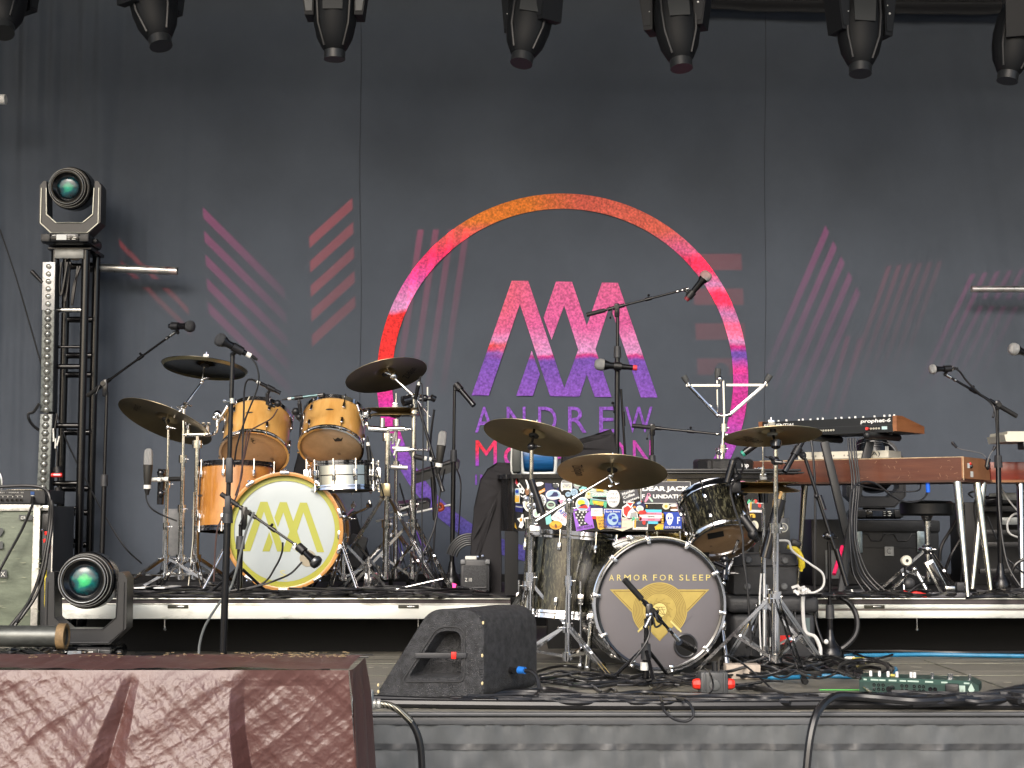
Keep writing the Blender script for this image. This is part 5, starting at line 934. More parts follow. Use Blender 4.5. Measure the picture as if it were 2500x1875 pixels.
class ST:
    def __init__(s): s.m = MB(); s.o = 0.
    def pg(s, c, pts): s.o += .0006; s.m.m(ink(c)); s.m.poly([surf(a, b, s.o) for a, b in pts]); return s
    def el(s, c, x, y, rx, ry, n=20, rot=0): s.o += .0006; ca, sa = math.cos(R(rot)), math.sin(R(rot)); return s.pg(c, [(x + rx * math.cos(2 * PI * k / n) * ca - ry * math.sin(2 * PI * k / n) * sa, y + rx * math.cos(2 * PI * k / n) * sa + ry * math.sin(2 * PI * k / n) * ca) for k in range(n)])
    def rc(s, c, x0, y0, x1, y1, rot=0):
        cx, cy = (x0 + x1) / 2, (y0 + y1) / 2; ca, sa = math.cos(R(rot)), math.sin(R(rot)); return s.pg(c, [(cx + (x - cx) * ca - (y - cy) * sa, cy + (x - cx) * sa + (y - cy) * ca) for x, y in ((x0, y0), (x1, y0), (x1, y1), (x0, y1))])
    def tx(s, c, tt, x0, y0, x1, y1, rot=0, **k):
        s.o += .0006; s.m.m(ink(c)); cx, cy = (x0 + x1) / 2, (y0 + y1) / 2; ca, sa = math.cos(R(rot)), math.sin(R(rot)); f = lambda x, y: surf(cx + (x - cx) * ca - (y - cy) * sa, cy + (x - cx) * sa + (y - cy) * ca, s.o)
        s.m.text(tt, f(x0, y1), f(x1, y1), f(x0, y0), **k); return s
    def star(s, c, x, y, r, n=5, q=.45, a0=-90): return s.pg(c, [(x + (r if k % 2 == 0 else r * q) * math.cos(R(a0) + PI * k / n), y + (r if k % 2 == 0 else r * q) * math.sin(R(a0) + PI * k / n)) for k in range(2 * n)])
    def end(s, lab=None): s.m.build("sticker", None, t, lab)
Z = lambda x, y: (1200 + x / 7.9, 1140 + y / 7.9)
def q(s, c, pts): return s.pg(c, [Z(*p) for p in pts])
ST().rc("r", 1242, 1170, 1263, 1187, -12).rc("pk", 1245, 1174, 1260, 1183, -12).rc("r", 1247, 1177, 1258, 1180, -12).end()
s = ST(); s.el("pk", 1233, 1176, 5, 8); s.el("pk", 1231, 1192, 4, 9); s.el("r", 1237, 1205, 4, 6); s.end()
ST().el("w", 1248, 1213, 6.5, 21).el("k", 1248, 1213, 5, 18).el("w", 1248, 1204, 3.6, 6).el("w", 1248, 1218, 4, 8).el("k", 1247, 1218, 2, 2).el("k", 1250, 1217, 1.4, 1.6).end("black oval sticker with a white outline")
s = ST(); s.rc("w", 1255, 1192, 1269, 1228).rc("lb", 1256.5, 1193.5, 1267.5, 1208).rc("og", 1256.5, 1210, 1267.5, 1226); s.el("b", 1262, 1200, 4, 4); [s.pg("cr", [(1262, 1218), (1256.5 + 11 * k / 4, 1210.5), (1257.5 + 11 * k / 4, 1210.5)]) for k in range(4)]; s.end("tall sticker, blue above and yellow below")
ST().pg("w", [(1261, 1184), (1268, 1178), (1281, 1196), (1278, 1206), (1270, 1203), (1268, 1192)]).pg("k", [(1266, 1184), (1270, 1183), (1273, 1190), (1269, 1192)]).pg("k", [(1273, 1195), (1278, 1198), (1275, 1203)]).end()
ST().pg("w", [(1282, 1171), (1286, 1172), (1294, 1190), (1291, 1202), (1286, 1196), (1287, 1186)]).el("br", 1287, 1200, 5, 9).pg("w", [(1270, 1208), (1276, 1212), (1284, 1208), (1286, 1212), (1280, 1215), (1273, 1213)]).end()
ST().el("w", 1314, 1182, 13.5, 5.2, rot=-10).el("w", 1304, 1191, 7, 3.4, rot=8).end("white lens shaped sticker")
ST().pg("o", [(1311, 1202), (1330, 1191), (1333, 1198), (1314, 1208)]).tx("w", "rmulo", 1312, 1197, 1331, 1202, -26).pg("w", [(1307, 1206), (1311, 1203), (1314, 1208), (1309, 1211)]).end()
s = ST().el("w", 1321, 1222, 12.5, 14.5).el("gr", 1319, 1223, 9.5, 12); [s.pg("k", [(1319, 1223), (1319 + 12 * math.cos(a * .62 - 1.4), 1223 + 14 * math.sin(a * .62 - 1.4)), (1319 + 12 * math.cos(a * .62 - 1.3), 1223 + 14 * math.sin(a * .62 - 1.3))]) for a in range(6)]; s.end("white fan shaped sticker")
ST().pg("nb", [(1330, 1179), (1362, 1182), (1368, 1232), (1330, 1226)]).end()
s = ST().pg("w", [(1345 + x * 1.15, 1179 + y) for x, y in ((2, 4), (5, .5), (8.5, 1), (9.7, 4), (11, 1), (14.5, .5), (17, 4), (16.5, 9), (9.7, 17), (3, 9))]); s.tx("gr", "LOVE", 1350, 1183, 1361, 1187).tx("gr", "MORE", 1351, 1188, 1360, 1191).end("white heart sticker")
s = ST(); s.el("w", 1351, 1208, 19, 12.5).el("lb", 1351, 1208, 17, 10.5).pg("nb", [(1340, 1212), (1347, 1208), (1352, 1201), (1360, 1202), (1364, 1209), (1359, 1212), (1348, 1213)]).el("w", 1351, 1216, 16, 2.5); s.end("oval sticker with a dark whale")
s = ST(); s.pg("w", [(1370, 1177), (1373, 1171), (1392, 1171), (1396, 1177), (1397, 1194), (1394, 1200), (1390, 1196), (1376, 1196), (1372, 1200), (1369, 1194)]).pg("gr", [(1373, 1174), (1393, 1174), (1395, 1180), (1372, 1180)]).pg("cr", [(1372, 1182), (1395, 1182), (1394, 1193), (1373, 1193)]).pg("gr", [(1375, 1182), (1392, 1182), (1383.5, 1190)]).el("gr", 1376, 1188, 2, 2).el("gr", 1391, 1188, 2, 2); s.end("sticker shaped like the front of a van")
ST().el("gr", 1411, 1183, 11, 11).el("sg", 1407, 1181, 5, 6).el("sg", 1415, 1184, 5, 4).end("round grey sticker with a world map")
ST().el("t", 1423, 1193, 10, 10).el("cr", 1423, 1198, 8, 4).el("o", 1420, 1198, 2, 2).end(); ST().el("lb", 1402, 1202, 9, 9).tx("nb", "SURF\nCLUB", 1396, 1197, 1407, 1206).end(); ST().el("lb", 1387, 1207, 6.5, 6.5).tx("nb", "SKI", 1383, 1204, 1391, 1209).end()
s = ST().rc("t", 1442, 1185, 1482, 1213).rc("sg", 1443, 1186, 1481, 1212); [s.pg("w", [(1463, 1199), (1463 + 22 * math.cos(a * .393), 1199 + 13 * math.sin(a * .393)), (1463 + 22 * math.cos(a * .393 + .16), 1199 + 13 * math.sin(a * .393 + .16))]) for a in range(16)]; s.pg("og", [(1454, 1185), (1466, 1185), (1466, 1193), (1473, 1195), (1473, 1201), (1465, 1199), (1456, 1200)]).end("teal ray sticker with an orange state outline")
ST().pg("cr", [(1426, 1217), (1433, 1196), (1440, 1196), (1447, 1217)]).star("og", 1437, 1206, 5, 5).tx("og", "ALOHA", 1430, 1212, 1443, 1215).end()
s = ST().el("w", 1422, 1231, 17, 17.5).el("lb", 1422, 1231, 15, 15.5).el("y", 1419, 1227, 9, 6.5).el("k", 1424, 1234, 8, 3.6).pg("r", [(1411, 1240), (1418, 1236), (1431, 1232), (1436, 1241)]); s.end("round sticker with a yellow sun over red hills")
s = ST().pg("g", [(1442, 1216), (1482, 1222), (1480, 1240), (1438, 1231)]).pg("og", [(1446, 1222), (1474, 1225), (1472, 1235), (1448, 1230)]).el("y", 1455, 1226, 4, 2.5).el("br", 1452, 1232, 2, 2).el("br", 1468, 1235, 2, 2).pg("lb", [(1443, 1217), (1482, 1222), (1481, 1224), (1443, 1219)]).end("sticker with an orange van in green grass")
s = ST(); s.el("w", 1497, 1216, 16.5, 23, 28).el("k2", 1497, 1216, 15.3, 21.5, 28).el("w", 1497, 1216, 14.8, 21, 28).tx("k2", "LIVE A", 1487, 1203, 1507, 1208).tx("k2", "GREAT", 1485, 1213, 1509, 1218).tx("k2", "STORY", 1487, 1223, 1507, 1228); s.end("round white sticker reading LIVE A GREAT STORY")
s = ST(); s.pg("k2", [(1514, 1202), (1553, 1186), (1562, 1216), (1523, 1229)]).tx("w", "Maiden", 1518, 1198, 1549, 1205, -20, bold=.02).tx("w", "Coffee", 1521, 1207, 1550, 1214, -20, bold=.02).tx("w", "Roasters", 1521, 1217, 1561, 1223, -20, bold=.02); s.end("dark sticker reading Maiden Coffee Roasters")
s = ST(); s.rc("w", 1564, 1175.5, 1686, 1229.5).rc("k2", 1565.2, 1176.5, 1684.8, 1228).tx("w", "DEAR JACK", 1568, 1187, 1682, 1202, bold=.05).tx("w", "F", 1567, 1207, 1574, 1217, bold=.03).tx("w", "UNDATION", 1594, 1207, 1682, 1217, bold=.04); s.pg("pk", [(1578, 1212), (1581, 1204), (1586, 1204), (1589, 1210), (1576, 1227), (1573, 1224)]).pg("sg", [(1586, 1212), (1594, 1222), (1594, 1226), (1590, 1225), (1582, 1214)]).el("k2", 1583.5, 1208, 2.2, 3); s.end("black sticker reading DEAR JACK FOUNDATION")
ST().tx("w", "te", 1692, 1180, 1709, 1190, bold=.03).el("r", 1720, 1184, 5.5, 5.5).el("pk", 1720, 1184, 3.5, 3.5).el("w", 1738, 1183, 10, 9).el("sg", 1738, 1183, 7, 6).rc("w", 1757, 1178, 1767, 1184).el("pk", 1812, 1178, 8, 4).end()
s = ST(); s.pg("p", [(1398, 1244), (1441, 1236), (1451, 1289), (1407, 1297)]).pg("k", [(1402, 1248), (1411, 1245), (1416, 1248), (1429, 1247), (1440, 1247), (1431, 1254), (1427, 1263), (1427, 1272), (1433, 1277), (1438, 1281), (1415, 1285), (1410, 1270), (1405, 1262)])
for a, b in ((1406, 1251), (1415, 1250), (1424, 1250), (1431, 1250), (1411, 1257), (1421, 1256), (1408, 1264), (1418, 1263), (1425, 1262), (1414, 1270), (1422, 1270), (1419, 1277), (1428, 1277), (1415, 1282)): s.star("w", a, b, 3.1)
s.tx("k", "FIRST AVENUE", 1409, 1284, 1447, 1289, -9, bold=.02); s.end("purple sticker reading FIRST AVENUE with a black state full of white stars")
s = ST(); s.el("og", 1357, 1282, 15.5, 10.5).el("o", 1357, 1282, 13.5, 8.5).el("og", 1357, 1280, 12, 5).el("br", 1357, 1284, 3, 5, rot=-15); s.end("orange oval sticker")
s = ST(); s.pg("w", [(1345, 1262), (1365, 1243), (1398, 1225), (1400, 1240), (1380, 1284), (1372, 1281), (1347, 1268)]).tx("b", "VOTE", 1372, 1236, 1392, 1243, 42).tx("b", "AFE", 1362, 1247, 1385, 1257, 42, bold=.03).tx("r", "CEE", 1372, 1258, 1392, 1265, 42).tx("pk", "VOICES", 1350, 1262, 1378, 1268, 30).end("white sticker with slanting blue and red letters")
s = ST(); s.pg("w", [(1360, 1224), (1366, 1206), (1377, 1210), (1381, 1218), (1392, 1216), (1402, 1226), (1390, 1232), (1362, 1232)]).pg("pk", [(1363, 1222), (1378, 1220), (1370, 1229)]).end(); ST().el("k2", 1345, 1233, 13, 12).el("sg", 1345, 1233, 11, 10).el("k2", 1345, 1232, 8, 5).tx("cr", "happy", 1339, 1231, 1351, 1234).end()
ST().rc("nb", 1258, 1232, 1277, 1250, 8).rc("gr", 1259, 1236, 1276, 1239, 8).end(); ST().pg("w", [(1276, 1226), (1284, 1221), (1292, 1222), (1290, 1250), (1284, 1246), (1278, 1238)]).el("cr", 1285, 1234, 5, 9).end()
ST().pg("w", [(1262, 1266), (1271, 1264), (1274, 1255), (1278, 1256), (1277, 1270), (1279, 1282), (1274, 1290), (1266, 1287), (1270, 1276)]).pg("o", [(1268, 1268), (1274, 1264), (1275, 1272), (1270, 1274)]).end(); ST().pg("w", [(1278, 1265), (1290, 1262), (1293, 1284), (1286, 1287)]).pg("o", [(1282, 1272), (1289, 1268), (1290, 1280)]).end()
ST().rc("t", 1332, 1256, 1346, 1280, -8).rc("w", 1333, 1247, 1345, 1256).end(); ST().pg("w", [(1302, 1245), (1312, 1240), (1319, 1250), (1318, 1262), (1306, 1264), (1300, 1256)]).el("y", 1311, 1233, 4, 6).el("sg", 1309, 1254, 5, 6).end()
s = ST(); s.rc("nb", 1441, 1233, 1474, 1248, 3).rc("w", 1443, 1241, 1471, 1260).tx("k", "Don't", 1450, 1244, 1463, 1249).tx("gr", "mess with", 1447, 1251, 1468, 1255); s.rc("r", 1446, 1261, 1456, 1267).end("white sticker reading Don't")
s = ST(); s.pg("og", [(1454, 1259), (1478, 1254), (1486, 1288), (1476, 1290), (1466, 1294), (1460, 1290)]); [s.tx("br", w_, 1459 + i, 1261 + 7.2 * i, 1479 + i, 1266 + 7.2 * i, -6, bold=.03) for i, w_ in enumerate(("DON'T", "TAKE", "BULL", "DOGS"))]; s.end("orange block sticker with wavy brown letters")
s = ST(); s.rc("w", 1474, 1242.5, 1518, 1290, 1).rc("b", 1475.5, 1244, 1516.5, 1288, 1).el("lb", 1496, 1267, 13.5, 15.5).el("b", 1490, 1263, 4, 5).el("b", 1500, 1270, 6, 4).el("b", 1497, 1258, 5, 2).tx("w", "Earth Peace", 1479, 1246.5, 1513, 1251, bold=.02).tx("w", "One Planet", 1482, 1284, 1510, 1287); s.end("blue sticker reading Earth Peace around a globe")
s = ST(); s.pg("w", [(1519, 1238), (1530, 1230), (1527, 1224), (1549, 1225), (1543, 1236), (1556, 1252), (1558, 1265), (1535, 1268), (1520, 1258)]).pg("r", [(1530, 1227), (1546, 1228), (1539, 1236)]).pg("r", [(1522, 1240), (1533, 1234), (1541, 1242), (1534, 1250), (1530, 1262), (1523, 1254)]).pg("gr", [(1540, 1252), (1552, 1250), (1556, 1262), (1538, 1264)]); s.end("red and white sticker above the pale slanted one")
s = ST(); s.el("nb", 1560, 1236, 15, 12, rot=-30).el("w", 1562, 1242, 9, 8).el("sg", 1562, 1242, 6, 5).el("r", 1568, 1251, 10, 5).el("o", 1549, 1238, 3, 3).el("lb", 1560, 1228, 6, 3, rot=-20); [s.el("r" if k % 2 else "og", 1560 + 19 * math.cos(k), 1238 + 14 * math.sin(k), 1.6, 1.6, 8) for k in range(9)]; s.end()
s = ST(); s.rc("c", 1575, 1244, 1615, 1279, 1).rc("pk", 1570, 1251, 1616, 1257, 1).rc("w", 1561, 1257, 1616, 1265, 1).rc("pk", 1562, 1265, 1612, 1272, 1).tx("r", "PROTECT", 1577, 1252.5, 1602, 1256).tx("k", "TRANS", 1580, 1259, 1598, 1263, bold=.02).tx("r", "KIDS", 1583, 1266.5, 1598, 1270); s.end("pink, white and sky blue striped sticker reading TRANS")
s = ST(); s.pg("cr", [(1502, 1262), (1545, 1265), (1546, 1287), (1519, 1297), (1498, 1291)]).tx("pk", "WISH EARTH", 1508, 1266, 1538, 1271).tx("sg", "BE KIND", 1510, 1275, 1538, 1281).tx("pk", "always", 1514, 1286, 1530, 1290, -8); s.end("pale slanted sticker with washed out letters")
def palm(x, y):
    s = ST(); s.rc("w", x, y + 7, x + 37, y + 31, 2).rc("k2", x + 3, y + 9, x + 35, y + 25, 2).el("r", x + 17, y + 4, 5, 5).pg("og", [(x + 5, y + 4), (x + 8, y + 5), (x + 7, y + 27), (x + 3, y + 27)])
    for a in range(5): s.pg("g", [(x + 7, y + 5), (x + 7 + 11 * math.cos(R(-200 + a * 55)), y + 5 + 7 * math.sin(R(-200 + a * 55)) + 3), (x + 7 + 9 * math.cos(R(-185 + a * 55)), y + 3 + 6 * math.sin(R(-185 + a * 55)))])
    s.el("r", x + 27, y + 14, 4, 5).tx("r", "CALI CALLING", x + 9, y + 26.5, x + 32, y + 29).end("palm tree sticker under the striped one" if x < 1600 else "palm tree sticker right of the rack tom")
palm(1545, 1262); palm(1827, 1220)
s = ST(); s.pg("og", [(1604, 1262), (1610, 1252), (1622, 1254), (1625, 1268), (1621, 1280), (1620, 1290), (1600, 1294), (1598, 1286), (1607, 1280)]); [s.rc("br", 1609, 1259 + 6 * k, 1621, 1261 + 6 * k) for k in range(4)]; s.tx("y", "DOGS", 1600, 1287, 1619, 1293, bold=.03).end("gold and brown sticker")
s = ST(); s.rc("b", 1620, 1250, 1664, 1291, -1).pg("w", [(1627, 1256), (1633, 1252), (1641, 1254), (1644, 1264), (1640, 1278), (1635, 1283), (1630, 1279), (1626, 1266)]).el("b", 1632, 1265, 2, 3).el("b", 1638, 1265, 2, 3).tx("w", "STATELINE", 1624, 1285, 1662, 1290, bold=.02); s.tx("w", "F", 1653, 1262, 1660, 1279, bold=.03).end("blue sticker with a white mask")
s = ST(); s.el("cr", 1626, 1236, 9, 8).el("og", 1626, 1236, 4, 4).el("w", 1645, 1234, 11, 3).el("br", 1647, 1240, 11, 2.5).el("w", 1646, 1245, 10, 2.5).end()
ST().tx("og", "n", 1827, 1254, 1844, 1264, bold=.05).end(); ST().el("cr", 1842, 1284, 10, 13).el("gr", 1838, 1284, 7, 10).end("cream round sticker right of the rack tom")
s = ST(); s.pg("gr", [(1224, 1212), (1229, 1208), (1232, 1235), (1230, 1262), (1226, 1280), (1222, 1284)]).el("gr", 1231, 1230, 4, 16).pg("og", [(1241, 1240), (1246, 1238), (1252, 1262), (1258, 1278), (1262, 1292), (1256, 1286), (1249, 1268)]).pg("nb", [(1235, 1214), (1239, 1216), (1248, 1262), (1256, 1300), (1250, 1302), (1243, 1276)]).el("o", 1237, 1272, 5, 9).el("r", 1237, 1272, 3, 5).end()
ST().tx("w", "cuerl", 1490, 1188, 1508, 1191).el("og", 1512, 1190, 5, 3).end()
# things on the piano
t = T("blower_fan", "blue drum shaped blower in a pale grey bracket standing on the piano", "blower", W(1305, 1155, 7.95)); F0 = 7.95
bx = W(1312, 1115, F0 + .12); rr_ = 40 * pm(F0); MB().lathe([(rr_ * .75, -.09), (rr_ * .97, -.082), (rr_, 0), (rr_ * .97, .082), (rr_ * .75, .09)], bx, (1, 0, 0), 40).build("drum", M("fan_blue", (.012, .10, .28), .35, var=.3, vs=14, stretch=(.4, 4, 4)), t)
LGF = M("bracket_grey", (.50, .52, .50), .4, .2)
m = MB(); m.path([W(1272, 1070, F0), W(1273, 1120, F0), W(1276, 1148, F0), W(1284, 1156, F0), W(1345, 1156, F0), W(1355, 1152, F0), W(1357, 1120, F0), W(1356, 1070, F0)], .0095, 8, 4); m.build("bracket", LGF, t)
m = MB(); m.box(W(1261, 1112, F0 + .1), (.045, .25, .185), None, .01); m.build("side_plate", M("fan_side", (.05, .055, .05), .5, var=.3), t); m = MB(); m.path([W(1250, 1080, F0 + .02), W(1249, 1150, F0 + .02), W(1262, 1157, F0 + .02)], .006, 6, 3); m.build("side_edge", LGF, t)
BCL = M("black_cloth", (.017, .016, .018), .95, var=.15, vs=3, bump=.2, bs=300)
def cloth(label, pts, Y, dep, bulge=.03):
    P0 = [W(a, b, Y) for a, b in pts]; m = MB(); m.poly(P0, (0, dep, 0)); bm = bmesh.new(); me = bpy.data.meshes.new("t"); me.from_pydata([tuple(v) for v in m.v], [], m.f); bm.from_mesh(me)
    bmesh.ops.bevel(bm, geom=bm.edges[:], offset=.02, segments=3, profile=.6, affect='EDGES', clamp_overlap=True); bmesh.ops.triangulate(bm, faces=bm.faces[:]); bmesh.ops.subdivide_edges(bm, edges=[e for e in bm.edges if e.calc_length() > .08], cuts=2)
    for v in bm.verts: v.co += V((0, -1, 0)) * bulge * abs(nz(v.co.x * 14 + v.co.z * 2, 1)) + V((.3, 0, .1)) * bulge * .5 * nz(v.co.z * 9 + v.co.x * 5, 2)
    bm.verts.index_update(); m2 = MB(); m2.add([v.co.copy() for v in bm.verts], [[v.index for v in f.verts] for f in bm.faces]); bm.free(); bpy.data.meshes.remove(me)
    return m2.build("black_drape", BCL, None, label, "black cloth", ang=80)
cloth("black cloth draped over something tall at the left end of the piano", [(1138, 1452), (1142, 1400), (1150, 1320), (1158, 1240), (1172, 1170), (1190, 1145), (1215, 1132), (1246, 1133), (1250, 1165), (1222, 1200), (1222, 1452)], 8.0, .3)
cloth("peaked black cloth rising behind the two bronze cymbals on the piano", [(1372, 1165), (1372, 1095), (1430, 1068), (1490, 1051), (1499, 1062), (1505, 1100), (1508, 1165)], 8.2, .12, .02)
cloth("black cloth hanging in a slim fold behind the maple toms", [(716, 1160), (728, 1100), (736, 1010), (752, 1010), (752, 1160)], 9.3, .1, .02)
cloth("black cloth spread low behind the chrome snare stand", [(842, 1400), (846, 1260), (862, 1255), (890, 1330), (915, 1420)], 9.25, .05, .02)
t = T("drum_case", "flat round black leather case lying on the piano under a chrome stand", "drum case", W(1766, 1160, 8.0)); c = W(1766, 1141, 8.0); MB().lathe([(.145, -.042), (.158, -.035), (.160, .028), (.152, .040), (0, .041)], c, (0, 0, 1), 14).build("body", M("leather_black", (.014, .014, .015), .38, bump=.25, bs=150, var=.2), t, ang=20)
m = MB(); m.text("mp", W(1811, 1144, 7.86), W(1828, 1145, 7.88), W(1811, 1132, 7.86), bold=.03); m.build("printed_letters", WHT, t); m = MB().box(c + V((-.08, -.139, -.003)), (.005, .004, .07)); m.build("seam", BLG, t)
# inverted basket stand on top of that case
st, tp = stand("basket_stand", "chrome basket stand with rubber tipped arms standing on the round case", 1768, 1020, 8.0, W(1766, 1122, 8.0).z, .02, .05, 0, legs=False, zb=0, r=.0125, steps=(.3, .8), xb=1766)
B0 = W(1768, 1016, 8.0)
MB().tube(tp, W(1766, 930, 8.0), .009).build("centre_post", CHR, st)
for k, (el, eb, ty, db) in enumerate([((1683, 942), (1752, 1014), (1669, 918), 0), ((1866, 940), (1782, 1012), (1880, 916), 0), ((1751, 940), (1752, 1010), (1753, 900), .08)]):
    Y = 8.0 + db; m = MB().m(CHR if k != 1 else M("chrome_white", (.95, .95, .93), .35, .6)); a, b, c_ = W(*el, Y), W(*eb, Y), W(*ty, Y)
    m.tube(a, b, .010 if k < 2 else .005, n=8); m.m(CHR); m.sph(a, .013, 10); m.sph(b, .013, 10); m.tube(a, a.lerp(c_, .4), .009); m.tube(b, B0, .009); m.box(W(1750 if k != 1 else 1780, 940, Y).lerp(a, .5), (abs(a.x - W(1766, 930, Y).x) if k < 2 else .02, .008, .012)); ar = m.build("basket_arm", None, st)
    MB().path([a.lerp(c_, .3), a.lerp(c_, .6), c_], [.011, .016, .017], 10).build("rubber_tip", M("tip_grey", (.06, .062, .062), .7), ar)
m = MB().sph(W(1755, 1105, 7.98), .014, 8); m.sph(W(1750, 1098, 7.98), .009, 8); m.sph(W(1757, 925, 7.99), .016, 10); m.tube(W(1751, 1095, 7.99), W(1752, 1122, 7.99), .007); m.build("height_screw", CHR, st)
# ---------------------------------------------------------------- centre microphone stands
micstand("tall black stand in front of the printed monogram, long boom rising right", 1502, 765, 8.65, 0, boom=((1432, 769), (1676, 706), 8.65), xtop=1508, clutch=.88, r=.013)
mic("black wireless microphone with a flat silver head at the end of the long boom", W(1678, 729, 8.63), W(1731, 665, 8.6), r=.0172, plug=False, clip=W(1672, 708, 8.64), ring=M("ring_maroon", (.2, .02, .03), .5))
mic("black wireless microphone with a red end ring held level on the tall centre stand", W(1550, 898, 8.6), W(1452, 889, 8.6), r=.0172, plug=False, clip=W(1507, 897, 8.63), ring=M("ring_red", (.65, .04, .06), .5))
m = MB().tube(W(1516, 950, 8.72), W(1528, 1140, 8.72), .007); m.tube(W(1521, 1005, 8.72), W(1523, 1040, 8.72), .010); m.m(BLK); m.sph(W(1496, 984, 8.65), .009, 8); m.sph(W(1500, 1006, 8.65), .007, 8); m.tube(W(1497, 986, 8.65), W(1501, 1008, 8.65), .004); m.build("second_boom", BLK, None, "thinner black tube hanging beside the tall centre stand", "boom arm")
micstand("black stand behind the middle cymbal with a level boom reaching right", 1592, 1055, 8.6, 0, base="tripod", boom=((1543, 1039), (1775, 1062), 8.5), clutch=.86, r=.0125)
mic("dark green ended microphone pointing left below the right crash cymbal", W(1816, 1106, 7.1), W(1868, 1068, 7.1), "pencil", .016, plug=False, ring=M("ring_green", (.02, .25, .18), .5))
mic("black pencil microphone slanting down left in front of the brown organ", W(1958, 1078, 7.15), W(1915, 1152, 7.1), "pencil", .014, plug=False, clip=W(1962, 1118, 7.15))
t, tp = micstand("short black stand with a bell base on the stage floor at the right", 2024, 1322, 7.2, 0, bell=True, brad=.06, clutch=.42, r=.0125)
m = MB().m(BLK).tube(W(1966, 1120, 7.2), W(2064, 1420, 7.15), .0085); m.tube(W(2000, 1210, 7.19), W(2012, 1245, 7.18), .013); m.tube(W(2042, 1340, 7.16), W(2068, 1430, 7.14), .012); m.sph(W(1994, 1212, 7.18), .012, 8); m.m(BLK); m.tube(W(2008, 1309, 7.2), W(2044, 1313, 7.16), .006); m.sph(W(2024, 1308, 7.18), .026, 12, (1.2, .6, .8)); m.m(CHR); m.sph(W(2009, 1309, 7.17), .006, 8); m.sph(W(2025, 1309, 7.155), .008, 8); m.build("boom", BLK, t)
m = MB().tube(W(1962, 1118, 7.17), W(1954, 1100, 7.16), .012); m.sph(W(1960, 1112, 7.17), .018, 10); m.build("mic_clip", BLP, t)
m = MB().m(WHT); m.sph(W(2017, 1567, 7.1), .012, 10); m.build("foot_knob", None, t)
cable("thin black cable dropping straight down in front of the brown organ", [(1978, 1068, 7.3), (1984, 1100, 7.28), (1990, 1200, 7.25), (1990, 1350, 7.2), (1990, 1500, 7.2), (2010, 1570, 7.15)], .006)
# small microphones on the black kit
mic("black microphone standing up on the rim of the black rack tom", W(1775, 1178, 6.8), W(1790, 1125, 6.8), "pencil", .017, plug=False)
m = MB().tube(W(1789, 1128, 6.8), W(1803, 1180, 6.8), .010); m.sph(W(1800, 1165, 6.8), .022, 10); m.box(W(1795, 1190, 6.8), (.05, .04, .05), None, .01); m.tube(W(1790, 1196, 6.82), W(1822, 1205, 6.85), .011); m.build("rim_clip", BLP, None, "black clip gripping the hoop of the black rack tom", "clip")
cable("black cable looping from the rack tom microphone down over the tom to the floor", [(1790, 1124, 6.8), (1802, 1118, 6.8), (1814, 1130, 6.78), (1812, 1150, 6.76), (1785, 1190, 6.7), (1790, 1230, 6.68), (1812, 1300, 6.66), (1815, 1360, 6.64), (1825, 1440, 6.62), (1835, 1600, 6.6)], .005)
m = MB().tube(W(1812, 1262, 6.72), W(1840, 1300, 6.7), .018, .022); m.sph(W(1838, 1305, 6.7), .024, 10); m.tube(W(1838, 1305, 6.7), W(1848, 1318, 6.72), .014); m.build("black_clamp", BLP, None, "black clamp at the lower right of the black rack tom", "clamp")
mic("second tom microphone hanging under the black rack tom", W(1802, 1320, 6.62), W(1790, 1352, 6.66), "pencil", .007, plug=False, body=CHR)
t, tp = micstand("short black boom stand in front of the black bass drum", 1574, 1510, 6.28, 0, boom=((1524, 1415), (1654, 1560), 6.34), xtop=1578, clutch=.5, r=.0125, brad=.0, base="tripod", Rl=.14)
mic("black microphone reaching into the round port of the black bass drum", W(1658, 1567, 6.4), W(1694, 1586, 6.5), "pencil", .016, plug=False)
m = MB().m(CHR); m.tube(W(1590, 1503, 6.25), W(1576, 1532, 6.25), .007); m.sph(W(1580, 1502, 6.24), .008, 8); m.sph(W(1588, 1500, 6.24), .008, 8); m.m(WTP); m.tube(W(1573, 1617, 6.27), W(1573, 1636, 6.27), .0165); m.build("stand_screw", None, t)
cable("thin cable wound along the short boom stand before the black bass drum", [(1600, 1495, 6.25), (1605, 1515, 6.24), (1615, 1522, 6.26), (1600, 1530, 6.25), (1590, 1500, 6.25), (1582, 1560, 6.24), (1540, 1620, 6.2)], .0045)
# ================================================================ KEYBOARD RISER (right)
def slab(P0, ang, L, D, z0, z1):
    """P0 = near corner (x, y); length runs left and back, depth runs right and back"""
    a = R(ang); return V((P0[0], P0[1], 0)), V((-math.cos(a), math.sin(a), 0)), V((math.sin(a), math.cos(a), 0))
WAL = M("organ_wood", (.075, .022, .012), .32, col2=(.125, .042, .022), vs=5, stretch=(.6, 1, 7), sharp=(.3, .7), coat=.3, bump=.08, bs=30); WAR = M("organ_wood_red", (.16, .022, .012), .3, col2=(.24, .04, .02), vs=5, stretch=(.6, 1, 6), coat=.3); WEND = M("organ_wood_light", (.26, .115, .05), .4, col2=(.33, .15, .07), vs=6, stretch=(2, 2, 5))
n0 = W(2352, 1115, 7.6); O, dl, dd = slab((n0.x, 7.6), 33, 1.16, .46, 0, 0); oz1 = n0.z; oz0 = W(2352, 1174, 7.6).z
t = T("electric_piano", "long reddish brown wooden electric piano on slanting metal legs", "electric piano", O + V((0, 0, RZ)))
def ob(mb, l0, l1, d0, d1, z0, z1):
    p = [O + dl * l0 + dd * d0, O + dl * l1 + dd * d0, O + dl * l1 + dd * d1, O + dl * l0 + dd * d1]; mb.poly([V((q.x, q.y, z0)) for q in p], (0, 0, z1 - z0)); return mb
ob(MB(), 0.012, 1.16, 0, .46, oz0, oz1).build("case", WAL, t)
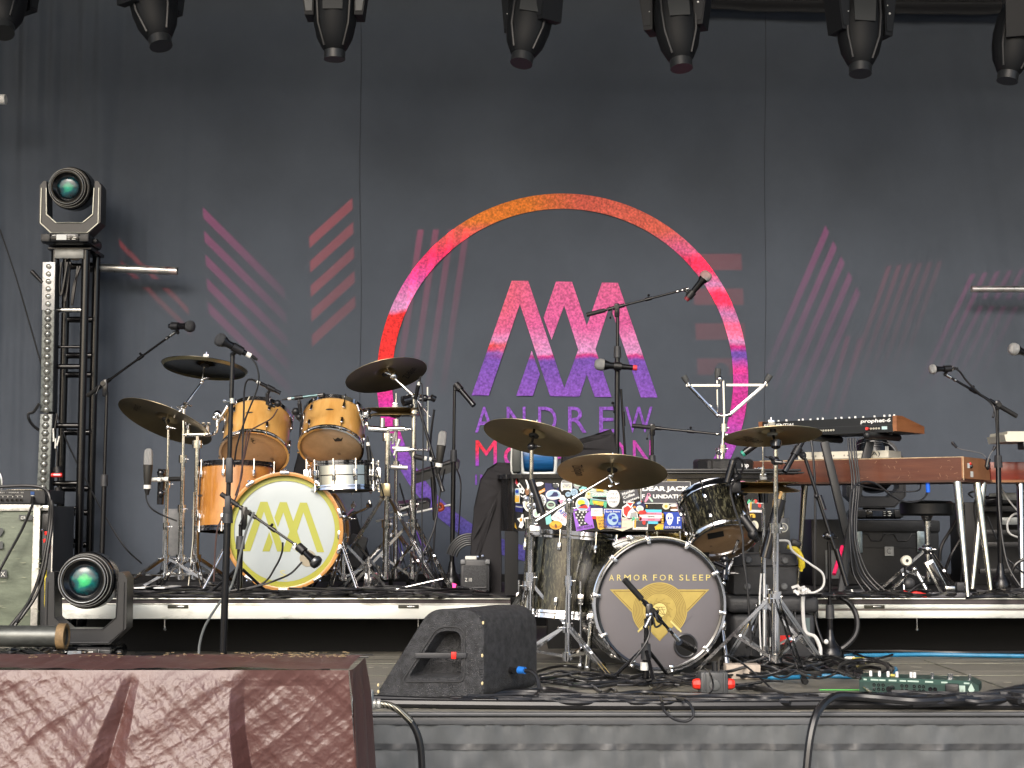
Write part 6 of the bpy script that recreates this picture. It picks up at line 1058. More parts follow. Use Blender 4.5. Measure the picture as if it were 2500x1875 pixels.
m = MB(); q0 = O; pr = [(0, oz0 + .012), (0, oz1), (.34, oz1 - .0), (.42, oz1 - .028), (.46, oz0 + .05), (.46, oz0 + .012)]; m.poly([V((q0.x, q0.y, 0)) + dd * d + V((0, 0, z)) - dl * .002 for d, z in pr], dl * .013); m.build("end_cheek", WEND, t)
ob(MB(), -.004, 1.16, -.003, .463, oz0 - .006, oz0 + .004).build("base_board", M("organ_base", (.05, .02, .01), .5), t)
m = MB(); ob(m, -.001, .004, -.002, .004, oz0, oz1); ob(m, .0, 1.1, -.0015, .002, oz1 - .003, oz1 + .0015); m.build("worn_edge", M("worn_wood", (.42, .30, .18), .6, var=.3, vs=30), t)
rg = random.Random(4); m = MB()
for i in range(40):
    l = rg.uniform(.02, 1.1); z = rg.uniform(oz0 + .01, oz1 - .01); p = O + dl * l - dd * .0012 + V((0, 0, z)); m.box(p, (rg.uniform(.002, .02), .0006, rg.uniform(.0006, .003)), Matrix.Rotation(-R(33), 3, 'Z') @ Matrix.Rotation(rg.uniform(-1.5, 1.5), 3, 'Y'))
m.build("scratches", M("scratch_wood", (.22, .12, .07), .6), t)
m = MB().m(WHT); e = lambda d, z: V((O.x, O.y, 0)) + dd * d - dl * .004 + V((0, 0, z))
m.poly([e(.05, oz1 - .03), e(.09, oz1 - .03), e(.09, oz1 - .055), e(.05, oz1 - .055)]); m.m(RED); m.sph(e(.10, oz1 - .032), .008, 8); m.m(BLG); m.sph(e(.11, oz1 - .045), .012, 10); m.m(WTP); m.poly([e(.10, oz1 - .07), e(.15, oz1 - .07), e(.15, oz1 - .10), e(.10, oz1 - .10)]); m.build("socket_plate", None, t)
GLG = M("leg_brass_chrome", (.62, .58, .46), .2, .95, var=.1)
for (ax_, ay_), (bx_, by_), Y0, Y1 in (((2337, 1178), (2363, 1462), 7.62, 7.46), ((2385, 1180), (2420, 1448), 7.72, 7.62), ((2399, 1180), (2372, 1430), 7.9, 7.75)):
    a = W(ax_, ay_, Y0); b = W(bx_, by_, Y1); b.z = RZ + .004; m = MB().tube(a, b, .021, .0095, 16); m.m(GLG); m.tube(b, b + V((0, 0, .006)), .014, .012); m.build("leg", GLG, t)
for l in (1.0,):
    for d in (.08, .38): a = O + dl * l + dd * d + V((0, 0, oz0)); MB().tube(a, V((a.x - .05, a.y, RZ)), .02, .01).build("leg", GLG, t)
x_ = W(2265, 1176, 7.75); m = MB().m(M("plug_blue", (.01, .12, .75), .4)); m.tube(W(2265, 1178, 7.72), W(2266, 1202, 7.72), .012, .010); m.build("blue_plug", None, None, "bright blue plug hanging from the underside of the brown electric piano", "plug")
cable("grey cable looping from the blue plug leftward under the brown electric piano", [(2265, 1202, 7.72), (2250, 1220, 7.7), (2215, 1226, 7.68), (2180, 1212, 7.66), (2140, 1182, 7.62), (2110, 1176, 7.6), (2085, 1188, 7.58), (2075, 1230, 7.56), (2080, 1320, 7.54), (2100, 1400, 7.52), (2150, 1448, 7.5), (2200, 1455, 7.48), (2240, 1430, 7.5), (2262, 1418, 7.52)], .005)
cable("grey cable drooping below the far left part of the electric piano", [(2090, 1184, 7.58), (2130, 1192, 7.62), (2180, 1200, 7.7), (2240, 1198, 7.72), (2248, 1180, 7.75)], .0035)
# second red wooden organ
a = W(2418, 1128, 8.35); b = W(2700, 1128, 8.35); zt_, zb_ = a.z, W(2418, 1172, 8.35).z
t = T("electric_organ", "second electric piano in red wood at the right edge behind the brown one", "electric piano", ((a.x + b.x) / 2, 8.5, RZ)); MB().box(((a.x + b.x) / 2, 8.55, (zt_ + zb_) / 2), (b.x - a.x, .4, zt_ - zb_), None, .003).build("case", WAR, t); MB().box(((a.x + b.x) / 2, 8.545, zb_ - .006), (b.x - a.x, .42, .014)).build("base_board", WEND, t)
for px, p2 in ((2490, 2494), (2640, 2650)): MB().tube(W(px, 1178, 8.38), V((W(p2, 1400, 8.3).x, 8.3, RZ)), .022, .012).build("leg", CHR, t)
# white keyboard at the right edge and white box on the brown piano
t = T("white_keyboard", "white keyboard cut off by the right edge above the red piano", "keyboard", W(2560, 1088, 8.1)); m = MB(); m.poly([W(2460, 1053, 8.1), W(2620, 1053, 8.1), W(2620, 1078, 8.1), W(2456, 1078, 8.1), W(2452, 1061, 8.1), W(2459, 1061, 8.1)], (0, .3, 0)); m.build("body", CRM, t); MB().box(W(2500, 1088, 8.15), (.04, .1, .04), None, .006).build("foot", BLP, t); MB().tube(W(2510, 1095, 8.2), V((W(2512, 1200, 8.2).x, 8.2, RZ)), .014).build("stand_post", BLK, t)
Ow = O + dl * .42 + dd * .10; t = T("small_keyboard", "small cream white keyboard lying on top of the brown electric piano", "keyboard", Ow + V((0, 0, oz1)))
def obx(mb, o, l0, l1, d0, d1, z0, z1): p = [o + dl * l0 + dd * d0, o + dl * l1 + dd * d0, o + dl * l1 + dd * d1, o + dl * l0 + dd * d1]; mb.poly([V((q.x, q.y, z0)) for q in p], (0, 0, z1 - z0)); return mb
obx(MB(), Ow, 0, .50, 0, .20, oz1 + .008, oz1 + .046).build("body", CRM, t); m = MB()
for l in (.02, .03, .10, .12): m.tube(Ow + dl * l + dd * .05 + V((0, 0, oz1 + .04)), Ow + dl * l + dd * .05 + V((0, 0, oz1 + .07)), .004)
m.build("knob", WHT, t); m = MB().m(M("print_dark", (.05, .05, .05), .5)); f = lambda l, z: Ow + dl * l - dd * .0015 + V((0, 0, z)); 
m.text("(A)", f(.105, oz1 + .012), f(.045, oz1 + .012), f(.105, oz1 + .042), bold=.01); m.text("KEYSTEP", f(.20, oz1 + .022), f(.13, oz1 + .022), f(.20, oz1 + .032))
for l in (.22, .24, .30, .32, .36, .40, .42): m.lathe([(.002, 0), (.004, 0), (.004, .001), (.002, .001), (.002, 0)], f(l, oz1 + .024), -dd, 10)
m.build("panel_print", None, t)
m = MB().m(BLP); m.lathe([(.0, 0), (.05, 0), (.062, .02), (.055, .05), (0, .05)], W(2155, 1104, 8.9), (0, -1, 0), 30); m.m(M("rim_grey", (.16, .165, .17), .3, .4)); m.torus(W(2155, 1104, 8.84), (0, -1, 0), .058, .003, 40, 6)
# synth on its stand
s0 = W(2190, 1016, 7.75); P0 = (s0.x, 7.75); a = R(40); sl_, sd_ = V((-math.cos(a), math.sin(a), 0)), V((math.sin(a), math.cos(a), 0)); S0 = V((P0[0], P0[1], 0)); sz1 = s0.z; sz0 = W(2190, 1054, 7.75).z
SYB = M("synth_black", (.018, .019, .02), .4, .3); SYW = M("synth_wood", (.20, .07, .025), .35, col2=(.30, .12, .045), vs=5, stretch=(1, 1, 7), coat=.3)
t = T("synthesizer", "black synthesizer with wooden end cheeks and white knobs raised on a black stand", "synthesizer", S0 + sl_ * .4 + V((0, 0, sz0)), None)
prof = [(0, sz0), (0, sz1), (.10, sz1 + .004), (.31, sz0 + .035), (.31, sz0)]
m = MB(); m.poly([S0 + sl_ * .02 + sd_ * d + V((0, 0, z)) for d, z in prof], sl_ * .77); m.build("chassis", SYB, t)
for l in (0, .79): m = MB(); m.poly([S0 + sl_ * l + sd_ * d + V((0, 0, z)) for d, z in ((-.006, sz0 + .004), (-.006, sz1 + .003), (.06, sz1 + .004), (.32, sz0 + .04), (.32, sz0 + .002))], sl_ * .022); m.build("end_cheek", SYW, t)
g_ = lambda l, z: S0 + sl_ * l - sd_ * .002 + V((0, 0, z)); hh = sz1 - sz0
m = MB().m(WHT); m.text("prophet-6", g_(.205, sz1 - hh * .42), g_(.035, sz1 - hh * .42), g_(.205, sz1 - hh * .10), bold=.03, shear=.1); m.text("SEQUENTIAL", g_(.78, sz1 - hh * .42), g_(.59, sz1 - hh * .42), g_(.78, sz1 - hh * .15), bold=.02); m.build("lettering", None, t)
m = MB().m(DGR); m.poly([g_(.02, sz0 + hh * .46), g_(.79, sz0 + hh * .46), g_(.79, sz0 + hh * .49), g_(.02, sz0 + hh * .49)]); m.m(CRM)
for l in (.10, .115, .13, .145, .36, .375, .39, .405, .42, .435, .48, .50, .53): m.lathe([(.0025, 0), (.005, 0), (.005, .003), (.0025, .003), (.0025, 0)], g_(l, sz0 + hh * .26), -sd_, 10)
m.m(M("label_cyan", (.45, .6, .62), .5)); m.poly([g_(.055, sz0 + hh * .18), g_(.085, sz0 + hh * .18), g_(.085, sz0 + hh * .38), g_(.055, sz0 + hh * .38)]); m.m(RED); m.tube(g_(.16, sz0 + hh * .25), g_(.15, sz0 + hh * .25) - sd_ * .04, .008); m.build("jack_row", None, t)
for l, d in [(.03, .0), (.055, 0), (.085, .0), (.15, .02), (.22, .03), (.25, .0), (.30, .03), (.33, 0), (.38, .03), (.44, .0), (.47, .0), (.53, .03), (.56, .0), (.60, .03), (.66, 0), (.72, .02), (.76, 0)]:
    p = S0 + sl_ * l + sd_ * (.03 + d) + V((0, 0, sz1)); MB().lathe([(0, 0), (.0055 if d else .006, 0), (.005, .012), (0, .012)], p, (0, 0, 1), 10).build("knob", WHT, t)
for l in (.06, .70): MB().tube(S0 + sl_ * l + sd_ * .05 + V((0, 0, sz0 - .012)), S0 + sl_ * l + sd_ * .05 + V((0, 0, sz0)), .011).build("foot", RUB, t)
t = T("keyboard_stand", "black angled keyboard stand carrying the black synthesizer", "keyboard stand", W(2070, 1440, 7.85)); SKB = M("stand_black", (.016, .017, .018), .45, .2)
def bar(m, a, b, w, th): a, b = V(a), V(b); Q = orient(b - a, V((1, 0, 0))); m.box((a + b) / 2, (w, th, (b - a).length), Q, .006); return m
bar(MB(), W(2012, 1078, 7.85), W(2092, 1405, 7.85), .042, .03).build("post", SKB, t); bar(MB(), W(2124, 1078, 7.95), W(2086, 1230, 7.93), .045, .03).build("post", SKB, t); bar(MB(), W(2086, 1228, 7.93), W(2052, 1462, 7.6), .04, .03).build("post", SKB, t)
for l in (.12, .46): p = S0 + sl_ * l + V((0, 0, sz0 - .018)); m = MB().tube(p - sd_ * .07, p + sd_ * .26, .018, .018, 14); m.tube(p - sd_ * .10, p - sd_ * .06, .021); m.sph(p - sd_ * .1, .021, 10); m.build("support_arm", SKB, t)
m = MB(); bar(m, V((W(2010, 1450, 7.7).x, 7.6, RZ + .02)), V((W(2180, 1450, 8.2).x, 8.3, RZ + .02)), .04, .03); m.build("floor_bar", SKB, t)
for k, (dx, rr) in enumerate(((0, .006), (7, .005), (12, .004), (-6, .004))):
    cable(["thick black cable running down the synthesizer stand", "black cable strapped beside the thick one on the synthesizer stand", "thin cable at the right of the synthesizer stand bundle", "thin pale cable at the left of the synthesizer stand bundle"][k], [(2076 + dx, 1070, 7.75), (2080 + dx, 1120, 7.72), (2086 + dx, 1180, 7.7), (2080 + dx, 1260, 7.66), (2082 + dx, 1330, 7.62), (2096 + dx * 2, 1400, 7.55), (2130 + dx * 3, 1446, 7.5)], rr)
# cases, stage light, stool behind the keyboards
ROAD = M("road_case", (.022, .023, .025), .5, var=.3, vs=6, bump=.15, bs=60)
x0, x1, z0, z1 = rbox(2068, 1270, 2293, 1440, 8.75); z0 = RZ + .002
t = T("road_case", "large black moulded road case with butterfly latches behind the drum stool", "road case", ((x0 + x1) / 2, 8.9, RZ)); MB().box(((x0 + x1) / 2, 8.95, (z0 + z1) / 2), (x1 - x0, .38, z1 - z0), None, .012).build("body", ROAD, t); MB().box(((x0 + x1) / 2, 8.94, z1 - .035), (x1 - x0 + .006, .395, .066), None, .008).build("lid", ROAD, t)
m = MB(); pts = [(2100, 1303), (2118, 1303), (2127, 1320), (2150, 1320), (2158, 1304), (2183, 1304), (2192, 1320), (2216, 1320), (2226, 1304), (2246, 1304)]; m.path([W(a, b, 8.755) for a, b in pts], .004, 6); m.path([W(a, 1337, 8.755) for a in (2100, 2246)], .002, 6); m.build("moulded_ridge", M("ridge_grey", (.06, .062, .065), .4), t)
for a, b in (((2090, 1290), (2106, 1350)), ((2238, 1292), (2258, 1348))):
    p, q_ = W(*a, 8.75), W(*b, 8.75); m = MB().box((p + q_) / 2, (abs(q_.x - p.x), .012, abs(p.z - q_.z)), None, .004); m.lathe([(0, 0), (.008, 0), (.008, .006), (0, .006)], (p + q_) / 2 + V((-.0, -.008, .01)), (0, -1, 0), 14); m.build("latch", M("latch_zinc", (.35, .42, .44), .4, .8, var=.3, vs=30), t)
m = MB().m(M("tag_pale", (.55, .56, .55), .5, var=.2, vs=40)); m.box(W(2171, 1346, 8.748), (.052, .006, .054), None, .004); m.m(GRY); m.text("C", W(2165, 1352, 8.743), W(2175, 1352, 8.743), W(2165, 1339, 8.743)); m.build("tag_plate", None, t)
x0, x1, z0, z1 = rbox(1981, 1268, 2062, 1440, 8.7); z0 = RZ + .002; t = T("speaker_cabinet", "plain black cabinet beside the road case, left of the synthesizer stand", "cabinet", ((x0 + x1) / 2, 8.8, RZ)); MB().box(((x0 + x1) / 2, 8.86, (z0 + z1) / 2), (x1 - x0, .36, z1 - z0), None, .006).build("body", BLP, t); m = MB(); m.box((x1 - .07, 8.672, z0 + .12), (.10, .008, .16), None, .003); m.build("rear_panel", GRY, t)
moving_light("black moving head light standing on the road case behind the electric piano", V((W(2135, 1262, 8.95).x, 8.95, W(2135, 1267, 8.95).z)), .92, (.05, .35, 1), screen=(.03, .04, .06))
t = T("lamp_arch", "dark round fixture top peeking over the small cream keyboard", "stage light", W(2155, 1104, 8.85)); m = MB().m(BLP); m.lathe([(.0, -.05), (.08, -.05), (.092, 0), (.085, .04), (0, .04)], W(2155, 1112, 8.95), (0, -1, .2), 36); m.build("housing", None, t); MB().torus(W(2155, 1112, 8.9), (0, -1, .2), .08, .004, 40, 6).build("rim", M("rim_grey", (.16, .165, .17), .3, .4), t)
t = T("drum_stool", "round black drum stool on a chrome post behind the electric piano", "stool", V((W(2262, 1430, 8.1).x, 8.1, RZ))); c = W(2262, 1240, 8.1); MB().lathe([(0, -.042), (.125, -.042), (.139, -.030), (.141, .022), (.128, .036), (.05, .040), (0, .041)], c, (0, 0, 1), 48).build("seat", M("vinyl_black", (.008, .008, .009), .4, bump=.1, bs=200), t)
m = MB().tube(c + V((0, 0, -.07)), c + V((0, 0, -.04)), .02, .035); m.m(CHD); m.tube(V((c.x, c.y, RZ + .05)), c + V((0, 0, -.07)), .0145); m.tube(c + V((0, 0, -.10)), c + V((0, 0, -.07)), .022); m.build("post", None, t); m = MB().sph((c.x, c.y, RZ + .22), .028, 10); wing(m, (c.x, c.y, RZ + .22), (1, -.4, 0), 1.5); wing(m, (c.x, c.y, RZ + .22), (-1, -.4, .3), 1.5); m.build("leg_collar", CHR, t)
tripod(t, (c.x, c.y, RZ), RZ, RZ + .21, RZ + .07, .24, -70, CHR)
m = MB().m(CRM); bp_ = W(2210, 1370, 7.9); m.lathe([(0, 0), (.024, 0), (.028, .01), (.028, .03), (.024, .038), (0, .038)], bp_, (0, -1, .1), 24); bt = m
t = T("kick_pedal", "bass drum pedal with a round cream beater standing under the drum stool", "pedal", V((bp_.x, 7.95, RZ))); m.m(BLK); m.lathe([(0, .036), (.008, .038), (.008, .042), (0, .042)], bp_, (0, -1, .1), 12); m.build("beater", None, t)
m = MB().tube(bp_ + V((.0, 0.02, -.02)), W(2212, 1425, 7.95), .006); m.m(DGR); m.sph(W(2217, 1425, 7.9), .035, 12, (1.1, 1, .9)); m.build("beater_shaft", DGR, t)
m = MB().tube(W(2236, 1392, 7.9), W(2262, 1440, 7.85), .012); m.sph(W(2232, 1390, 7.88), .018, 10); m.tube(W(2205, 1400, 7.9), W(2207, 1440, 7.88), .008); m.tube(W(2178, 1440, 7.7), W(2212, 1405, 7.9), .010); m.box(W(2288, 1412, 7.9), (.05, .02, .20), orient(V((.5, 0, -1))), .004); m.build("pedal_frame", CHD, t); m = MB().box(W(2292, 1412, 7.88), (.03, .01, .17), orient(V((.5, 0, -1))), .003); m.build("foot_board", BLG, t)
m = MB().m(RED); m.path([W(2205, 1446, 7.5), W(2222, 1452, 7.5), W(2238, 1449, 7.5), W(2262, 1455, 7.5)], .011, 8, 4); m.build("red_clamp", None, None, "red plastic clamp lying on the riser under the drum stool", "clamp")
m = MB().box(W(2318, 1452, 7.55), (.20, .08, .022), None, .003); m.build("grey_board", M("board_grey", (.10, .10, .11), .6), None, "flat dark grey board on the riser edge near the piano leg", "board")
m = MB().m(DGR); m.box(W(2345, 1432, 7.7), (.05, .05, .045), None, .008); m.m(CHD); m.box(W(2318, 1438, 7.7), (.05, .04, .03), None, .005); m.build("pedal_box", None, None, "small black effects box standing by the foot of the piano leg", "effects box")
# rack at the right edge
x0, x1, z0, z1 = rbox(2372, 1200, 2640, 1440, 8.7); z0 = RZ; t = T("equipment_rack", "open black equipment rack with aluminium rails behind the piano legs at right", "equipment rack", ((x0 + x1) / 2, 8.8, RZ)); MB().box(((x0 + x1) / 2, 8.95, (z0 + z1) / 2 - .03), (x1 - x0, .3, z1 - z0 - .06), None, .005).build("body", M("rack_black", (.012, .012, .013), .6), t)
for y in (1212, 1272): p, q_ = W(2442, y - 9, 8.68), W(2640, y + 9, 8.68); m = MB().box((p + q_) / 2, (q_.x - p.x, .03, p.z - q_.z), None, .003); [m.sph(W(2450 + 18 * k, y, 8.665), .005, 6) for k in range(4)]; m.build("rail", M("rail_grey", (.34, .36, .36), .4, .5, var=.2), t)
for y in (1222, 1242, 1300, 1330, 1395): p, q_ = W(2390, y - 7, 8.69), W(2600, y + 7, 8.69); MB().box((p + q_) / 2, (q_.x - p.x, .03, p.z - q_.z), None, .004).build("rack_unit", DGR if y < 1300 else BLP, t)
m = MB().m(BLG); m.tube(W(2404, 1222, 8.6), W(2445, 1218, 8.6), .026); m.m(M("cap_pale", (.4, .42, .42), .4)); m.tube(W(2415, 1209, 8.58), W(2436, 1208, 8.58), .010); m.build("cylinder_unit", None, None, "shiny black cylinder beside the rack behind the piano legs", "device")
cable("white cable looping in front of the equipment rack", [(2500, 1253, 8.55), (2475, 1256, 8.55), (2460, 1275, 8.55), (2463, 1300, 8.55), (2485, 1312, 8.55), (2500, 1312, 8.55)], .006, M("cable_white", (.6, .6, .58), .5))
cable("second white cable slanting across the equipment rack", [(2440, 1180, 8.5), (2455, 1210, 8.5), (2478, 1240, 8.5), (2500, 1262, 8.5)], .005, M("cable_white", (.6, .6, .58), .5))
for k, pts in enumerate([[(2345, 1200, 8.3), (2340, 1260, 8.3), (2300, 1330, 8.3), (2295, 1370, 8.3)], [(2352, 1230, 8.3), (2350, 1300, 8.3), (2320, 1360, 8.3), (2298, 1420, 8.2)], [(2375, 1215, 8.2), (2365, 1205, 8.2), (2385, 1202, 8.2), (2378, 1240, 8.2), (2385, 1290, 8.2)], [(2410, 1260, 8.2), (2430, 1310, 8.2), (2455, 1360, 8.2), (2500, 1400, 8.2)], [(2500, 1365, 8.0), (2478, 1380, 8.0), (2470, 1410, 8.0), (2490, 1440, 7.9)], [(2335, 1235, 8.3), (2338, 1300, 8.3), (2350, 1360, 8.3), (2345, 1430, 8.0)]]):
    cable(["thick black cable sagging left of the piano's front leg", "black cable slanting down between the case and the piano leg", "short black cable curl behind the middle piano leg", "black cable crossing in front of the rack to the lower right", "thick black loop of cable at the lower right edge", "thin black cable hanging straight behind the piano's front leg"][k], pts, .009 if k in (0, 1, 4) else .005)
# right microphone stands
t, tp = micstand("black boom stand at the right with its boom rising to the left", 2443, 990, 8.0, RZ, bell=True, brad=.05, boom=((2482, 1016), (2310, 915), 7.95), xtop=2434, clutch=.7, r=.0125)
mic("vocal microphone with a pale silver head at the boom end on the right", W(2318, 900, 7.93), W(2270, 902, 7.9), r=.013, clip=W(2308, 914, 7.95))
cable("black cable hanging in an arc from the right vocal microphone to its boom", [(2326, 897, 7.92), (2342, 906, 7.92), (2360, 930, 7.94), (2390, 960, 7.95), (2420, 985, 7.96), (2430, 1010, 7.95), (2436, 1100, 7.95), (2440, 1250, 7.9), (2458, 1370, 7.85), (2490, 1430, 7.8)], .0055)
mic("silver headed microphone cut off by the right edge of the picture", W(2535, 872, 7.8), W(2465, 849, 7.75), r=.016, plug=False)
t, tp = micstand("stand carrying the microphone cut off at the right edge", 2545, 880, 7.9, RZ, clutch=.6)
t = T("clip_lamp", "small gooseneck clip lamp fixed at the right end of the brown electric piano", "clip lamp", W(2413, 1140, 7.8)); GN = M("gooseneck", (.25, .25, .25), .4, .8)
MB().path([W(2334, 1092, 7.8), W(2352, 1098, 7.8), W(2380, 1103, 7.8), (W(2400, 1109, 7.8)), W(2409, 1122, 7.8)], .0025, 6, 5).build("gooseneck", GN, t); MB().path([W(2412, 1122, 7.8), W(2418, 1108, 7.8), W(2426, 1098, 7.8)], .0025, 6, 4).build("gooseneck", GN, t)
m = MB().tube(W(2336, 1093, 7.8), W(2326, 1081, 7.8), .006, .009); m.sph(W(2326, 1081, 7.8), .009, 8); m.build("lamp_head", BLG, t); m = MB().tube(W(2424, 1100, 7.8), W(2430, 1090, 7.8), .006, .010); m.build("lamp_head", BLG, t); m = MB().tube(W(2413, 1120, 7.78), W(2409, 1140, 7.78), .012); m.sph(W(2411, 1138, 7.78), .016, 10, (.8, .8, 1.3)); m.build("clip", BLG, t)
m = MB().m(M("lit_pink", (.85, .02, .12), .4)); m.tube(W(2057, 1334, 7.9), W(2036, 1402, 7.8), .0105, n=10); m.build("pink_lit_tube", None, None, "slim tube coloured as if lit hot pink, leaning beside the synthesizer stand", "tube")  # pink light on the tube is put into its base colour
# ================================================================ CASES RIGHT OF THE BLACK KIT
PEL = M("hard_case", (.036, .037, .04), .5, var=.2, vs=14, bump=.2, bs=120)
x0, x1, z0, z1 = rbox(1782, 1456, 1998, 1622, 7.15); z0 = .0
t = T("hard_case", "big black ribbed hard case under the studded one right of the black kit", "hard case", ((x0 + x1) / 2, 7.3, 0)); MB().box(((x0 + x1) / 2, 7.34, (z1 - .08) / 2), (x1 - x0 - .02, .34, z1 - .085), None, .03, 3).build("body", PEL, t); MB().box(((x0 + x1) / 2, 7.34, z1 - .04), (x1 - x0 + .01, .37, .075), None, .022, 3).build("lid", PEL, t)
m = MB(); [m.box((W(px, 1500, 7.15).x, 7.163, z1 - .13), (.006, .02, .12), None, .003) for px in (1872, 1880, 1888, 1896, 1926, 1934, 1942)]; m.build("ribs", PEL, t); m = MB().m(M("tape_teal", (.09, .13, .13), .6)); m.box(W(1968, 1540, 7.158), (.035, .004, .12)); m.m(RED); m.box(W(1918, 1562, 7.155), (.055, .006, .04)); m.m(WTP); m.box(W(1884, 1572, 7.155), (.018, .006, .06)); m.build("tape_label", None, t)
x0, x1, z0, z1 = rbox(1790, 1352, 1946, 1450, 7.25); z0 = z0_ = W(1, 1456, 7.15).z + .0; t = T("hard_case", "black hard case with big round studs lying on top of the ribbed one", "hard case", ((x0 + x1) / 2, 7.35, z0)); MB().box(((x0 + x1) / 2, 7.4, (z0 + z1) / 2), (x1 - x0, .30, z1 - z0), None, .012).build("body", PEL, t); MB().box(((x0 + x1) / 2, 7.395, z1 - .055), (x1 - x0 + .006, .31, .006)).build("lid_seam", BLG, t)
m = MB(); [m.lathe([(0, 0), (.016, 0), (.017, .01), (.012, .016), (0, .016)], W(a, b, 7.25), (0, -1, 0), 20) for a, b in ((1826, 1367), (1916, 1368), (1824, 1432), (1914, 1432))]; m.build("studs", GRY, t)
t = T("acrylic_panel", "dark smoked panel with a round crest sticker standing behind the right stand", "panel", W(1915, 1355, 7.3)); MB().box(W(1910, 1312, 7.45), (.075, .012, .19), None, .004).build("panel", M("smoke_panel", (.05, .052, .055), .15), t); m = MB().m(GRY); c = W(1912, 1288, 7.44) + V((0, -.005, 0)); m.lathe([(0, 0), (.024, 0), (.024, .001), (0, .001)], c, (0, -1, 0), 24); m.m(CRM); m.lathe([(.019, .0012), (.022, .0012), (.022, .002), (.019, .002), (.019, .0012)], c, (0, -1, 0), 24); m.text("A", c + V((-.008, -.003, -.008)), c + V((.008, -.003, -.008)), c + V((-.008, -.003, .01))); m.build("crest_sticker", None, t)
m = MB().m(YEL); m.path([W(1922, 1334, 7.2), W(1945, 1345, 7.2), W(1957, 1370, 7.2), (W(1956, 1395, 7.2))], [.010, .016, .016, .008], 8, 4); m.m(BLP); m.box(W(1942, 1328, 7.25), (.05, .04, .04), orient(V((.5, 0, 1))), .01); m.build("yellow_strap", None, None, "yellow and black strap hanging at the right end of the upper hard case", "strap")
m = MB().m(WHT); rg = random.Random(2)
for i in range(16): p = W(1955 + rg.uniform(-16, 18), 1440 + rg.uniform(-8, 8), 7.15 + rg.uniform(-.03, .03)); m.box(p, (.03, .004, .012), Matrix.Rotation(rg.uniform(-1, 1), 3, 'Y') @ Matrix.Rotation(rg.uniform(-1, 1), 3, 'Z'))
m.build("white_tag", WHT, None, "crumpled white tag of tape at the right end of the case stack", "tag")
cable("white cable curving from the hi-hat out to the right of the case stack", [(1900, 1320, 7.1), (1925, 1322, 7.1), (1935, 1345, 7.1), (1975, 1375, 7.1), (2008, 1400, 7.1), (2010, 1430, 7.1), (1990, 1446, 7.1), (1970, 1446, 7.1)], .0055, M("cable_white", (.6, .6, .58), .5))
cable("thick white cable running down the front of the ribbed hard case", [(1962, 1446, 7.1), (1960, 1480, 7.1), (1966, 1540, 7.1), (1990, 1555, 7.08), (2002, 1580, 7.06), (2003, 1600, 7.05)], .009, M("cable_white", (.6, .6, .58), .5))
cable("wide black strap arching from the riser edge down to the stage floor", [(1995, 1452, 7.3), (2040, 1455, 7.3), (2075, 1475, 7.28), (2092, 1510, 7.25), (2088, 1550, 7.22), (2060, 1580, 7.2), (2035, 1590, 7.2)], .013)
m = MB().m(DGR); m.tube(W(2064, 1451, 7.5), W(2106, 1449, 7.5), .022, n=14); m.m(WTP); m.tube(W(2077, 1450, 7.49), W(2081, 1450, 7.49), .0225); m.build("cable_connector", None, None, "fat grey connector lying on the left end of the keyboard riser", "connector")
x0, x1, z0, z1 = rbox(1782, 1627, 1836, 1660, 6.42); t = MB().box(((x0 + x1) / 2 + .01, 6.46, .031), (x1 - x0 + .05, .09, .060), None, .003); t.build("wood_block", M("block_tan", (.40, .34, .28), .7, var=.15, vs=20), None, "pale square block lying against the right side of the black bass drum", "block")
# ================================================================ SMALL AMP ON THE LEFT RISER
x0, x1, z0, z1 = rbox(1124, 1366, 1196, 1445, 7.85); t = T("small_amplifier", "small dark grey amplifier with a woven grille at the right end of the left riser", "amplifier", ((x0 + x1) / 2, 8, RZ)); z0 = RZ + .002; MB().box(((x0 + x1) / 2, 7.98, (z0 + z1) / 2), (x1 - x0, .24, z1 - z0), None, .012).build("cabinet", DGR, t); MB().box(((x0 + x1) / 2, 7.857, (z0 + z1) / 2 - .008), (x1 - x0 - .03, .01, z1 - z0 - .045), None, .003).build("grille", M("amp_grille", (.035, .036, .038), .8, var=.5, vs=220), t)
m = MB().m(WTP); m.text("Z 10", W(1135, 1420, 7.849), W(1152, 1420, 7.849), W(1135, 1411, 7.849)); m.m(GRY)
for sx in (x0 + .012, x1 - .012): m.box((sx, 7.856, z1 - .012), (.026, .016, .026), None, .006)
m.m(M("tape_pale", (.6, .6, .55), .7)); m.box(W(1150, 1362, 7.9), (.06, .05, .02), None, .004); m.m(CHR); m.sph(W(1178, 1358, 7.88), .01, 8); m.sph(W(1166, 1360, 7.87), .009, 8); m.build("corner", None, t)
for k in range(6): r0 = 34 + 5 * k; cable(["outermost", "second", "third", "fourth", "fifth", "innermost"][5 - k] + " ring of the black cable coil hanging behind the small grey amplifier", [(1146 + (r0 + 2 * math.sin(k)) * math.cos(a), 1372 + (r0 + 6) * math.sin(a) * 1.05, 8.15 + .01 * k) for a in [PI + .3 + (PI - .2) * j / 9 for j in range(10)]], .0055, group="cable coil by the small amplifier")
m = MB().m(glow("pink_glow", (1, .05, .25), .8)); m.add([W(a, b, 7.7) for a, b in ((1104, 1423), (1114, 1426), (1112, 1436), (1105, 1438))], [[0, 1, 2, 3]]); m.build("pink_light_spot", M("lit_pink", (.85, .02, .12), .4), None, "small glowing pink light marker at the foot of the tall thin stand", "patch")  # spot of pink light put in as a small self-glowing face
m = MB().tube(V((W(1108, 1430, 7.9).x, 7.9, RZ + .03)), V((W(1190, 1452, 7.5).x, 7.55, RZ + .02)), .011); m.build("black_tube", BLK, None, "short black tube lying across the right end of the left riser", "tube")
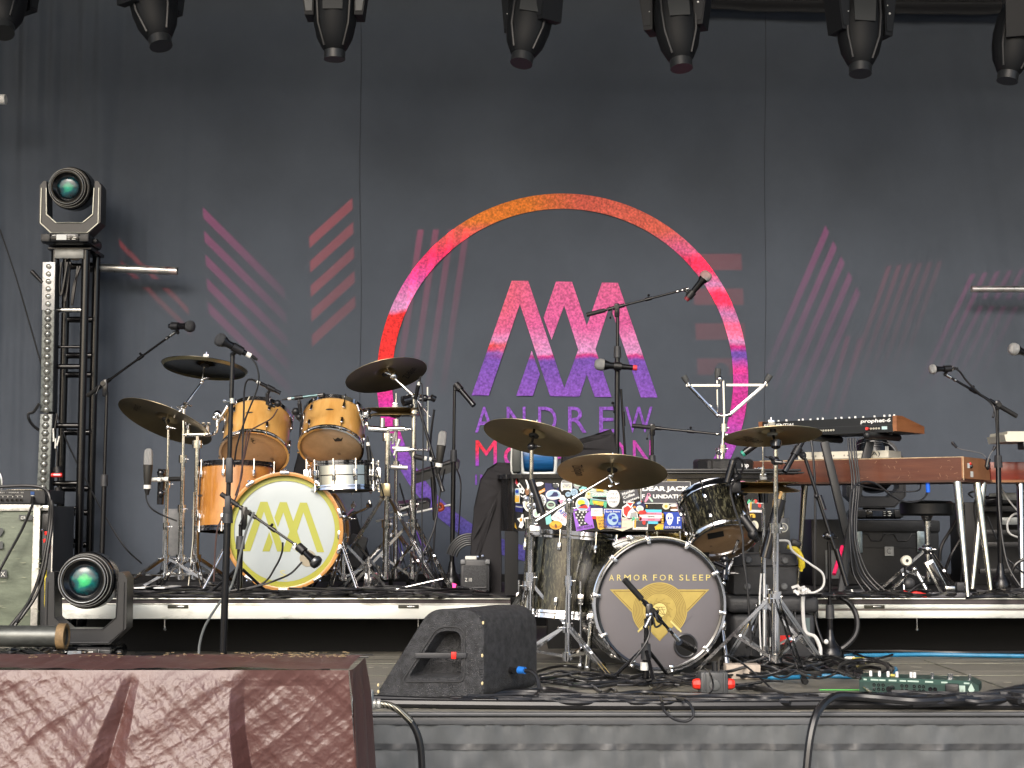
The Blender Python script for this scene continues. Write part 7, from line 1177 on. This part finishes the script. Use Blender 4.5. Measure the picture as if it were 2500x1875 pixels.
m = MB().m(BLU); m.path([W(866, 1330, 8.6), W(856, 1338, 8.6), W(846, 1362, 8.6)], .012, 8, 3); m.m(GRY); m.box(W(868, 1345, 8.65), (.10, .04, .18), orient(V((.3, 0, 1))), .01); m.build("chair_frame", None, None, "grey and blue folded seat standing behind the maple bass drum", "folded seat")
m = MB().box(W(424, 1300, 8.4), (.10, .10, .26), None, .006); m.build("grey_box", GRY, None, "grey box standing behind the chrome stands left of the maple floor tom", "box")
for k, px in enumerate((345, 372)): m = MB().m(WHT); m.poly([V((W(px, 1400, 7.9).x + dx, y, RZ + .03)) for dx, y in ((0, 7.75), (.10, 7.75), (.14, 7.95), (.05, 7.95))], (0, 0, .006)); m.m(BLK); m.box((W(px, 1400, 7.9).x + .07, 7.85, RZ + .036), (.05, .05, .004)); m.build("pedal_plate", None, None, ["white floor pedal plate at the far left of the left riser", "second white floor pedal plate, right of the first one"][k], "pedal")
# ================================================================ WEDGE MONITOR
t = T("stage_monitor", "scuffed black wedge monitor with a red catch in its side handle", "stage monitor", (W(1110, 1600, 5.85).x, 5.85, 0))
WDG = M("wedge_black", (.042, .043, .046), .62, var=.5, vs=40, bump=.9, bs=260)
YW = 5.72; A0 = lambda px, py: W(px, py, YW)
pp = [(928, 1703), (1150, 1703), (1180, 1690), (1178, 1510), (1160, 1492), (1062, 1489), (1048, 1497), (925, 1678), (921, 1694)]
def rounded(pts, r, n=5):
    out = []; N_ = len(pts)
    for i in range(N_):
        a, b, c = V(pts[i - 1]), V(pts[i]), V(pts[(i + 1) % N_]); u = (a - b); v = (c - b); q = min(r, u.length * .45, v.length * .45); p0 = b + u.normalized() * q; p1 = b + v.normalized() * q
        for k in range(n + 1): tt = k / n; out.append((1 - tt) ** 2 * p0 + 2 * (1 - tt) * tt * b + tt * tt * p1)
    return out
pw = []
for i_, rr_ in enumerate((24, 26, 58, 34)):
    Q4 = [V(q) for q in ((912, 1704, 0), (1180, 1704, 0), (1180, 1487, 0), (1048, 1487, 0))]; b_ = Q4[i_]; a_ = b_ + (Q4[i_ - 1] - b_).normalized() * rr_; c_ = b_ + (Q4[(i_ + 1) % 4] - b_).normalized() * rr_
    pw += [(1 - k / 6) ** 2 * a_ + 2 * (1 - k / 6) * (k / 6) * b_ + (k / 6) ** 2 * c_ for k in range(7)]
base2 = [A0(p.x, p.y) for p in pw]; cz = min(p.z for p in base2); base2 = [V((p.x, p.y, p.z - cz + .006)) for p in base2]
ddir = V((.62, 1, 0)).normalized() * .40
m = MB(); N_ = len(base2); cen = sum(base2, V()) / N_
rings = []
for off, sc in ((0.02, .955), (.006, .985), (0, 1), (.012, 1.006), (.03, 1.0), (.97, .985), (.99, .97), (1.0, .93)):
    d = ddir * off if off < .5 else ddir * off; rings.append([cen + (p - cen) * sc + d + (V((0, -.0, 0))) for p in base2])
rings[0] = [cen + (p - cen) * .95 + V((0, -.0, 0)) + ddir * -.002 for p in base2]; rings[1] = [cen + (p - cen) * .975 + ddir * .002 for p in base2]; rings[2] = [cen + (p - cen) * 1.0 + ddir * .018 for p in base2]
hole = [cen + (p - cen) * .60 + V((.0, 0, .0)) for p in base2]
hs = []
for i_, rr_ in enumerate((12, 16, 24, 18)):
    Q4 = [V(q) for q in ((996, 1654, 0), (1126, 1654, 0), (1126, 1540, 0), (1070, 1540, 0))]; b_ = Q4[i_]; a_ = b_ + (Q4[i_ - 1] - b_).normalized() * rr_; c_ = b_ + (Q4[(i_ + 1) % 4] - b_).normalized() * rr_
    hs += [(1 - k / 6) ** 2 * a_ + 2 * (1 - k / 6) * (k / 6) * b_ + (k / 6) ** 2 * c_ for k in range(7)]; hh_ = [A0(p.x, p.y) for p in hs]; hh_ = [V((p.x, p.y, p.z - cz + .006)) + ddir * -.002 for p in hh_]
vs_ = [v for r_ in rings for v in r_]; fs_ = [[k * N_ + i, k * N_ + (i + 1) % N_, (k + 1) * N_ + (i + 1) % N_, (k + 1) * N_ + i] for k in range(len(rings) - 1) for i in range(N_)] + [[(len(rings) - 1) * N_ + i for i in range(N_)]]
m.add(vs_, fs_); M_ = len(hh_); o = len(m.v); m.add(rings[0] + hh_ + [p + V((.03, .075, 0)) + (cen - p) * .12 for p in hh_], [[i, (i + 1) % N_, N_ + (i + 1) % N_, N_ + i] for i in range(N_)] + [[N_ + i, N_ + (i + 1) % M_, 2 * N_ + (i + 1) % M_, 2 * N_ + i] for i in range(N_)] + [[2 * N_ + i for i in range(N_)]])
m.build("cabinet", WDG, t, ang=35)
m = MB(); hr = [cen + (p - cen) * 1.18 - ddir * .006 for p in hh_]; m.path(hr + [hr[0]], .003, 6); m.build("handle_rim", M("wedge_rim", (.03, .031, .033), .5), t)
pa, pb2 = A0(1014, 1597), A0(1139, 1602); pa.z -= cz - .006; pb2.z -= cz - .006; m = MB().box((pa + pb2) / 2 + V((0, -.004, 0)), ((pb2 - pa).length, .012, .020), None, .002); m.build("handle_bar", DGR, t)
pr_ = A0(1108, 1599); MB().box(V((pr_.x, pr_.y - .012, pr_.z - cz + .006)), (.019, .008, .026), None, .002).build("red_catch", M("catch_red", (.75, .02, .012), .5), t)
m = MB(); rg = random.Random(6)
for i in range(320):
    u_, v_ = rg.random(), rg.random(); px = 935 + 240 * u_; py = 1698 - 200 * v_
    if px < 1062 - (py - 1489) * -.0 and px < 925 + (1690 - py) * .66 + 12: continue
    if 985 < px < 1135 and 1535 < py < 1665: continue
    p = A0(px, py); p.z -= cz - .006; L_ = rg.uniform(.001, .009); m.box(p - ddir * .0115 + V((0, 0, 0)), (L_, .0006, .0007), Matrix.Rotation(rg.uniform(-1.6, 1.6), 3, 'Y'))
m.build("scratches", M("scratch_grey", (.22, .22, .21), .7), t)
m = MB()
for a_, b_ in ((922, 1672), (922, 1688), (934, 1702), (1176, 1668), (1176, 1600), (1178, 1520), (1160, 1702)): p = A0(a_, b_); p.z -= cz - .006; m.sph(p + V((0, -.004, 0)) + ddir * .01, .0045, 6, (1, .4, 1.6))
m.build("chipped_paint", M("chip_cream", (.6, .5, .28), .8), t)
sp_ = W(1244, 1637, 5.86); m = MB().m(BLP); m.lathe([(0, 0), (.030, 0), (.030, .006), (0, .006)], sp_ + V((-.0, .05, 0)), (.85, -.53, 0), 20); m.tube(sp_ + V((-.01, .04, 0)), sp_ + V((.02, .0, -.002)), .013); m.m(BLU); m.tube(W(1267, 1636, 5.82), W(1282, 1637, 5.80), .0145, .013, 14); m.build("speaker_plug", None, t)
cable("speaker cable with a blue plug leaving the wedge monitor and bending to the floor", [(1282, 1637, 5.80), (1298, 1640, 5.78), (1311, 1652, 5.76), (1316, 1675, 5.74), (1316, 1690, 5.72), (1305, 1700, 5.66)], .008)
# ================================================================ FLOOR ITEMS AT THE FRONT
def fcable(label, pts, r=.008, mat=None, z=None, group=None, k=6):
    """cable lying on the floor: pixels dropped onto the stage floor"""
    z = r + .001 if z is None else z; return cable(label, [G(a, b, z) if len(q) == 2 else W(*q) for q in pts for a, b in [q[:2]]], r, mat, "cable", group, None, k)
t = T("power_box", "black power distribution box with red plugs on both sides at the stage edge", "power box", G(1745, 1706, 0)); pbx = G(1745, 1706, 0); hx = (1778 - 1711) * pm(pbx.y); hz_ = W(1745, 1641, pbx.y).z
m = MB().box((pbx.x, pbx.y + .05, hz_ / 2), (hx, .10, hz_), None, .008); m.build("body", M("box_rubber", (.065, .068, .07), .5, var=.2, vs=20), t)
for k in range(3): MB().box((pbx.x - hx * .35 + hx * .35 * k, pbx.y - .002, hz_ * .5), (.008, .012, hz_ * .95), None, .003).build("rib", M("box_rubber", (.065, .068, .07), .5), t) if k != 1 else MB().lathe([(0, 0), (.022, 0), (.02, .006), (.012, .008), (0, .008)], V((pbx.x + .0, pbx.y, hz_ * .52)), (0, -1, 0), 20).build("cover_cap", M("cap_grey", (.10, .105, .105), .5), t)
for sx in (-1, 1): p = V((pbx.x + sx * hx / 2, pbx.y + .03, hz_ * .52)); MB().lathe([(0, 0), (.021, 0), (.021, .014), (.016, .026), (.011, .028), (0, .028)], p, (sx, 0, 0), 8).build("red_plug", M("plug_red", (.72, .035, .02), .42), t, ang=20)
MB().tube((pbx.x + .01, pbx.y + .05, hz_), (pbx.x + .01, pbx.y + .05, hz_ + .035), .014).build("top_plug", BLP, t)
cable("thin cable rising from the power box and arching over to the right", [G(1755, 1640, .14), W(1757, 1610, 5.9), W(1778, 1602, 5.95), W(1810, 1618, 6.0), W(1850, 1650, 6.0), G(1892, 1690, .005)], .004)
cable("thin cable crossing the face of the power box", [W(1722, 1632, 5.85), W(1736, 1650, 5.72), W(1740, 1680, 5.66), G(1722, 1705, .01)], .0035)
fcable("thick black cable leaving the right red plug along the floor", [(1800, 1677), (1830, 1676), (1870, 1684), (1930, 1702), (2000, 1708), (2060, 1706)], .013)
# pedal board
p0 = G(2098, 1692, 0); p1 = G(2390, 1704, 0)
t = T("guitar_pedal", "long dark green effects pedal with rows of jacks at the stage edge", "effects pedal", (p0 + p1) / 2); dx_ = (p1 - p0); LL = dx_.length; ex = dx_.normalized(); ey = V((-ex.y, ex.x, 0)); F = Matrix.Translation(p0) @ Matrix((ex, ey, V((0, 0, 1)))).transposed().to_4x4()
GRN = M("pedal_green", (.008, .034, .028), .45, var=.15, vs=12); m = MB(F); m.poly([(0, 0, .006), (LL * .93, 0, .006), (LL, .0, .02), (LL, 0, .045), (LL * .93, 0, .062), (0, 0, .062)], (0, .16, 0)); m.build("body", GRN, t)
m = MB(F); m.poly([(0, -.001, .044), (LL * .93, -.001, .044), (LL * .92, -.001, .0625), (0, -.001, .0625)], (0, .002, 0)); m.build("label_band", M("pedal_green_light", (.016, .06, .048), .5), t)
m = MB(F).m(M("print_mint", (.38, .50, .44), .5))
for k, (a, w) in enumerate(((.03, .02), (.075, .05), (.13, .04), (.19, .05), (.26, .04), (.31, .07), (.42, .05), (.52, .04), (.66, .035))): m.poly([(a * LL / .75, -.003, .050), ((a + w) * LL / .75, -.003, .050), ((a + w) * LL / .75, -.003, .056), (a * LL / .75, -.003, .056)])
for a in (.60, .625, .645): m.poly([(a * LL / .75, -.003, .018), ((a + .012) * LL / .75, -.003, .018), ((a + .012) * LL / .75, -.003, .030), (a * LL / .75, -.003, .030)])
cx_ = LL * .94; m.poly([(cx_ - .012, -.003, .03), (cx_, -.003, .054), (cx_ + .012, -.003, .03), (cx_, -.003, .008)]); m.poly([(LL * .83, -.003, .02), (LL * .83, -.003, .044), (LL * .89, -.003, .044), (LL * .89, -.003, .02)]); m.build("panel_print", None, t)
m = MB(F)
for a in (.10, .13, .16, .285, .315, .365, .40, .425): [m.lathe([(.003, -.001), (.006, -.001), (.006, .003), (.003, .003), (.003, -.001)], (a * LL / .78, 0, z), (0, -1, 0), 10) for z in (.018, .034)]
for a in (.47, .50): m.lathe([(0, 0), (.008, 0), (.008, .004), (0, .004)], (a * LL / .78, 0, .026), (0, -1, 0), 14)
m.build("jack_row", BLG, t)
for a in (.085, .16, .235, .31, .43, .46, .61, .75, .77, .92): MB(F).lathe([(0, 0), (.006, 0), (.006, .02), (0, .02)], (a * LL, .05, .062), (0, 0, 1), 12).build("foot_switch", WHT if a < .5 else CHR, t)
m = MB(F).m(M("chip_yellow", (.5, .45, .1), .5)); m.box((.275 * LL, .05, .068), (.016, .01, .008)); m.m(CHR); m.tube((.02, -.005, .024), (.05, -.05, .012), .006); m.m(BLG); m.tube((.22 * LL / .78, 0, .024), (.22 * LL / .78 - .01, -.03, .022), .011); m.build("plug", None, t)
m = MB(F).m(BLP); m.box((LL * .79, -.035, .028), (.05, .02, .05), None, .005); m.build("velcro_strap", None, None, "small black strap block in front of the green effects pedal", "strap")
for a, b, L_, rot in ((2000, 1682, .20, 0), (1340, 1666, .10, 0), (1385, 1669, .07, 0)):
    p = G(a, b, .004); q_ = G(a + 108 * L_ / .2, b + 4, .004); m = MB(); m.box((p + q_) / 2, ((q_ - p).length, .010, .002)); m.build("green_tape", GTP, None, {2000: "strip of bright green tape on the floor left of the green pedal", 1340: "green tape strip on the floor right of the wedge monitor", 1385: "second green tape strip nearer the black bass drum"}[a], "tape")
fcable("blue cable running along the floor at the far right in front of the riser", [(2040, 1600), (2120, 1600), (2250, 1598), (2380, 1600), (2520, 1602)], .010, CYB)
fcable("blue cable curving from the black kit to the coil near the green pedal", [(1830, 1648), (1900, 1655), (2000, 1650), (2080, 1652), (2140, 1650), (2182, 1640), (2186, 1632)], .009, CYB)
fcable("black cable lying straight beside the blue one in front of the right riser", [(2050, 1590), (2200, 1590), (2350, 1594), (2520, 1592)], .010)
m = MB().m(WTP); m.tube(G(2066, 1610, .02), G(2084, 1612, .02), .014, .018); m.m(YEL); m.box((G(2084, 1612, .02) + G(2110, 1614, .02)) / 2, (.06, .03, .028), None, .006); m.build("yellow_connector", None, None, "yellow and white connector lying on the cable coil at the right", "connector")
rg = random.Random(11)
for k in range(7): cx_, cy_ = 2120 + rg.uniform(-14, 14), 1630 + rg.uniform(-4, 6); fcable(["lowest", "second", "third", "fourth", "fifth", "sixth", "topmost"][k] + " loop of the black cable coil on the floor behind the green pedal", [(cx_ + (48 + 2.5 * k) * math.cos(a), cy_ + (15 + k) * math.sin(a)) for a in [k * .4 + 2 * PI * .82 * j / 10 for j in range(11)]], .0055, z=.006 + .008 * k, group="black coil behind the green pedal")
# long cables along the front edge
runs = [("thick black cable lying straight along the stage edge", [(880, 1716), (1200, 1720), (1500, 1722), (1800, 1722), (2100, 1720), (2560, 1722)], .016), ("second thick cable along the stage edge, just behind the first", [(890, 1704), (1100, 1712), (1300, 1712), (1600, 1709), (1900, 1711), (2200, 1709), (2560, 1707)], .013),
        ("third long cable wandering along the stage edge past the power box", [(1100, 1706), (1250, 1704), (1450, 1700), (1560, 1690), (1640, 1694), (1850, 1700), (2000, 1696), (2180, 1702), (2560, 1690)], .009), ("cable lying in a shallow bow right of the wedge monitor", [(1160, 1700), (1240, 1690), (1330, 1690), (1420, 1702), (1520, 1700), (1600, 1706)], .010), ("cable looping tightly right of the wedge monitor", [(1180, 1694), (1190, 1686), (1260, 1688), (1330, 1682), (1400, 1692), (1460, 1704), (1520, 1706)], .0095), ("black cable snaking under the black bass drum toward the power box", [(1290, 1650), (1380, 1660), (1460, 1662), (1560, 1664), (1640, 1660), (1700, 1654), (1740, 1640)], .0065),
        ("cable arching on the floor in front of the black floor tom", [(1270, 1668), (1310, 1640), (1370, 1626), (1430, 1632), (1500, 1645), (1580, 1656), (1650, 1662)], .0055), ("second cable arching toward the black bass drum", [(1270, 1672), (1340, 1654), (1400, 1640), (1460, 1650), (1540, 1660)], .0055), ("cable bending in a short dark squiggle left of the power box", [(1400, 1660), (1440, 1672), (1470, 1690), (1490, 1682), (1505, 1688), (1500, 1696)], .0065), ("cable climbing left of the power box from the floor", [(1530, 1712), (1580, 1690), (1640, 1662), (1690, 1646), (1716, 1640)], .007),
        ("second cable climbing left of the power box", [(1560, 1712), (1620, 1680), (1680, 1660), (1712, 1656)], .006), ("cable heading right from the power box to the green pedal", [(1780, 1700), (1860, 1708), (1960, 1700), (2080, 1702), (2140, 1696), (2250, 1704)], .006), ("thick cable bundle end curling up at the far right edge", [(2290, 1712), (2360, 1706), (2420, 1696), (2470, 1684), (2530, 1672)], .014), ("second thick cable beside the one at the far right edge", [(2310, 1704), (2380, 1700), (2440, 1690), (2530, 1688)], .013), ("third thick cable at the far right edge lying lower", [(2280, 1716), (2380, 1712), (2450, 1704), (2530, 1700)], .012), ("thin cable lying across the floor seam far back left", [(320, 1600), (480, 1606), (700, 1603), (900, 1604)], .004),
        ("second thin cable lying far back left along the floor seam", [(330, 1594), (520, 1602), (760, 1600), (910, 1598)], .003), ("cable running between the black kit and the coil", [(1800, 1640), (1860, 1620), (1920, 1640), (1990, 1632), (2060, 1640), (2110, 1648)], .0065), ("second cable between the black kit and the coil", [(1830, 1626), (1900, 1612), (1960, 1628), (2030, 1620), (2090, 1634)], .0065), ("third cable between the black kit and the coil", [(1810, 1654), (1880, 1642), (1960, 1650), (2040, 1646), (2100, 1640)], .006), ("cable curling round the feet of the right chrome stand", [(1800, 1630), (1830, 1600), (1880, 1590), (1930, 1606), (1950, 1630), (1900, 1640), (1850, 1632)], .005)]
for lab, pts, r_ in runs: fcable(lab, pts, r_, z=r_ + (.006 if "second" in lab or "third" in lab else .001))
cable("black loop of cable drooping over the stage edge left of the middle", [G(1612, 1700, .02), W(1616, 1712, 5.33), W(1622, 1735, 5.30), W(1645, 1755, 5.29), W(1675, 1761, 5.29), W(1692, 1748, 5.30), W(1688, 1725, 5.32), W(1670, 1708, 5.36), G(1640, 1702, .03), G(1618, 1704, .03)], .005)
cable("thick black cable bending over the stage edge and hanging down at the right", [G(2330, 1706, .04), G(2240, 1712, .04), G(2140, 1704, .045), G(2080, 1700, .05), W(2035, 1702, 5.34), W(1998, 1735, 5.24), W(1980, 1790, 5.2), W(1970, 1870, 5.18), W(1966, 1960, 5.17)], .0145)
m = MB().m(M("adapter_grey", (.42, .45, .44), .4, var=.1)); ad_ = W(888, 1713, 4.9)
t = T("cable_adapter", "pale grey box connector beside the maroon tarp with a braided cable", "connector", W(885, 1735, 4.95)); m.box(W(886, 1709, 4.95), (.065, .06, .062), None, .006); m.build("body", None, t); MB().lathe([(.011, 0), (.016, .004), (.016, .012), (.012, .014), (.016, .018), (.016, .026), (.011, .03)], W(908, 1718, 4.95), (1, 0, -.03), 18).build("gland", ALC, t)
br = M("braid_metal", (.42, .41, .34), .35, .8); n_ = br.node_tree.nodes; l_ = br.node_tree.links; ck = n_.new("ShaderNodeTexWave"); ck.inputs["Scale"].default_value = 60; ck.bands_direction = 'DIAGONAL'; tcc = n_.new("ShaderNodeTexCoord"); l_.new(tcc.outputs["Object"], ck.inputs[0]); crr = n_.new("ShaderNodeValToRGB"); crr.color_ramp.elements[0].color = (.03, .03, .03, 1); crr.color_ramp.elements[1].color = (.5, .48, .38, 1); l_.new(ck.outputs[0], crr.inputs[0]); l_.new(crr.outputs[0], n_["Principled BSDF"].inputs["Base Color"])
MB().path([W(925, 1719, 4.95), W(950, 1722, 4.95), W(975, 1735, 4.95), W(1005, 1763, 4.95)], .0115, 10, 6).build("braided_sleeve", br, t)
MB().path([W(1000, 1757, 4.95), W(1016, 1785, 4.95), W(1026, 1820, 4.95), W(1030, 1870, 4.95), W(1032, 1960, 4.95)], .0115, 10, 6).build("cable_end", CAB, t)
MB().tube((W(886, 1735, 4.95).x, 4.97, -1.24), (W(886, 1735, 4.95).x, 4.97, W(886, 1725, 4.95).z), .02).build("support_post", BLK, t)
# heaps nobody could count
def heap(name, x0, x1, y0, y1, n, z, r, seed, mat=None, zt=.02, L=(60, 260), fn=None, amp=5):
    rg = random.Random(seed); m = MB().m(mat or CAB)
    for i in range(n):
        x = rg.uniform(x0, x1); y = rg.uniform(y0, y1); pts = []; h = rg.uniform(0, zt); w = rg.uniform(*L); k = 7; ph = rg.uniform(0, 6)
        for j in range(k): pts.append(G(x - w / 2 + w * j / (k - 1), y + amp * math.sin(ph + j * 1.1) + rg.uniform(-1.5, 1.5), z + r + h + rg.uniform(0, .004)))
        m.path(pts, r * rg.uniform(.7, 1.2), 6, 4)
    return m.build(name, None, kind="stuff")
heap("cable_tangle", 330, 1180, 1434, 1456, 42, RZ, .0065, 21, L=(120, 420), amp=3, zt=.025)
heap("cable_tangle", 2030, 2240, 1444, 1456, 22, RZ, .0065, 22, L=(60, 220), amp=3, zt=.03)
heap("cable_tangle", 2400, 2520, 1440, 1457, 16, RZ, .008, 23, L=(80, 220), amp=3, zt=.03)
heap("cable_tangle", 1300, 1800, 1640, 1672, 18, 0, .0055, 24, L=(100, 300), amp=6)
heap("cable_tangle", 1820, 2080, 1596, 1650, 32, 0, .0058, 25, L=(60, 220), amp=9, zt=.05)
heap("cable_tangle", 1200, 1900, 1698, 1716, 26, 0, .0075, 26, L=(150, 500), amp=3, zt=.02)
heap("cable_tangle", 2150, 2520, 1694, 1716, 14, 0, .010, 27, L=(150, 400), amp=3, zt=.025)
heap("cable_tangle", 20, 120, 1588, 1604, 26, 0.0, .009, 28, L=(60, 160), amp=7, zt=.10)
# straight lines further back under the risers
m = MB()
for y, x0_, x1_ in ((7.9, -2.2, .1), (8.3, -2.0, 0), (8.0, 1.6, 3.2), (8.5, 1.5, 3.2)): m.path([(x0_, y, .02), ((x0_ + x1_) / 2, y + .05, .02), (x1_, y, .02)], .012, 6, 4)
m.build("cable_run", CAB, kind="stuff")
